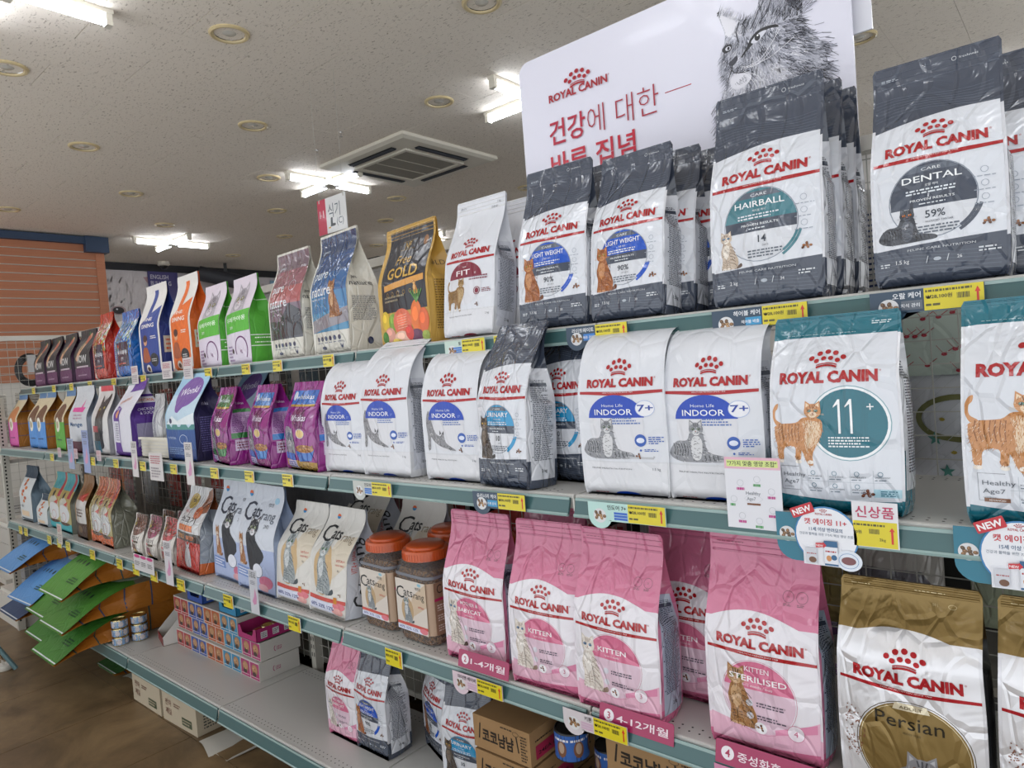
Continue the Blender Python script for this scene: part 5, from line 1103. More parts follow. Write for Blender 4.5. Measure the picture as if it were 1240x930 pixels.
simple('dog_food_bag', 'white and purple bag reading CHICKEN left of the grey pouch basket', 0.235, 0.155, 0.355, -3.430, 1, [(1, '#d5d4de')], purp_art, seed=95, rotz=-0.05, sidez=[(0.78, '#4f2a86'), (1, '#dcdbe4')], bend=0.35, tb=0.7, side=lambda A, D, H: (A.rect(0, 0.68*H, D, 0.76*H, '#e2dfe6', 1), A.text('ADVANTAGE', 0.5*D, 0.70*H, 0.035*H, '#d0702a', al='c', w=0.85*D, bold=0.02), A.text('CHICKEN', 0.5*D, 0.58*H, 0.035*H, '#e6e2f0', al='c', w=0.6*D), A.text('& DUCK', 0.5*D, 0.53*H, 0.035*H, '#e6e2f0', al='c'), A.rect(0.15*D, 0.12*H, 0.8*D, 0.42*H, '#8f8aa8', 1)))
def catf_art(A, W, H):
    A.rect(0.1*W, 0.92*H, 0.9*W, H, '#c8243a', 1); A.poly(bez([(0.2*W, 0.12*H), (0.25*W, 0.4*H), (0.4*W, 0.62*H), (0.38*W, 0.86*H), (0.55*W, 0.76*H), (0.85*W, 0.88*H), (0.80*W, 0.6*H), (0.72*W, 0.3*H), (0.7*W, 0.1*H)], 4), '#2d2c2e', 1)
    A.fur([(0.2*W, 0.12*H), (0.4*W, 0.8*H), (0.85*W, 0.85*H), (0.7*W, 0.1*H)], ['#504e50', '#19191b', '#777577'], 160, 0.03, 0.003, PI/2, 2); A.ell(0.5*W, 0.66*H, 0.035*W, 0.018*H, '#b8a83a', 2); A.ell(0.72*W, 0.68*H, 0.035*W, 0.018*H, '#b8a83a', 2); A.rect(0.08*W, 0.33*H, 0.5*W, 0.42*H, '#c8243a', 2); A.rect(0.1*W, 0.04*H, 0.55*W, 0.2*H, '#2a7a94', 2)
simple('cat_food_bag', 'white bag with a black cat face and red top', 0.205, 0.10, 0.335, -3.705, 1, [(1, '#cfcdcc')], catf_art, mat='film_white', seed=96, sidez=[(1, '#a5a6aa')])
def monge_art(A, W, H):
    A.poly([(0, 0.22*H)]+[(i/10*W, (0.20-0.07*math.sin(PI*i/10))*H) for i in range(11)]+[(W, 0), (0, 0)], '#5b2438', 1); A.text('Monge', 0.46*W, 0.38*H, 0.085*H, '#2a5a86', w=0.72*W, al='c', bold=0.015); A.poly([(0.2*W, 0.68*H), (0.62*W, 0.68*H), (0.66*W, 0.80*H), (0.72*W, 0.68*H), (0.85*W, 0.68*H), (0.8*W, 0.61*H), (0.2*W, 0.62*H)], '#d64a96', 1); A.micro(0.35*W, 0.5*H, 0.8*W, 0.59*H, 2, '#b08aa0', word=0.02)
simple('dog_food_bag', 'pale grey bag reading Monge with a maroon foot and pink mark', 0.255, 0.11, 0.345, -4.015, 1, [(0.16, '#5b2438'), (1, '#c3c6cb')], monge_art, seed=97, sidez=[(1, '#8d97a6')])
def terra(c):
    def art(A, W, H):
        A.rect(0, 0.86*H, W, H, '#5b7fa8', 1); A.rect(0, 0.44*H, W, 0.86*H, '#cdbf9f', 0); A.poly(bez([(0.1*W, 0.44*H), (0.15*W, 0.62*H), (0.4*W, 0.74*H), (0.8*W, 0.70*H), (0.9*W, 0.56*H), (0.8*W, 0.44*H)], 4), '#6b4a34' if c != '#c8569c' else '#c07a48', 1); A.rect(0, 0, W, 0.46*H, c, 1)
        A.ell(0.5*W, 0.42*H, 0.20*W, 0.12*H, '#ddd9cc', 2); A.ell(0.5*W, 0.42*H, 0.11*W, 0.06*H, '#a89a7c', 2); A.micro(0.25*W, 0.16*H, 0.8*W, 0.19*H, 1, '#2a2a40')
    return art
ts = lambda A, D, H: [A.rect(0, (0.2+0.22*i)*H, D, (0.21+0.22*i)*H, '#46507a', 2) for i in range(3)]
for x, c, lb, W, y, rz in ((-5.290, '#c8569c', 'pink and sky bag with brown sides, leftmost on the second shelf', 0.19, 1.25, 0.0), (-4.720, '#4a86c8', 'blue-footed sky bag with brown sides, front one of two', 0.17, 1.25, 0.0), (-4.905, '#4a86c8', 'blue-footed sky bag with brown sides, left one of two', 0.17, 1.26, 0.0), (-4.385, '#55a035', 'green-footed sky bag with a cut corner left of the pale Monge bag', 0.235, 1.25, -0.1)):
    simple('dog_food_bag', lb, W, 0.15, 0.345, x, 1, [(0.46, c), (1, '#cdbf9f')], terra(c), y=y, seed=98+int(x*10) % 7, rotz=rz, side=ts, sidez=[(1, '#9a6420')], group='sky-topped dog food bags')
# white basket of unprinted grey pouches
r = thing('plastic_basket', 'small white ribbed basket on the second shelf beside the purple bag', 'basket', (-3.10, 1.235, SHELF[1]['z']+0.001), 0)
mb = MB(); 
for a, b in (((-0.15, 0, 0), (0.15, 0.006, 0.085)), ((-0.15, 0.20, 0), (0.15, 0.206, 0.085)), ((-0.15, 0, 0), (-0.144, 0.206, 0.085)), ((0.144, 0, 0), (0.15, 0.206, 0.085)), ((-0.15, 0, 0), (0.15, 0.206, 0.006)), ((-0.158, -0.008, 0.082), (0.158, 0.004, 0.092))): mb.box(a, b, M['cream'])
mb.build('basket_body', r); rb = MB()
for i in range(5): rb.box((-0.145, -0.003, 0.012+i*0.014), (0.145, 0.0, 0.018+i*0.014), M['white_metal'])
for i in range(9): rb.box((0.15, 0.015+i*0.021, 0.01), (0.153, 0.023+i*0.021, 0.078), M['white_metal'])
rb.build('basket_ribs', r)
for i, (x, rz, lb) in enumerate(((-3.17, -0.1, 'blank silver pouch in the white basket, the left one'), (-3.05, -0.3, 'blank grey pouch in the white basket, the right one'))):
    simple('foil_pouch', lb, 0.13, 0.05, 0.27-0.05*i, x, 1, [(1, '#b9bbbd' if i == 0 else '#9c9ea2')], None, y=1.28, z=SHELF[1]['z']+0.010, mat='film', seed=110+i, rotz=rz, group='blank pouches in the basket', folds=8)

# ---- third shelf, far half
def cats_art(second):
    def art(A, W, H):
        if second:
            A.rect(0, 0, W, 0.42*H, '#a9b7d8', 0); A.text('C', 0.08*W, 0.66*H, 0.17*H, '#2e3547', w=0.28*W, bold=0.0); A.text('ats', 0.34*W, 0.70*H, 0.085*H, '#2e3547', bold=0.01); A.text('rang', 0.62*W, 0.66*H, 0.08*H, '#5c6472', w=0.3*W); A.text('캐츠랑', 0.66*W, 0.80*H, 0.035*H, '#3a414e'); A.text('2ND', 0.74*W, 0.62*H, 0.03*H, '#3a414e'); A.ell(0.12*W, 0.90*H, 0.05*W, 0.03*H, '#d8602a', 2, 0, 180); A.ell(0.12*W, 0.90*H, 0.05*W, 0.03*H, '#2a86c0', 2, 180, 360); A.ell(0.85*W, 0.86*H, 0.06*W, 0.03*H, '#9cc4dc', 2)
            A.poly(bez([(0.42*W, 0.20*H), (0.34*W, 0.40*H), (0.36*W, 0.60*H), (0.55*W, 0.64*H), (0.60*W, 0.5*H), (0.78*W, 0.36*H), (0.55*W, 0.22*H)], 4), '#24272f', 1); cat_face(A, 0.50*W, 0.60*H, 0.12*W, '#2b2e36', '#15171c', '#d9d9de', '#8aa05a'); cat_sit(A, 0.06*W, 0.24*H, 0.30*H, '#b57a48', '#7a4a26', '#e6dccf')
            A.ell(0.62*W, 0.22*H, 0.12*W, 0.07*H, '#dfe3ee', 2); A.ring(0.62*W, 0.22*H, 0.12*W, 0.07*H, 0.002, '#2e3547', 2); A.ell(0.80*W, 0.12*H, 0.16*W, 0.06*H, '#c46a86', 2); A.ell(0.72*W, 0.06*H, 0.12*W, 0.04*H, '#d4a0a6', 2); A.rect(0, 0.12*H, 0.40*W, 0.22*H, '#6f8cc6', 2); A.micro(0.03*W, 0.13*H, 0.38*W, 0.21*H, 3, '#e6eaf4')
        else:
            A.poly([(0.35*W, 0.2*H), (W, 0.5*H), (W, 0.75*H), (0.6*W, 0.7*H)], '#d6ccba', 0); A.text('C', 0.06*W, 0.67*H, 0.15*H, '#26282c', w=0.32*W); A.text('ats', 0.36*W, 0.70*H, 0.085*H, '#26282c', bold=0.01); A.text('rang', 0.66*W, 0.67*H, 0.075*H, '#9b8d78', w=0.28*W); A.ell(0.28*W, 0.90*H, 0.05*W, 0.025*H, '#d8602a', 2, 0, 180); A.ell(0.28*W, 0.90*H, 0.05*W, 0.025*H, '#2a86c0', 2, 180, 360)
            A.ell(0.40*W, 0.42*H, 0.28*W, 0.24*H, '#c9ab80', 1); cat_sit(A, 0.16*W, 0.20*H, 0.50*H, '#9aa3a6', '#3f4a50', '#d5dadb', '#6aa07a'); A.text('VITA+', 0.76*W, 0.52*H, 0.022*H, '#c8433c', w=0.2*W); A.text('HAIR BALL', 0.76*W, 0.485*H, 0.016*H, '#c8433c', w=0.2*W); A.text('2kg', 0.80*W, 0.43*H, 0.02*H, '#3a3a3a')
            A.rect(0, 0.03*H, 0.8*W, 0.125*H, '#d8dcee', 2); A.text('60% 32% 12%', 0.05*W, 0.06*H, 0.035*H, '#2b3f86', w=0.66*W, bold=0.01); A.poly([(0, 0.125*H), (W, 0.135*H), (W, 0.17*H), (0, 0.165*H)], '#c9524a', 2); A.ell(0.84*W, 0.11*H, 0.15*W, 0.035*H, '#d87a86', 2); A.ell(0.80*W, 0.055*H, 0.14*W, 0.035*H, '#e2a9a4', 2); A.rect(0.72*W, 0.13*H, 0.8*W, 0.19*H, '#c9832a', 2); A.kibble(0.86*W, 0.22*H, 0.03*W, 3)
    return art
def cats_side(A, D, H):
    A.text('Catsrang', 0.72*D, 0.10*H, 0.55*D, '#2b2d31', w=0.62*H, rot=PI/2); A.text('VITA+ HAIR BALL', 0.26*D, 0.42*H, 0.16*D, '#c8433c', w=0.30*H, rot=PI/2); A.text('캐츠랑', 0.24*D, 0.76*H, 0.16*D, '#2b2d31', rot=PI/2)
cs = simple('cat_food_bag', 'cream bag reading Cats with a grey tabby, right of two, its side lettered upwards', 0.205, 0.145, 0.335, -1.890, 2, [(1, '#d8d6d1')], cats_art(False), y=1.225, seed=120, rotz=-0.04, side=cats_side, group='cream tabby bags', sidez=[(1, '#c9ced8')], lean=0.12)
dup(cs, (-2.105, 1.235, Z3), -0.02, 'cream bag reading Cats with a grey tabby, left of two')
dup(cs, (-1.72, 1.42, Z3), 0.05, 'cream tabby bag leaning behind the clear jars'); dup(cs, (-2.02, 1.44, Z3+0.03), 0.05, 'cream tabby bag standing behind the two front ones')
s2 = simple('cat_food_bag', 'pale blue bag reading Cats 2ND with a kitten pair, the wide front one', 0.285, 0.11, 0.385, -2.360, 2, [(0.42, '#a9b7d8'), (1, '#cdd3de')], cats_art(True), y=1.245, seed=121, rotz=-0.05, group='pale blue kitten-pair bags', sidez=[(1, '#8e9db8')], lean=0.04)
dup(s2, (-2.585, 1.265, Z3), -0.05, 'pale blue kitten-pair bag half covered by the wide front one')
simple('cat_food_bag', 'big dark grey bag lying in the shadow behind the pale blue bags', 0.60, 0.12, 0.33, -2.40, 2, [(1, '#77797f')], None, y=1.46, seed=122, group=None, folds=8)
def beef_art(A, W, H):
    A.rect(0, 0, W, 0.36*H, '#b3261f', 0); A.rect(0, 0.36*H, W, 0.46*H, '#231a17', 1); A.text('3000', 0.08*W, 0.38*H, 0.06*H, '#cf8a3c', w=0.34*W, bold=0.015); A.text('BEEF', 0.5*W, 0.385*H, 0.045*H, '#e0762a', w=0.3*W, bold=0.01)
    A.rect(0.10*W, 0.48*H, 0.72*W, 0.55*H, '#d8702a', 2); A.text('소고기', 0.14*W, 0.575*H, 0.075*H, '#1c1a19', w=0.62*W, bold=0.01); A.ell(0.30*W, 0.82*H, 0.20*W, 0.09*H, '#b39a4a', 1); A.text('7000', 0.30*W, 0.80*H, 0.04*H, '#4a3a18', al='c', bold=0.02); A.poly([(0.62*W, 0.66*H), (W, 0.72*H), (W, H), (0.82*W, 0.95*H)], '#7a4226', 1); A.ell(0.72*W, 0.70*H, 0.13*W, 0.07*H, '#b3562a', 2); A.text('애니', 0.16*W, 0.68*H, 0.035*H, '#c9332a', w=0.2*W)
    A.poly(T(bez([(0.2, 0), (0.1, 0.4), (0.25, 0.8), (0.2, 1.05), (0.35, 0.95), (0.5, 0.95), (0.65, 1.05), (0.62, 0.8), (0.8, 0.4), (0.8, 0), (0.5, -0.05)], 4), 0.42*W, 0.07*H, 0.34*W, 0.27*H), '#c3c4c9', 2); A.ell(0.53*W, 0.29*H, 0.012*W, 0.010*H, '#222', 3); A.ell(0.62*W, 0.29*H, 0.012*W, 0.010*H, '#222', 3); A.rect(0.08*W, 0.10*H, 0.32*W, 0.27*H, '#c9624a', 2)
simple('cat_food_bag', 'white and red bag with a white cartoon cat and gold seal', 0.235, 0.115, 0.345, -2.895, 2, [(0.36, '#b3261f'), (1, '#cbcccf')], beef_art, y=1.235, mat='film', seed=123, rotz=-0.06, sidez=[(0.12, '#c8622a'), (0.75, '#98a0aa'), (1, '#7a4226')], lean=0.10)
# small meat-strip packs, three rows of three
def strip_art(c):
    def art(A, W, H):
        A.poly(bez([(0.05*W, 0.98*H), (0.02*W, 0.62*H), (0.35*W, 0.48*H), (0.9*W, 0.60*H), (0.98*W, 0.98*H)], 4), c, 1); A.fur([(0, 0.6*H), (W, 0.6*H), (W, H), (0, H)], ['#5a3022', '#7a4832', '#3f2018'], 260, 0.014, 0.004, 0.2, 2); A.rect(0.25*W, 0.62*H, 0.75*W, 0.68*H, c, 2); A.micro(0.28*W, 0.625*H, 0.72*W, 0.675*H, 2, '#e8d8d8')
        A.ell(0.12*W, 0.78*H, 0.1*W, 0.10*H, '#b3a03a', 2); A.text('소고기', 0.15*W, 0.38*H, 0.09*H, '#1c1a19', w=0.6*W, bold=0.01); A.rect(0.12*W, 0.31*H, 0.36*W, 0.36*H, '#d86a78', 2); A.rect(0.38*W, 0.31*H, 0.75*W, 0.36*H, '#4a3a20', 2); A.rect(0.12*W, 0.04*H, 0.55*W, 0.27*H, c, 2); A.ell(0.4*W, 0.08*H, 0.16*W, 0.06*H, '#c9a03a', 2); A.ell(0.72*W, 0.14*H, 0.08*W, 0.10*H, '#e6e3e0', 2)
    return art
base = []
for i, (x, c, nm) in enumerate(((-3.465, '#6a3a2a', 'brown'), (-3.300, '#8a2350', 'magenta'), (-3.135, '#b3202c', 'red'))):
    p = simple('treat_pack', nm+'-labelled meat strip pack, front one of its column beside the red and white bag', 0.145, 0.075, 0.185+0.006*i, x, 2, [(1, '#cfc9c2')], strip_art(c), y=1.255, mat='film', seed=130+i, rotz=-0.05, group='meat strip packs', g=0.012, cat='pack', t1=0.35)
    for j, w in ((1, 'second'), (2, 'last')): dup(p, (x+0.07*j, 1.255+0.095*j, Z3+0.002*j), -0.05, nm+'-labelled meat strip pack, '+w+' one in its column')
def jerky(top, foot, stripe):
    def art(A, W, H):
        A.rect(0, 0.70*H, W, H, top, 0); A.rect(0.72*W, 0.6*H, 0.90*W, H, stripe, 1); A.rect(0, 0.42*H, W, 0.72*H, '#a08a4e', 0); A.ell(0.45*W, 0.64*H, 0.07*W, 0.05*H, '#1f1c18', 2); A.ell(0.5*W, 0.45*H, 0.36*W, 0.16*H, '#b3b0a5', 1); A.ell(0.5*W, 0.33*H, 0.42*W, 0.16*H, '#c9cbcd', 1); A.ring(0.55*W, 0.28*H, 0.16*W, 0.08*H, 0.003, '#b3583a', 2); A.rect(0, 0, W, 0.16*H, foot, 1); A.ell(0.5*W, 0.16*H, 0.4*W, 0.03*H, '#4a2a18', 2); A.ell(0.25*W, 0.26*H, 0.03*W, 0.02*H, '#3a8a4a', 2); A.poly([(0.6*W, 0.5*H), (0.85*W, 0.56*H), (0.8*W, 0.47*H)], '#b3342a', 2)
    return art
gs = [(1, '#77786a')]
a = simple('treat_bag', 'orange-footed gold treat bag, the right one next to the meat strip packs', 0.185, 0.12, 0.335, -3.790, 2, [(0.16, '#c8581c'), (1, '#a9a06a')], jerky('#b3542a', '#c8581c', '#a02a30'), y=1.24, mat='film', seed=140, rotz=-0.06, group='gold treat bags', sidez=gs, folds=7)
dup(a, (-3.945, 1.250, Z3), -0.02, 'orange-footed gold treat bag, the left one half covered')
def brown_art(A, W, H):
    A.rect(0, 0, W, 0.26*H, '#46291c', 1); A.rect(0, 0.26*H, W, 0.62*H, '#c9c6c4', 1); A.poly([(0.2*W, 0.66*H), (0.9*W, 0.74*H), (0.8*W, 0.60*H)], '#b3342a', 1); A.rect(0, 0.66*H, W, H, '#8a5f34', 0); A.ell(0.5*W, 0.16*H, 0.18*W, 0.06*H, '#8a6a4a', 2); A.micro(0.15*W, 0.35*H, 0.8*W, 0.5*H, 3, '#5a3a2a', word=0.015)
simple('treat_bag', 'brown and gold foil treat bag right of the teal-topped bags', 0.175, 0.12, 0.335, -4.160, 2, [(0.26, '#46291c'), (1, '#9a6f3c')], brown_art, y=1.245, mat='film_gold', seed=141, rotz=-0.05, sidez=[(1, '#7a5c34')], folds=8)
a = simple('treat_bag', 'teal-topped treat bag with a red stripe, the right one', 0.215, 0.12, 0.325, -4.455, 2, [(0.14, '#3aa0a8'), (1, '#a9a06a')], jerky('#3f9098', '#3aa0a8', '#a02a38'), y=1.255, seed=142, rotz=-0.03, group='teal-topped treat bags', sidez=[(1, '#8a8c80')])
dup(a, (-4.660, 1.265, Z3), 0.0, 'teal-topped treat bag with a red stripe, the left one')
def white_art(A, W, H):
    A.rect(0, 0.80*H, W, H, '#22384a', 0); A.rect(0, 0.03*H, W, 0.06*H, '#22384a', 1); A.rect(0.1*W, 0.10*H, 0.8*W, 0.20*H, '#d8bfa0', 1); A.text('TASTY', 0.1*W, 0.26*H, 0.04*H, '#22384a', w=0.35*W, bold=0.01)
    for i in range(7): A.ell((0.5+0.12*math.sin(i*2))*W, (0.38+0.06*i)*H, 0.09*W, 0.03*H, ['#c9702a', '#b3542a'][i % 2], 2)
a = simple('treat_bag', 'tall white treat bag with a dark teal top at the far shelf end', 0.235, 0.11, 0.345, -5.170, 2, [(0.8, '#c6cacb'), (1, '#22384a')], white_art, y=1.25, seed=143, sidez=[(1, '#6f8494')])
simple('treat_bag', 'short white treat bag beside the tall teal-topped white one', 0.19, 0.08, 0.185, -4.860, 2, [(1, '#c6cacb')], white_art, y=1.25, seed=144, sidez=[(1, '#9aa6ae')])

# clear jars of kibble with orange screw lids
def jar():
    r = thing('kibble_jar', '', 'jar', (0, 0, 0)); hw, hd = 0.083, 0.065
    def rr(w, d, z, n=7, rad=0.032): return [(sx*(w-rad)+rad*math.cos(math.radians(a0+90*i/n)), sy*(d-rad)+rad*math.sin(math.radians(a0+90*i/n)), z) for sx, sy, a0 in ((1, 1, 0), (-1, 1, 90), (-1, -1, 180), (1, -1, 270)) for i in range(n+1)]
    def stack(levels, m, ink=None, smooth=True, caps=True):
        mb = MB(); n = 32; vs = []
        for w, d, z in levels: vs += rr(w, d, z)
        fs = [(j*n+i, j*n+(i+1) % n, (j+1)*n+(i+1) % n, (j+1)*n+i) for j in range(len(levels)-1) for i in range(n)]
        mb.add(vs, fs, m, ink, smooth)
        if caps: mb.f += [tuple(range(n))[::-1], tuple(range(len(vs)-n, len(vs)))]; mb.mi += [0, 0]; mb.c += [ink, ink]; mb.sm += [False, False]
        return mb
    km = new_mat('kibble', 0.75, 0, '#6b4a2c'); b = km.node_tree.nodes['Principled BSDF']; tc = N(km, 'ShaderNodeTexCoord'); v = N(km, 'ShaderNodeTexVoronoi', Scale=130.0); L(km, tc.outputs['Object'], v.inputs['Vector'])
    rp = N(km, 'ShaderNodeValToRGB'); rp.color_ramp.elements[0].color = (*lin('#8a6238'), 1); rp.color_ramp.elements[1].color = (*lin('#3a2616'), 1); rp.color_ramp.elements[1].position = 0.75; L(km, v.outputs['Distance'], rp.inputs[0]); L(km, rp.outputs[0], b.inputs['Base Color'])
    bp = N(km, 'ShaderNodeBump', Strength=1.0, Distance=0.004); bp.invert = True; L(km, v.outputs['Distance'], bp.inputs['Height']); L(km, bp.outputs[0], b.inputs['Normal'])
    stack([(hw-0.006, hd-0.006, 0.003), (hw-0.003, hd-0.003, 0.012), (hw-0.003, hd-0.003, 0.185), (hw-0.010, hd-0.010, 0.208)], km).build('kibble', r)
    stack([(hw-0.004, hd-0.004, 0), (hw, hd, 0.010), (hw, hd, 0.195), (hw-0.008, hd-0.006, 0.215), (0.062, 0.058, 0.235)], M['clear_card'], caps=False).build('jar_wall', r)
    stack([(hw+0.0012, hd+0.0012, 0.188), (hw+0.0015, hd+0.0015, 0.192), (hw, hd, 0.196)], new_mat('grey_seal', 0.4, 0, '#70727a'), caps=False).build('shoulder_ring', r)
    def sl(A, W, H):
        A.rect(0, 0, W, H, '#d5cdc4', 0); A.poly([(0.35*W, 0.2*H), (W, 0.55*H), (W, H), (0.55*W, 0.7*H)], '#cbb79f', 1); A.text('C', 0.02*W, 0.62*H, 0.24*H, '#26282c', w=0.26*W); A.text('ats', 0.27*W, 0.68*H, 0.13*H, '#26282c', w=0.30*W); A.text('rang', 0.60*W, 0.63*H, 0.13*H, '#4a4540', w=0.34*W); A.text('캐츠랑', 0.66*W, 0.84*H, 0.06*H, '#3a3632'); A.text('VITA+', 0.72*W, 0.50*H, 0.04*H, '#c8433c', w=0.2*W); A.ell(0.80*W, 0.95*H, 0.06*W, 0.03*H, '#8abccf', 2)
        A.ell(0.36*W, 0.40*H, 0.20*W, 0.26*H, '#b99d78', 1); cat_sit(A, 0.20*W, 0.17*H, 0.50*H, '#8f969b', '#3d444b', '#cfd3d5', '#6aa07a'); A.rect(0, 0.0, 0.8*W, 0.09*H, '#d8dcee', 2); A.text('60% 32% 12%', 0.05*W, 0.025*H, 0.05*H, '#2b3f86', w=0.62*W, bold=0.01); A.rect(0, 0.10*H, W, 0.155*H, '#c9524a', 2); A.ell(0.86*W, 0.07*H, 0.13*W, 0.055*H, '#d87a86', 2)
    stack([(hw+0.0008, hd+0.0008, 0.032), (hw+0.0008, hd+0.0008, 0.178)], M['card'], lin('#b59b84'), caps=False).build('label', r)
    A = Art(); sl(A, 2*hw-0.03, 0.146); A.build('front_print', r, M['card'], lambda x, y: (Vector((x-hw+0.015, -hd-0.001, 0.032+y)), Vector((0, -1, 0))))
    A = Art(); A.rect(0, 0, 0.10, 0.146, '#94765e', 0); A.text('Cats', 0.01, 0.115, 0.025, '#2b2320', w=0.05); A.rect(0.0, 0.095, 0.1, 0.103, '#b3245c', 1); [A.micro(0.008, 0.01+i*0.028, 0.09, 0.03+i*0.028, 3, '#d9cec4') for i in range(3)]
    A.build('side_print', r, M['card'], lambda x, y: (Vector((hw+0.001, x-hd+0.015, 0.032+y)), Vector((1, 0, 0))))
    lid = MB().lathe([(0.0, 0.272), (0.050, 0.272), (0.056, 0.268), (0.056, 0.262), (0.066, 0.260), (0.068, 0.256), (0.068, 0.232), (0.0, 0.232)], (0, 0, 0), M['orange_lid'], 36).build('lid', r)
    g = MB()
    for i in range(48): a = 2*PI*i/48; g.box((0.0675, -0.0012, 0.234), (0.0690, 0.0012, 0.252), M['orange_lid'], mtx=Matrix.Rotation(a, 4, 'Z'))
    tag(g.build('lid_ribs', lid), kind='stuff')
    return r
j0 = jar()
for i, (x, y, rz, lb) in enumerate(((-1.478, 1.300, -0.06, 'clear kibble jar with an orange lid, front right of the group'), (-1.665, 1.315, -0.06, 'clear kibble jar with an orange lid, front left of the group'), (-1.560, 1.475, 0.0, 'clear kibble jar with an orange lid, back left of the group'), (-1.375, 1.475, 0.0, 'clear kibble jar at the back, mostly hidden by the BABYCAT bag'))):
    if i == 0: j0.location = (x, y, Z3); j0.rotation_euler = (0, 0, rz); tag(j0, lb, None, 'kibble jars')
    else: dup(j0, (x, y, Z3), rz, lb, 'kibble jars')

# ---- bottom shelf: stacked pouch cartons
def carton_art(c, two=True):
    def art(A, W, H):
        for i in range(2 if two else 1):
            x0 = i*W/2
            A.rect(x0+0.003, 0.003, x0+W/2-0.003, H-0.006, c, 1); A.ell(x0+W/4, H*0.56, W*0.16, H*0.30, '#9a7250', 2); A.ell(x0+W/4, H*0.60, W*0.12, H*0.20, '#b58a62', 2); A.ell(x0+W/4-0.004, H*0.30, W*0.10, H*0.12, '#3a2a22', 2)
            for k in range(5): A.ell(x0+W/4+A.rnd.uniform(-0.014, 0.014), H*(0.5+A.rnd.uniform(-0.1, 0.2)), 0.005, 0.003, A.rnd.choice(['#c9a07a', '#7a5034', '#d8b48a']), 2, n=7)
            A.micro(x0+0.006, H*0.12, x0+W/2-0.008, H*0.2, 1, '#e0d8d0')
        A.rect(W-0.0028, 0, W, H, '#d6d2ca', 1)
    return art
cols = [('red', '#a8323a'), ('blue', '#2a4fa0'), ('orange', '#b3572a'), ('cyan', '#2a86b0'), ('magenta', '#a8266a')]
cart = {}
for ci, (nm, c) in enumerate(cols):
    for row in range(3):
        if row == 2 and nm == 'magenta': continue
        x = -3.430+ci*0.158; z = SHELF[3]['z']+0.001+row*0.083; y = 1.415+(0.012 if row == 1 else 0.0)
        lb = nm+' carton of pouches, '+['bottom', 'middle', 'top'][row]+' of its stack'
        if nm not in cart:
            r = thing('pouch_carton', lb, 'carton', (x, y, z), 0, 'stacked pouch cartons'); MB().box((-0.077, 0, 0), (0.077, 0.190, 0.080), M['card'], lin('#c9c6c0')).build('box', r)
            A = Art(); carton_art(c)(A, 0.154, 0.080); A.build('front_print', r, M['card'], lambda x, y: (Vector((x-0.077, 0, y)), Vector((0, -1, 0))), base=0.0003)
            if nm == 'magenta':
                A = Art(); A.ring(0.07, 0.035, 0.008, 0.012, 0.003, '#a8266a', 1, 90, 270); A.micro(0.075, 0.025, 0.10, 0.043, 3, '#a8266a'); A.build('side_print', r, M['card'], lambda x, y: (Vector((0.077, x, y)), Vector((1, 0, 0))), base=0.0003)
            cart[nm] = r
        else: dup(cart[nm], (x, y, z), 0, lb)
def open_tray(nm, c, x, y, z, fill):
    r = thing('open_tray_carton', 'open '+nm+' display carton with white price labels on its rim, on top of the stacks', 'carton', (x, y, z), 0, 'open display cartons'); w, d, h = 0.077, 0.19, 0.055
    ink = lin(c); mb = MB(); mb.box((-w, 0, 0), (w, d, 0.002), M['card'], lin('#8a7a66'))
    mb.box((w-0.002, 0, 0), (w, d, h), M['card'], ink).box((-w, 0, 0), (-w+0.002, d, h), M['card'], ink).box((-w, d-0.002, 0), (w, d, h), M['card'], ink)
    mb.slab([(-w, 0), (w, 0), (w, h), (w-0.02, h), (w-0.035, h*0.45), (-w+0.035, h*0.45), (-w+0.02, h), (-w, h)], 0.002, Matrix.Identity(4), M['card'], ink)
    mb.build('tray', r)
    A = Art(); [A.rect(0.02+i*0.055, 0.012, 0.05+i*0.055, 0.040, '#d9d9dc', 1) or A.micro(0.023+i*0.055, 0.015, 0.047+i*0.055, 0.036, 3, '#555') for i in range(3)]
    A.build('rim_labels', r, M['card'], lambda x, y: (Vector((w, x, y)), Vector((1, 0, 0))), base=0.0003)
    return r
open_tray('blue', '#2a4fa0', -3.272, 1.415, SHELF[3]['z']+0.252, 0); open_tray('cyan', '#2a86b0', -2.956, 1.415, SHELF[3]['z']+0.252, 0); open_tray('magenta', '#a8266a', -2.798, 1.415, SHELF[3]['z']+0.169, 1)
for i, (x, y, rz) in enumerate(((-2.798, 1.475, 0.3), (-2.81, 1.52, -0.2), (-2.79, 1.56, 0.1))):
    r = thing('food_can', 'small flat can lying in the open magenta carton, number '+'abc'[i], 'can', (x, y, SHELF[3]['z']+0.172), rz, 'cans in the magenta carton'); r['label'] = 'small flat can lying in the open magenta display carton, '+('nearest the front', 'in the middle', 'at the back')[i]
    MB().lathe([(0, 0), (0.030, 0), (0.033, 0.003), (0.033, 0.020), (0.031, 0.023), (0, 0.021)], (0, 0, 0.004*i), M['tin'], 20).build('tin', r); MB().lathe([(0, 0.0225), (0.024, 0.0225)], (0, 0, 0.004*i), new_mat('can_top', 0.4, 0, ['#b3342a', '#c9a24a', '#a8603a'][i]), 20).build('lid_label', r)
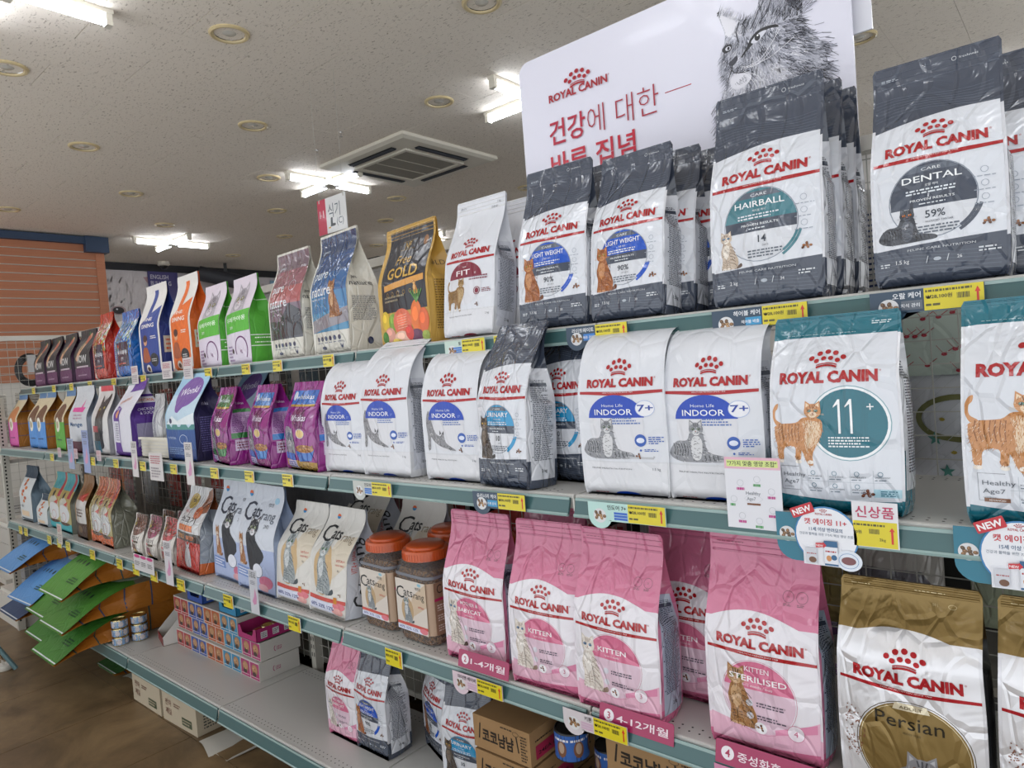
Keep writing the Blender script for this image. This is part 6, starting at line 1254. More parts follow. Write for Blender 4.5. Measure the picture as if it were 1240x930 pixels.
# white slope-cut carton with a bar code
r = thing('slope_cut_carton', 'white open carton with slanted sides and a bar code beside the cans', 'carton', (-3.685, 1.395, SHELF[3]['z']+0.001), -0.25)
mb = MB(); RZ = Matrix.Rotation(PI/2, 4, 'Z')
for x in (0.0, 0.15): mb.slab([(0, 0), (0.24, 0), (0.24, 0.24), (0.20, 0.24), (0, 0.04)], 0.003, Matrix.Translation((x, 0, 0)) @ RZ, M['card'], lin('#cfcdc9'))
mb.box((0, 0, 0), (0.15, 0.24, 0.002), M['card'], lin('#a08a6c')).box((0, 0.237, 0), (0.15, 0.24, 0.24), M['card'], lin('#8d7a60')).box((0, 0, 0), (0.15, 0.003, 0.04), M['card'], lin('#8a2b2b')); mb.build('box', r)
A = Art(); A.rect(0.10, 0.03, 0.20, 0.09, '#1c1c1c', 1); A.rect(0.105, 0.035, 0.195, 0.085, '#d6d4d0', 2); [A.rect(0.110+i*0.008, 0.045, 0.1135+i*0.008+(i % 3)*0.001, 0.082, '#1c1c1c', 3) for i in range(10)]
A.build('bar_code', r, M['card'], lambda x, y: (Vector((0.1502, x, y)), Vector((1, 0, 0))), base=0.0004)
# stacked blue tins, and black-lidded tins by the brown boxes
def can(nm, lb, x, y, z, rad, h, c, black=False, group=None):
    r = thing('food_can', lb, 'can', (x, y, z), 0, group)
    MB().lathe([(0, 0.001), (rad*0.94, 0.001), (rad, 0.003), (rad, h-0.004), (rad*0.97, h-0.001), (rad*0.93, h), (rad*0.92, h-0.003), (0, h-0.003)], (0, 0, 0), M['black'] if black else M['tin'], 28).build('tin', r)
    A = Art(); W = 2*PI*rad; H = h-0.010; A.rect(0, 0, W, H, c, 0)
    for k in range(6):
        x0 = W*k/6; A.ell(x0+W/12, H*0.45, W*0.05, H*0.32, '#c9c3c6' if not black else '#7a5038', 1); A.micro(x0+0.002, H*0.72, x0+W/6-0.003, H*0.9, 1, '#e6e6ee')
        if black: A.ell(x0+W/12, H*0.5, W*0.03, H*0.22, '#b39a86', 2)
    A.build('label', r, M['card'], lambda x, y: (Vector((rad*math.cos(x/rad), rad*math.sin(x/rad), 0.005+y)), Vector((math.cos(x/rad), math.sin(x/rad), 0))), cut=(0.012, 1), base=0.0003)
    return r
c0 = can('c', 'blue tin at the bottom of the left little stack', -3.785, 1.255, SHELF[3]['z']+0.001, 0.037, 0.043, '#7da0c8', group='small blue tins')
for s_, x, y in (('left', -3.785, 1.255), ('right', -3.760, 1.338)):
    for k, w in enumerate(('bottom', 'middle', 'top')):
        if s_ == 'left' and k == 0: continue
        dup(c0, (x, y, SHELF[3]['z']+0.001+0.0435*k), 0.5*k+x, 'blue tin at the '+w+' of the '+s_+' little stack')
c1 = can('c', 'black-lidded blue cat tin, top of the stack nearest the brown boxes', -1.005, 1.305, SHELF[3]['z']+0.297, 0.042, 0.072, '#2f62b0', True, 'black-lidded tins')
for k, w in enumerate(('bottom', 'second from bottom', 'second from top')): dup(c1, (-1.005, 1.305, SHELF[3]['z']+0.001+0.0735*k), 0.6*k, 'black-lidded blue cat tin, '+w+' of the stack nearest the brown boxes')
for k, w in enumerate(('bottom', 'second', 'third', 'top')): dup(c1, (-0.955, 1.40, SHELF[3]['z']+0.001+0.0735*k), 0.9*k, 'black-lidded tin, '+w+' of the shadowed stack behind')

# brown corrugated cartons
kraft = new_mat('kraft_card', 0.75, 0, '#97764f'); b = kraft.node_tree.nodes['Principled BSDF']; tc = N(kraft, 'ShaderNodeTexCoord'); n = N(kraft, 'ShaderNodeTexNoise', Scale=9.0, Detail=4.0); L(kraft, tc.outputs['Object'], n.inputs['Vector'])
rp = N(kraft, 'ShaderNodeValToRGB'); rp.color_ramp.elements[0].color = (*lin('#8a6a44'), 1); rp.color_ramp.elements[1].color = (*lin('#a5835a'), 1); L(kraft, n.outputs['Fac'], rp.inputs[0]); L(kraft, rp.outputs[0], b.inputs['Base Color'])
def kraft_box(lb, x, y, z, w, d, h, rz, text, group='brown cartons', side=True):
    r = thing('shipping_carton', lb, 'carton', (x, y, z), rz, group)
    mb = MB().box((0, 0, 0), (w, d, h-0.004), kraft); mb.build('box', r)
    MB().box((0, 0, h-0.004), (w, d/2-0.0015, h), kraft).box((0, d/2+0.0015, h-0.004), (w, d, h), kraft).build('lid_flaps', r)
    A = Art(); A.text(text, w*0.16, h*0.25, h*0.42, '#211a14', w=w*0.56, bold=0.03); A.line([(w*0.10, h*0.30), (w*0.13, h*0.78)], 0.004, '#211a14'); A.line([(w*0.80, h*0.30), (w*0.77, h*0.75)], 0.004, '#211a14'); A.ring(w*0.76, h*0.82, 0.010, 0.006, 0.001, '#211a14', 1); A.micro(w*0.84, h*0.08, w*0.95, h*0.85, 9, '#2b221a', word=0.004); A.micro(w*0.5, h*0.84, w*0.72, h*0.92, 1, '#2b221a')
    A.build('front_print', r, M['card'], lambda x, y: (Vector((x, 0, y)), Vector((0, -1, 0))), base=0.0003)
    if side:
        A = Art(); A.rect(0.02, h*0.12, d*0.62, h*0.52, '#a8284c', 1); A.text('24EA x 80g', 0.03, h*0.20, h*0.14, '#211a14', w=d*0.42, bold=0.01); A.micro(0.02, h*0.62, d*0.35, h*0.7, 1, '#2b221a'); A.text('코코', d*0.66, h*0.45, h*0.35, '#211a14', bold=0.02)
        A.build('side_print', r, M['card'], lambda x, y: (Vector((w, x, y)), Vector((1, 0, 0))), base=0.0003)
    return r
kb = kraft_box('brown carton with black Hangul brush lettering, upper of the left stack', -1.262, 1.225, SHELF[3]['z']+0.279, 0.190, 0.27, 0.086, 0.0, '코코냠냠')
for k in range(3): dup(kb, (-1.262, 1.225, SHELF[3]['z']+0.001+0.0925*k), 0.0, 'brown carton with black Hangul brush lettering, '+('lowest', 'second from the shelf', 'just below the upper one')[k]+' of the left stack')
kc = dup(kb, (-0.855, 1.235, SHELF[3]['z']+0.345), 0.0, 'brown carton seen under the 4-12 card, topmost of the right stack'); kc.scale = (1.15, 1, 1)
for k in range(3): q = dup(kc, (-0.855, 1.235, SHELF[3]['z']+0.001+0.112*k), 0.0, 'brown carton, '+('lowest', 'second from the shelf', 'third from the shelf')[k]+' of the right stack'); q.scale = (1.15, 1, 1.2)
# pale cartons on the floor under the base shelf
pale = new_mat('pale_card', 0.7, 0, '#b9ad97')
for i, (x, lb) in enumerate(((-3.625, 'pale carton on the floor under the shelf, the left one'), (-3.285, 'pale carton on the floor under the shelf, the right one'))):
    r = thing('floor_carton', lb, 'carton', (x, 1.235, 0.001), 0.03*i, 'pale floor cartons'); MB().box((0, 0, 0), (0.315, 0.28, 0.125), pale).build('box', r); MB().box((0, 0, 0.125), (0.315, 0.138, 0.129), pale).box((0, 0.142, 0.125), (0.315, 0.28, 0.129), pale).build('lid_flaps', r)
    A = Art(); A.rect(0.18, 0.02, 0.27, 0.055, '#3c4a34', 1); A.micro(0.185, 0.025, 0.265, 0.05, 2, '#b9ad97'); A.text('천하', 0.03, 0.075, 0.03, '#6b3a30', bold=0.01); A.text('제일', 0.03, 0.035, 0.03, '#6b3a30', bold=0.01); A.micro(0.11, 0.08, 0.17, 0.10, 2, '#6b3a30'); A.build('front_print', r, M['card'], lambda x, y: (Vector((x, 0, y)), Vector((0, -1, 0))), base=0.0003)
    A = Art(); A.micro(0.03, 0.02, 0.25, 0.11, 7, '#4a4a44', word=0.012); A.build('side_print', r, M['card'], lambda x, y: (Vector((0.315, x, y)), Vector((1, 0, 0))), base=0.0003)
for i, (x, y, rz) in enumerate(((-2.93, 1.23, -0.2), (-3.95, 1.30, 0.1))):
    r = thing('paper_sheet', ('white sheet of paper lying on the floor right of the pale cartons', 'white sheet under the shelf left of the pale cartons')[i], 'paper', (x, y, 0.001), rz); mb = MB()
    n = 8; vs = [(0.24*a/n, 0.17*b, 0.004+0.012*math.sin(a*0.7+b)) for a in range(n+1) for b in (0, 1)]; mb.add(vs, [(2*a, 2*a+2, 2*a+3, 2*a+1) for a in range(n)], M['white_metal'], None, True); mb.add([(x_, y_, z_-0.0012) for x_, y_, z_ in vs], [(2*a, 2*a+1, 2*a+3, 2*a+2) for a in range(n)], M['white_metal'], None, True); mb.build('sheet', r)

# ---- heavy feed bags lying on the bottom shelf, their ends hanging over the edge
def feed_bag(lb, c, x, y, z, seed, droop=0.5, W=0.36, H=0.60, D=0.13, rz=0.0):
    P = Pouch(W, D, H, t1=0.45, t2=0.97, bulge=0.02, g=0.02, seed=seed, bend=droop, tb=0.35, folds=8, top=0.008)
    r = thing('feed_bag', lb, 'bag', (x, y, z), 0, 'big feed bags lying on the bottom shelf')
    r.matrix_world = Matrix.Translation((x, y, z)) @ Matrix.Rotation(rz, 4, 'Z') @ Matrix(((-1, 0, 0, 0), (0, 0, -1, 0), (0, -1, 0, 0), (0, 0, 0, 1)))
    P.body([(0.30, '#6b5a44'), (1, c)], [(1, '#a9681c')]).build('sack', r, M['film_matte'])
    def art(A, W, H):
        A.poly([(0, 0), (W, 0), (W, 0.30*H), (0, 0.42*H)], '#8b8478', 0); A.ell(0.45*W, 0.38*H, 0.30*W, 0.14*H, '#cfcdc6', 1); A.ell(0.45*W, 0.38*H, 0.16*W, 0.08*H, '#54504a', 2)
        A.line([(0, 0.985*H), (W, 0.985*H)], 0.006, '#d9dfe0', 1); [A.ell((0.3+0.13*i)*W, 0.68*H, 0.025*W, 0.02*H, '#20342c', 2) for i in range(4)]; A.micro(0.15*W, 0.80*H, 0.45*W, 0.86*H, 3, '#234a2a', word=0.012)
    A = Art(); art(A, P.W, P.H); A.build('top_print', r, M['film_matte'], lambda x, y: P.lin_map('f', x, y), cut=(P.g, P.H/P.n), diag=True)
    def sb(sg):
        A = Art(); [A.rect(0, t*P.H, P.D, t*P.H+0.007, '#2b4a4a' if c.startswith('#3') or c.startswith('#4f') else '#3a4a70', 1) for t in (0.3, 0.5, 0.68, 0.84)]
        A.build('side_bands', r, M['film_matte'], lambda x, y: ((lambda p, n: (Vector((-p.x, p.y, p.z)), Vector((-n.x, n.y, n.z))))(*P.lin_map('s', x, y))), cut=(P.D/6, P.H/P.n), diag=True)
    sb(-1)
    return r
zz = SHELF[3]['z']
feed_bag('top green feed bag of the right pile, right under the third shelf', '#4f8a34', -4.05, 1.62, zz+0.430, 201, 0.50)
feed_bag('green feed bag in the middle of the right pile', '#4a8230', -4.00, 1.62, zz+0.270, 202, 0.42, H=0.62)
feed_bag('lowest green feed bag of the right pile, beside the small blue tins', '#3f7a2c', -4.02, 1.62, zz+0.135, 203, 0.42, H=0.66)
feed_bag('green feed bag in the middle of the second pile, between blue and green', '#4a8230', -4.32, 1.62, zz+0.275, 204, 0.45)
feed_bag('lowest green feed bag of the second pile', '#3f7a2c', -4.37, 1.62, zz+0.135, 205, 0.45)
feed_bag('blue feed bag lying over its neighbour, the lower blue one', '#5a90c8', -4.66, 1.62, zz+0.300, 206, 0.5, rz=0.05)
feed_bag('top blue feed bag at the left end of the bottom shelf', '#5a90c8', -4.90, 1.62, zz+0.430, 207, 0.40)
feed_bag('navy feed bag at the bottom of the blue pile', '#2b4468', -4.85, 1.62, zz+0.150, 208, 0.3)
feed_bag('small folded green sack on the floor under the bottom shelf', '#2f5c2c', -4.00, 1.60, 0.10, 209, 0.0, W=0.26, H=0.36, D=0.09)

# ---- end stand behind the last post: grey boxes, white boxes, coiled leads
gb = None
def pack_art(A, W, H):
    A.ell(W/2, H*0.66, W*0.28, H*0.10, '#26282b', 1); [A.ell(W*(0.28+0.2*i), H*(0.42-0.13*j), W*0.06, H*0.025, '#33363a', 1) for i in range(3) for j in range(2)]; A.micro(W*0.2, H*0.1, W*0.8, H*0.2, 2, '#55585c', word=0.03)
for i, (x, y, z, w, h, lb) in enumerate(((-5.83, 1.30, 0.218, 0.26, 0.37, 'grey product box with a round black mark behind the end post, the smaller one'), (-5.75, 1.62, 0.218, 0.34, 0.43, 'grey product box with a round black mark behind the end wires, the larger one'))):
    r = thing('product_box', lb, 'box', (x, y, z), 0, 'grey product boxes'); MB().box((0, 0, 0), (w, 0.2, h), M['card'], lin('#85878a')).build('box', r)
    A = Art(); pack_art(A, 0.2, h); A.build('side_print', r, M['card'], lambda a, b: (Vector((w, a, b)), Vector((1, 0, 0))), base=0.0003); A = Art(); A.rect(0, 0, 0.05, h, '#b36a2c', 1); A.build('front_print', r, M['card'], lambda a, b: (Vector((a, 0, b)), Vector((0, -1, 0))), base=0.0003)
wb = None
for k in range(5):
    for j in range(2):
        lb = 'small white box, '+('lowest', 'second', 'middle', 'fourth', 'topmost')[k]+' of the '+('front', 'rear')[j]+' stack at the left edge'
        if wb is None:
            wb = thing('small_box', lb, 'box', (-6.75, 1.42, 0.14), 0, 'small white boxes at the left edge'); MB().box((0, 0, 0), (0.34, 0.24, 0.12), M['card'], lin('#c3c0ba')).build('box', wb)
            A = Art(); A.micro(0.03, 0.02, 0.18, 0.06, 2, '#777'); A.build('side_print', wb, M['card'], lambda a, b: (Vector((0.34, a, b)), Vector((1, 0, 0))), base=0.0003)
        else: dup(wb, (-6.75+0.02*(k % 2), 1.42+0.27*j, 0.14+0.123*k), 0, lb)
r = thing('storage_rack', 'low cream rack carrying the small white boxes at the left edge', 'rack', (-6.80, 1.36, 0)); MB().box((0, 0, 0.10), (0.44, 0.62, 0.139), M['white_metal']).build('deck', r)
for x, y in ((0, 0), (0.40, 0), (0, 0.58), (0.40, 0.58)): MB().box((x, y, 0), (x+0.04, y+0.04, 0.10), M['white_metal']).build('leg', r)
for i, (y, z, R_, lb) in enumerate(((1.42, 1.70, 0.085, 'coiled black lead hanging on the end wires, the right one'), (1.14, 1.74, 0.07, 'coiled black lead hanging on the end wires at the left edge'))):
    r = thing('coiled_lead', lb, 'lead', (-5.47, y, z)); mb = MB()
    for k in range(4):
        rr = R_-k*0.009; pts = [(0.004*k, rr*math.cos(2*PI*i2/20), rr*1.25*math.sin(2*PI*i2/20)) for i2 in range(21)]
        for p, q in zip(pts, pts[1:]): mb.tube(p, q, 0.007, M['black'], 5)
    mb.build('coil', r); MB().slab([(-0.02, -0.02), (0.03, -0.02), (0.03, 0.10), (-0.02, 0.10)], 0.002, Matrix.Translation((0.03, 0, 0)) @ Matrix.Rotation(PI/2, 4, 'Z'), M['card'], lin('#c9cacc')).build('hang_card', r); MB().tube((0.01, 0, 0.09), (0.435, 0, 0.10), 0.002, M['wire'], 4).build('hook', r)
for i in range(4):
    r = thing('hanging_pack', 'ribbed white packet hanging on the end wires, '+('top right', 'top left', 'lower right', 'lower left')[i]+' one', 'packet', (-5.47, 1.40-0.22*(i % 2), 1.40-0.17*(i//2)), PI/2, 'ribbed white packets'); mb = MB()
    for k in range(8): mb.tube((-0.08, 0.012, 0.02*k), (0.09, 0.012, 0.02*k), 0.009, M['white_metal'], 8)
    mb.build('packet', r)

# the foot of a folding stool at the left edge
r = thing('stool_foot', 'blue-grey tubular stool leg with a white round foot at the left edge', 'stool', (-4.62, 0.995, 0))
MB().tube((0, 0, 0.012), (-0.05, -0.12, 0.26), 0.012, new_mat('blue_grey_metal', 0.35, 0.3, '#6f8f96'), 10).build('leg', r); MB().lathe([(0, 0.03), (0.042, 0.03), (0.045, 0.024), (0.045, 0.008), (0.04, 0.001), (0, 0.001)], (-0.085, -0.035, 0.0), M['white_metal'], 24).build('foot_disc', r); MB().tube((-0.03, -0.07, 0.15), (-0.085, -0.035, 0.025), 0.006, M['chrome'], 8).build('brace', r)

# ------------------------------------------------------------------ goods hanging on the far side of the wire
def packet(lb, x, y, z, w, h, d, ink, art=None, mat='film_white', group='goods hanging behind the wire', seed=1, yaw=0):
    r = thing('hanging_pack', lb, 'packet', (x, y, z), yaw, group); nx, nz = 8, 10; rnd = random.Random(seed)
    def S(u, v, s=1): return Vector((w*u, d/2-s*d/2*max(math.sin(PI*u), 0)**0.5*max(math.sin(PI*v), 0)**0.4+0.004*math.sin(u*17+seed)*math.sin(v*13+seed*2)*math.sin(PI*u)*math.sin(PI*v), h*v))
    mb = MB()
    for s in (1, -1):
        vs = [S(i/nx, j/nz, s) for j in range(nz+1) for i in range(nx+1)]; mb.add(vs, [((j*(nx+1)+i), (j*(nx+1)+i+1), ((j+1)*(nx+1)+i+1), ((j+1)*(nx+1)+i))[::s] for j in range(nz) for i in range(nx)], M[mat], lin(ink), True)
    mb.build('pack', r)
    if art:
        A = Art(); art(A, w, h)
        def fm(x_, y_):
            u, v = x_/w, y_/h; p = S(u, v); a = S(min(u+.02, 1), v)-S(max(u-.02, 0), v); b = S(u, min(v+.02, 1))-S(u, max(v-.02, 0)); return p, a.cross(b).normalized()
        A.build('pack_print', r, M[mat], fm, cut=(w/nx, h/nz), base=0.0012)
    MB().slab([(w*0.3, h), (w*0.7, h), (w*0.7, h+0.035), (w*0.5, h+0.045), (w*0.3, h+0.035)], 0.001, Matrix.Translation((0, d/2, 0)), M['card'], lin('#c9c9c9')).tube((w/2, d/2, h+0.035), (w/2, YB+0.022-y, h+0.045), 0.0015, M['wire'], 4).build('header_and_hook', r)
    return r
def stripes(A, W, H): [A.poly([(0, H*t), (W, H*(t+0.05)), (W, H*(t+0.075)), (0, H*(t+0.025))], '#2b3a66', 1) for t in [0.02+0.065*i for i in range(14)]]
packet('navy and white striped pet shirt hanging behind the wire beside the DENTAL bag', -0.50, 1.72, 1.60, 0.22, 0.19, 0.03, '#cfcac6', stripes)
def sprigs(A, W, H):
    for i in range(26):
        x, y = A.rnd.random()*W, A.rnd.random()*H; A.ell(x, y, 0.006, 0.004, '#b03040', 1, n=7); A.line([(x, y), (x+0.02, y+0.015)], 0.0015, '#b03040'); A.line([(x, y), (x-0.015, y+0.02)], 0.0012, '#b86a70')
packet('pale green cloth pack with red sprigs behind the wire, right of the 11+ bag', -0.36, 1.75, 1.40, 0.26, 0.155, 0.04, '#c4d2c8', sprigs)
def quilt(A, W, H):
    for i in range(-8, 12): A.line([(max(0, i*0.03), max(0, -i*0.03)), (min(W, i*0.03+H), min(H, H if i*0.03+H <= W else W-i*0.03))], 0.0010, '#b9bcc0')
    A.ring(W*0.52, H*0.60, W*0.44, H*0.20, 0.012, '#6f7040', 2)
    for x, y in ((0.3, 0.12), (0.7, 0.3), (0.2, 0.4), (0.75, 0.88), (0.85, 0.1)): A.poly(T([(0, 0.4), (0.35, 0.4), (0.5, 0.8), (0.65, 0.4), (1, 0.4), (0.7, 0.15), (0.8, -0.2), (0.5, 0), (0.2, -0.2), (0.3, 0.15)], x*W, y*H, 0.03), '#4f8a80', 2); A.ell(x*W+0.03, y*H+0.05, 0.006, 0.004, '#a8963a', 2, n=8)
packet('quilted white pet carrier with an olive ring opening behind the wire', -0.32, 1.74, 1.15, 0.19, 0.26, 0.09, '#c9ccd2', quilt)
packet('pink-faced pack hanging behind the wire right of the quilted carrier', -0.10, 1.76, 1.12, 0.17, 0.30, 0.05, '#c9a7a6', lambda A, W, H: A.micro(0.02, 0.05, W-0.02, H*0.6, 7, '#8d7a80', word=0.02))
packet('dull pink pack hanging behind the wire left of the quilted carrier', -0.42, 1.80, 1.14, 0.10, 0.28, 0.05, '#b3979a', lambda A, W, H: A.rect(0.01, 0.05, W-0.01, 0.14, '#d0c8c8', 1))
def brush(A, W, H): A.poly([(W*0.2, H*0.7), (W*0.8, H*0.7), (W*0.95, H*0.5), (W*0.05, H*0.5)], '#77757c', 1); A.fur([(W*0.05, 0), (W*0.95, 0), (W*0.9, H*0.55), (W*0.1, H*0.55)], ['#a9a7a6', '#c3c0bc', '#8a8885'], 260, 0.05, 0.002, -PI/2, 2)
packet('grey mop-like pad in a clear pack behind the wire above the Persian bag', -0.47, 1.74, 0.80, 0.20, 0.22, 0.05, '#b9b5ae', brush, 'film')
packet('yellowish clear pack behind the wire right of the STERILISED bag', -0.56, 1.78, 0.78, 0.09, 0.24, 0.05, '#a8965f', None, 'film')
packet('pale green lettered pack behind the wire above the right Persian bag', -0.22, 1.75, 0.84, 0.20, 0.17, 0.05, '#b9c4a8', lambda A, W, H: (A.text('SPORT', 0.02, H*0.7, 0.02, '#3a4a3a', w=0.12), A.rect(0, H*0.9, W, H, '#3c3e3c', 1)), 'film')
packet('purple pack low behind the wire beside the STERILISED bag', -0.64, 1.80, 0.62, 0.12, 0.34, 0.05, '#5a3a62', None, 'film')
packet('black pack low behind the wire beside the Persian bag', -0.50, 1.80, 0.52, 0.14, 0.24, 0.05, '#22262c', None, 'film')
rnd = random.Random(5)
pal = ['#8a3034', '#a9adb3', '#3c424c', '#b3423a', '#4a5a62', '#7d8288', '#26303a', '#c3c6cb', '#5c4a44', '#9aa3a0', '#2f3b38', '#c08a8e']
words = ['red', 'silver grey', 'slate', 'scarlet', 'blue-grey', 'mid grey', 'dark navy', 'pale grey', 'brown', 'grey-green', 'black-green', 'dusty pink']
near = {'upper': 1.30, 'middle': 0.84, 'lower': 0.42}
k = 0
for lev, z in (('upper', 1.28), ('middle', 0.79), ('lower', 0.38)):
    for i in range(15):
        x = -5.25+i*0.30+rnd.uniform(-0.03, 0.03)
        if x > -0.75: continue
        ci = (k*5+i*3) % len(pal); h = rnd.uniform(0.20, 0.29); k += 1
        packet('%s pack hanging behind the wire, %s row, %s from the far end' % (words[ci], lev, ('first', 'second', 'third', 'fourth', 'fifth', 'sixth', 'seventh', 'eighth', 'ninth', 'tenth', 'eleventh', 'twelfth', 'thirteenth', 'fourteenth', 'fifteenth')[i]), x, 1.74+rnd.uniform(0, 0.04), z, rnd.uniform(0.15, 0.23), h, 0.04, pal[ci], (lambda A, W, H: (A.rect(0.01, H*0.55, W-0.01, H*0.85, A.rnd.choice(['#cfcfcf', '#a83a3a', '#3a5a8a']), 1), A.micro(0.02, H*0.1, W-0.02, H*0.5, 6, '#999', word=0.015))) if i % 2 else None, 'film', seed=k)
r = thing('back_shelving', 'grey backing shelves on the other side of the wire', 'shelving', (0, 0, 0))
for z in (0.22, 0.72, 1.10): MB().box((-5.36, 1.70, z), (0.93, 2.02, z+0.02), M['post']).build('shelf_plate', r)
bb = new_mat('shade_back_board', 0.6, 0, '#3c3c3a')  # dark colour stands in for the shade behind the wire
MB().box((-0.98, 2.02, 0.0), (0.93, 2.035, 1.22), bb).build('shade_back_panel', r); MB().box((-5.36, 2.02, 0.0), (-1.0, 2.035, 1.55), bb).build('shade_back_panel', r)

# ------------------------------------------------------------------ price tags and shelf cards
def rail_y(k, dz): return SHELF[k]['y']-0.0185-0.25*(-dz-0.004)*0.5
def price_art(A, W, H, red=True):
    A.rect(0.0005, 0.0005, W-0.002, H-0.0005, '#d8c81e', 0); A.micro(0.003, H*0.78, W*0.82, H*0.90, 1, '#55501e', fill=0.8, word=0.004); A.text('₩28,100원', 0.003, H*0.48, H*0.20, '#3d3a1a', w=W*0.44, bold=0.015)
    for i in range(11): A.rect(W*0.55+i*W*0.019, H*0.42, W*0.55+i*W*0.019+0.0006+(i % 3)*0.0003, H*0.66, '#3d3a1a', 2)
    A.micro(0.003, H*0.18, W*0.30, H*0.30, 1, '#55501e', fill=0.8)
    if red: x = W*0.88; A.poly([(x-0.0015, H*0.15), (x+0.0015, H*0.15), (x+0.0015, H*0.62), (x+0.0038, H*0.62), (x, H*0.85), (x-0.0038, H*0.62), (x-0.0015, H*0.62)], '#cc2a1e', 2)
def card(name, lb, cat, x, y, z, W, H, art, ink, group=None, outline=None, tilt=0.0, rotz=0, mat='tag', th=0.0012): return flat_art(name, lb, cat, art, (x, y, z), rotz, W, H, th, mat, ink, group, outline, 'card', tilt)
TILT = 0.30
tags = [(0, [(-5.03, 'under the leftmost dark purple bag'), (-4.64, 'under the dark purple bags, left one'), (-4.34, 'under the dark purple bags, middle one'), (-4.05, 'under the shiny red bag'), (-3.72, 'under the shiny blue bag'), (-3.36, 'under the navy dinner bag'), (-2.72, 'under the left green kitten bag'), (-2.42, 'right of the green kitten bags'), (-2.20, 'under the pink landscape bag'), (-1.89, 'under the blue night-sky bag')], 0.062, 0.040),
        (1, [(-4.30, 'under the green-footed sky bag'), (-3.96, 'under the pale Monge bag'), (-3.69, 'under the black cat face bag'), (-3.40, 'under the white and purple bag'), (-3.10, 'under the white basket'), (-2.80, 'under the purple balloon bag'), (-2.46, 'under the leftmost purple bag'), (-2.21, 'under the middle purple bag'), (-1.97, 'under the rightmost purple bag')], 0.062, 0.040),
        (2, [(-5.05, 'under the tall white treat bag'), (-4.94, 'under the short white treat bag'), (-4.50, 'under the teal-topped treat bags, left one'), (-4.33, 'under the teal-topped treat bags, middle one'), (-4.19, 'under the brown treat bag'), (-3.83, 'under the orange-footed treat bags'), (-3.48, 'under the brown meat strip packs'), (-3.29, 'under the magenta meat strip packs'), (-3.10, 'under the red meat strip packs'), (-2.84, 'under the white and red bag'), (-2.45, 'under the half covered pale blue bag'), (-2.01, 'under the cream tabby bags'), (-1.51, 'under the kibble jars')], 0.072, 0.048)]
pt = None
for k, lst, w, h in tags:
    src = None
    for x, where in lst:
        lb = 'yellow price tag on the '+('top', 'second', 'third')[k]+' shelf rail '+where
        if src is None: src = card('price_tag', lb, 'price tag', x-w/2, SHELF[k]['y']-0.0085, SHELF[k]['z']-0.001-h, w, h, price_art, '#d8d8dc', 'yellow price tags', None, 0.0); src.rotation_euler = (-0.0, 0, 0); src.location = (x-w/2, SHELF[k]['y']-0.0215, SHELF[k]['z']-0.003-h)
        else: dup(src, (x-w/2, SHELF[k]['y']-0.0215, SHELF[k]['z']-0.003-h), 0, lb)
def talker(lb, x, k, col, txt, sub, subcol, W=0.165, tagw=0.085, disc=0.030, tcol='#e8ebf0', pillh=1, extra=True):
    H = 0.038; y = SHELF[k]['y']-0.0225; z = SHELF[k]['z']-0.004-H
    out = [(disc*0.9+0.014, 0.0), (W, 0.0), (W, H), (0.0, H), (0.0, 0.010)]+[(disc*0.95*(1-math.cos(a))-0.0, 0.006-disc*0.9*math.sin(a)+0.004) for a in [PI*i/10 for i in range(1, 10)]]
    def art(A, W, H):
        A.ell(disc*0.95, 0.010, disc*0.52, disc*0.50, '#d5d6d8', 1); A.kibble(disc*0.95, 0.010, disc*0.38, 7, ('#7a5a3c', '#9a7852', '#5f442c'))
        A.text(txt, W-tagw-0.003, H*0.62, H*0.27, tcol, al='r', bold=0.012)
        for i in range(pillh):
            y0 = H*0.10+i*H*0.15 if pillh > 1 else H*0.12; hh = H*0.12 if pillh > 1 else H*0.40
            A.poly([(W-tagw-0.032, y0), (W-tagw-0.001, y0), (W-tagw-0.001, y0+hh), (W-tagw-0.032, y0+hh)], subcol, 1)
        if pillh == 1: A.text(sub, W-tagw-0.005, H*0.22, H*0.18, '#e8ebf0', al='r', bold=0.01)
    r = card('shelf_talker', lb, 'shelf card', x, y, z, W, H, art, col, 'kibble-disc shelf cards', out, 0.0)
    A = Art(); price_art(A, tagw, 0.038); A.build('price_label', r, M['tag'], lambda a, b: (Vector((W-tagw+a+0.001, -0.0006, b+0.0005)), Vector((0, -1, 0))), base=0.0003)
    return r
NAVY = '#2b4258'
talker('navy shelf card with a kibble disc under the DENTAL bag', -0.287, 0, NAVY, '오랄 케어', '치석 관리', '#5c6470')
talker('navy shelf card with a kibble disc under the HAIRBALL bag', -0.575, 0, NAVY, '헤어볼 케어', '헤어볼 배출', '#2f8fc0', W=0.185)
talker('navy shelf card with a kibble disc under the right LIGHT WEIGHT bag', -0.935, 0, NAVY, '라이트웨이트', '체중 관리', '#2f7ac8')
talker('pale green shelf card with a kibble disc under the FIT bag', -1.345, 0, '#bcd0c6', '핏', '', '#2f6fc0', W=0.15, tcol='#2a2a2a', pillh=3)
t_ = card('price_tag', 'yellow price tag on the top shelf rail right of the FIT card', 'price tag', -1.165, SHELF[0]['y']-0.0215, SHELF[0]['z']-0.043, 0.085, 0.040, price_art, '#d8d8dc', 'yellow price tags')
talker('pale grey shelf card with a kibble disc under the white INDOOR bags', -1.625, 1, '#b9bdb8', '인도어', '', '#2f6fc0', W=0.17, tcol='#3a3a3a', pillh=3)
talker('navy shelf card with a kibble disc under the crumpled URINARY bag', -1.150, 1, NAVY, '유리너리 케어', '요로기계 관리', '#2f8fc0')
talker('mint shelf card with a kibble disc under the left INDOOR 7+ bag', -0.815, 1, '#b4d8d2', '인도어 7+', '', '#2f62c0', W=0.180, tcol='#2a2a2a', pillh=3)
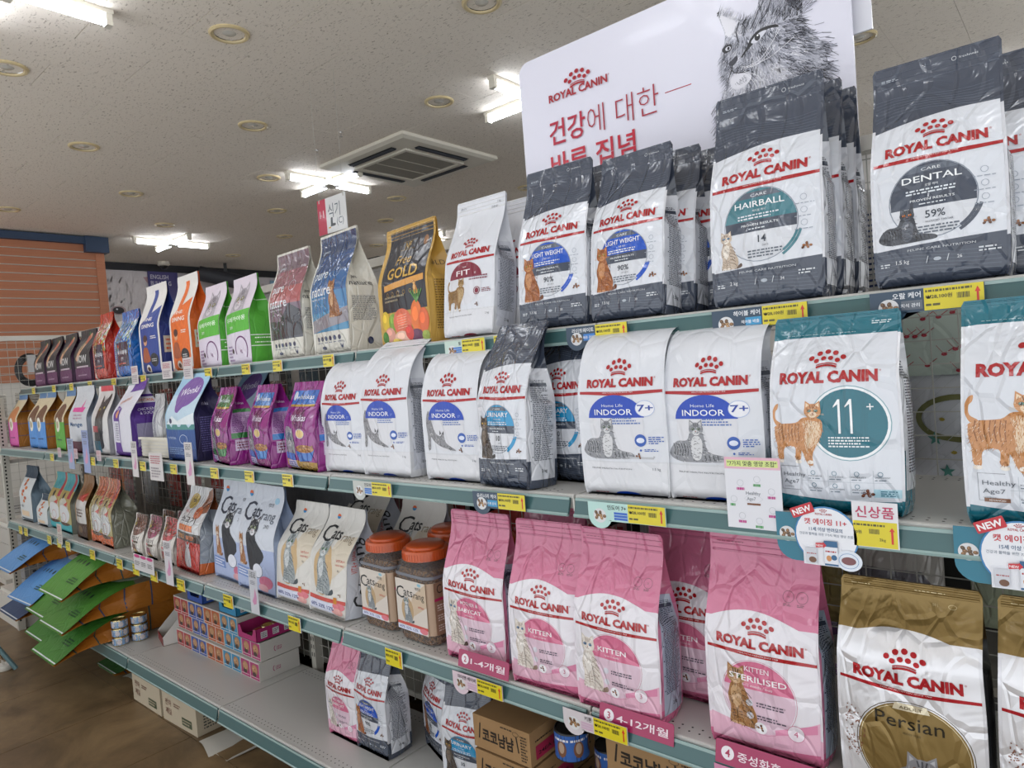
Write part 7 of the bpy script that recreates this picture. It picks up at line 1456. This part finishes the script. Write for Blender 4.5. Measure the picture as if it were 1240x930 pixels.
talker('pale pink shelf card with a kibble disc under the BABYCAT bag', -1.275, 2, '#d8c6d0', '마더앤 베이비', '', '#c8aabf', W=0.17, tcol='#3a3038', pillh=3)
talker('pale pink shelf card with a kibble disc left of the 4-12 card', -0.925, 2, '#cfc8cc', '키튼', '', '#c8aabf', W=0.165, tcol='#3a3038', pillh=3)
def pinkcard(d, t):
    def art(A, W, H): A.ell(0.024, H*0.5, 0.0125, 0.0125, '#e6dfe6', 1); A.text(d, 0.024, H*0.5-0.007, 0.014, '#a8244e', al='c', bold=0.02); A.text(t, 0.043, H*0.5-0.009, 0.017, '#ecd9e2', w=W-0.055, bold=0.012)
    return art
card('age_card', 'magenta card reading 2 1-4 in front of the BABYCAT bag', 'shelf card', -1.262, 1.187, 0.737, 0.170, 0.043, pinkcard('2', '1-4개월'), '#a02858', 'magenta age cards', rounded(0.170, 0.043, 0.006, (0, 0, 1, 1)), -0.2)
card('age_card', 'magenta card reading 3 4-12 in front of the front KITTEN bag', 'shelf card', -0.836, 1.187, 0.712, 0.176, 0.043, pinkcard('3', '4-12개월'), '#a02858', 'magenta age cards', rounded(0.176, 0.043, 0.006, (0, 0, 1, 1)), -0.2)
card('age_card', 'magenta card reading 4 ...-12 in front of the STERILISED bag', 'shelf card', -0.573, 1.187, 0.713, 0.205, 0.043, pinkcard('4', '중성화후-12개월'), '#a02858', 'magenta age cards', rounded(0.205, 0.043, 0.006, (0, 0, 1, 1)), -0.2)
card('shelf_card', 'light pink card below the magenta 4 card', 'shelf card', -0.575, 1.185, 0.655, 0.19, 0.055, lambda A, W, H: A.ell(0.03, 0.03, 0.012, 0.012, '#e6dfe6', 1), '#cf8cac')
def seven(A, W, H):
    A.rect(0, H-0.021, W, H, '#dcaec0', 0); A.rect(0.004, H-0.017, W-0.004, H-0.005, '#d2e08a', 1); A.text('"7가지 맞춤 영양 조합"', W/2, H-0.0155, 0.009, '#2a2a26', al='c', w=W-0.012, bold=0.01)
    A.ring(W/2, 0.068, 0.017, 0.013, 0.0006, '#b9bcc4', 1, n=4); A.text('Healthy', W/2, 0.073, 0.008, '#7a808a', al='c', w=0.026); A.text('Age7', W/2-0.004, 0.063, 0.008, '#7a808a', al='c', w=0.016); A.rect(W/2-0.012, 0.0565, W/2+0.012, 0.060, '#7a4c30', 2)
    for i in range(7):
        a = 2*PI*i/7+0.45; x, y = W/2+0.036*math.cos(a), 0.068+0.038*math.sin(a)-0.002; A.ring(x, y, 0.006, 0.006, 0.0006, '#b0b4bc', 1, n=14); A.micro(x-0.007, y-0.013, x+0.007, y-0.008, 1, ['#c0308a', '#3a9a4a'][i % 2], word=0.002, fill=0.9)
card('info_card', 'white card with a pink heading and seven little icons beside the 11+ bag', 'shelf card', -0.514, 1.183, 1.158, 0.100, 0.142, seven, '#dcdde4')
def newcard(x, n, lb):
    r = thing('new_product_card', lb, 'shelf card', (x, 1.176, 1.126), 0, 'round NEW cards')
    MB().slab([(x_-0.03, y_) for x_, y_ in rounded(0.08, 0.082, 0.03, (1, 0, 0, 0))], 0.0015, Matrix.Translation((-0.0, 0.004, 0.0)), M['tag'], lin('#23738a')).build('teal_card', r)
    A = Art(); A.ell(-0.012, 0.045, 0.013, 0.013, '#d5d6d8', 1); A.kibble(-0.012, 0.045, 0.009, 7, ('#7a5a3c', '#54402c')); A.build('kibble_picture', r, M['tag'], lambda a, b: (Vector((a, 0.004, b)), Vector((0, -1, 0))), base=0.0003)
    disc = [(0.052+0.050*math.cos(2*PI*i/36), 0.048+0.049*math.sin(2*PI*i/36)) for i in range(36)]; MB().slab(disc, 0.0012, Matrix.Identity(4), M['tag'], lin('#2f7fb8')).build('disc', r)
    MB().slab([(0.015, -0.002), (0.075, -0.002), (0.075, 0.03), (0.015, 0.03)], 0.0012, Matrix.Translation((0, -0.0016, 0)), M['tag'], lin('#e3e5ec')).build('lower_card', r)
    MB().slab([(0.086+0.020*math.cos(2*PI*i/24), 0.011+0.017*math.sin(2*PI*i/24)) for i in range(24)], 0.0012, Matrix.Translation((0, -0.0032, 0)), M['tag'], lin('#dfe6f0')).build('small_disc', r)
    A = Art(); A.ell(0.052, 0.048, 0.0478, 0.0468, '#e6e8ee', 0); A.text('ROYAL CANIN', 0.050, 0.0825, 0.0035, RED, al='c', w=0.026, bold=0.02); A.crown(0.050, 0.087, 0.012, RED)
    A.text('캣 에이징 '+n+'+', 0.052, 0.066, 0.0105, '#c01f30', al='c', w=0.066, bold=0.02); A.text(n+'세 이상 반려묘의', 0.052, 0.055, 0.007, '#23507a', al='c', w=0.052, bold=0.01); A.text('건강과 활력을 위한 7가지 핵심 영양 조합', 0.052, 0.0475, 0.0048, '#4a6078', al='c', w=0.084)
    A.build('disc_print', r, M['tag'], lambda a, b: (Vector((a, 0, b)), Vector((0, -1, 0))), base=0.0003)
    A = Art(); A.rect(0.019, 0.001, 0.037, 0.027, '#c9ccd4', 1); A.ell(0.030, 0.007, 0.006, 0.005, '#6e4a34', 2); A.rect(0.049, 0.0, 0.070, 0.041, '#2a5f8a', 1); A.rect(0.049, 0.003, 0.070, 0.031, '#dfe2ea', 2); A.ell(0.064, 0.014, 0.0045, 0.0045, '#2a5f8a', 3); A.ell(0.056, 0.012, 0.004, 0.005, '#c98d58', 3); A.micro(0.051, 0.021, 0.068, 0.026, 1, RED, word=0.003); A.micro(0.021, 0.016, 0.036, 0.019, 1, RED, word=0.003); A.poly([(0.036, 0.028), (0.048, 0.030), (0.048, 0.028), (0.053, 0.033), (0.048, 0.039), (0.048, 0.037), (0.036, 0.036)], '#c4202e', 3); A.text('NEW', 0.0425, 0.0305, 0.0035, '#f4e8ea', al='c', bold=0.02); A.ell(0.086, 0.011, 0.011, 0.0065, '#7a4a4c', 1); A.ring(0.086, 0.011, 0.015, 0.0125, 0.0006, '#2f7fb8', 1)
    A.build('lower_print', r, M['tag'], lambda a, b: (Vector((a, -0.0034, b)), Vector((0, -1, 0))), base=0.0003)
    q = MB(); c, s = math.cos(0.38), math.sin(0.38); q.slab([(0.002+x_*c-y_*s, 0.074+x_*s+y_*c) for x_, y_ in rounded(0.038, 0.017, 0.002)], 0.0012, Matrix.Translation((0, -0.0018, 0)), M['tag'], lin('#c01f2e')); o = q.build('new_badge', r)
    A = Art(); A.text('NEW', 0.002+0.019*c-0.0035*s, 0.074+0.019*s+0.0035*c, 0.010, '#f6eef0', w=0.032, al='c', bold=0.03, rot=0.38); A.build('badge_print', o, M['tag'], lambda a, b: (Vector((a, -0.0018, b)), Vector((0, -1, 0))), base=0.0003)
    return r
newcard(-0.396, '11', 'round white NEW card with red Hangul and 11+ below the 11+ bag'); newcard(-0.135, '15', 'round white NEW card with 15 cut by the right edge of the photo')
def sinsang(A, W, H): A.text('신상품', W/2, H-0.0255, 0.019, '#b8305a', al='c', w=W-0.010, bold=0.012); A.rect(0.001, 0.001, W-0.002, H-0.031, '#d8c81e', 0); A.text('00원', 0.001, 0.021, 0.006, '#3d3a1a', bold=0.01); A.micro(0.002, 0.034, W*0.75, 0.038, 1, '#55501e', fill=0.8, word=0.004); [A.rect(0.024+i*0.0015, 0.022, 0.0248+i*0.0015, 0.030, '#3d3a1a', 2) for i in range(10)]; A.text('2kg', W*0.58, 0.010, 0.006, '#3d3a1a'); A.poly([(W*0.86-0.0016, 0.008), (W*0.86+0.0016, 0.008), (W*0.86+0.0016, 0.028), (W*0.86+0.004, 0.028), (W*0.86, 0.034), (W*0.86-0.004, 0.028), (W*0.86-0.0016, 0.028)], '#cc2a1e', 2)
card('price_tag', 'yellow price tag under pink Hangul on white, below the 11+ bag', 'price tag', -0.302, 1.176, 1.163, 0.066, 0.073, sinsang, '#dddde2', 'yellow price tags')
# clear sleeves and little paper cards at the far end
def paper(A, W, H): A.micro(W*0.12, H*0.6, W*0.88, H*0.92, 4, '#b04a5a', word=0.008); A.micro(W*0.12, H*0.1, W*0.85, H*0.5, 4, '#8a8088', word=0.008)
def strip(A, W, H): A.micro(W*0.15, H*0.82, W*0.9, H*0.96, 4, '#2a2a2a', word=0.01); A.micro(W*0.2, H*0.66, W*0.8, H*0.76, 3, '#667'); A.poly(T([(0.3, 0), (0.7, 0.1), (0.8, 0.5), (0.6, 1), (0.4, 0.5), (0.1, 0.2)], 0.01, H*0.2, W*0.8, H*0.4), '#c98ab0', 1)
for k, x, z, w, h, art, lb, ink in ((0, -3.48, 1.535, 0.075, 0.085, paper, 'white paper card on the top rail under the navy dinner bag', '#cfc9ca'), (0, -3.14, 1.545, 0.10, 0.075, paper, 'white paper card on the top rail between the dinner bags', '#cfc9ca'), (0, -2.93, 1.535, 0.085, 0.09, paper, 'white paper card on the top rail under the orange dinner bag', '#cfc9ca'),
        (1, -3.20, 1.13, 0.060, 0.155, strip, 'tall paper card on the second rail left of the white basket', '#cdc8c8'), (1, -3.02, 1.125, 0.13, 0.115, paper, 'wide paper card with three small pictures under the white basket', '#cdc8c8'), (1, -2.68, 1.125, 0.065, 0.165, strip, 'tall paper card on the second rail under the purple balloon bag', '#cdc8c8'),
        (1, -3.62, 1.185, 0.055, 0.05, paper, 'small pink-lettered card under the purple and white bag', '#c9b3ba'), (1, -3.93, 1.185, 0.05, 0.05, paper, 'small pink-lettered card beside the pale Monge bag', '#c9b3ba'), (1, -4.18, 1.185, 0.05, 0.05, paper, 'small pink-lettered card under the green-footed bag', '#c9b3ba'), (1, -4.02, 1.13, 0.085, 0.155, strip, 'clear blue sleeve standing before the Monge bag', '#8f9fc0'), (1, -3.80, 1.12, 0.085, 0.21, strip, 'clear blue sleeve standing before the black cat face bag', '#8a9ac8'),
        (2, -2.965, 0.690, 0.070, 0.185, strip, 'tall narrow card with a pink figure left of the red and white bag', '#cfcdd2'), (2, -2.275, 0.695, 0.055, 0.155, strip, 'narrow paper strip hanging in front of the wide pale blue bag', '#c6c8d0'), (2, -4.33, 0.705, 0.075, 0.11, paper, 'small brown-edged card in front of the teal treat bags', '#c3bcb2')):
    card('paper_card', lb, 'paper card', x, SHELF[k]['y']-0.026, z, w, h, art, ink, 'paper cards on the rails')
def colour3(A, W, H):
    for i in range(3): A.ell(W*(0.18+0.32*i), H*0.88, W*0.15, H*0.10, '#c02a7a', 1); A.micro(W*(0.06+0.32*i), H*0.3, W*(0.30+0.32*i), H*0.6, 3, '#444', word=0.008)
card('paper_card', 'white card with three magenta ovals before the meat strip packs', 'paper card', -3.275, 1.168, 0.712, 0.21, 0.072, colour3, '#d0ced0', 'paper cards on the rails')
for o in list(sc.objects):
    if o.get('group') is None and 'group' in o: del o['group']

bpy.data.scenes.remove(TMP)
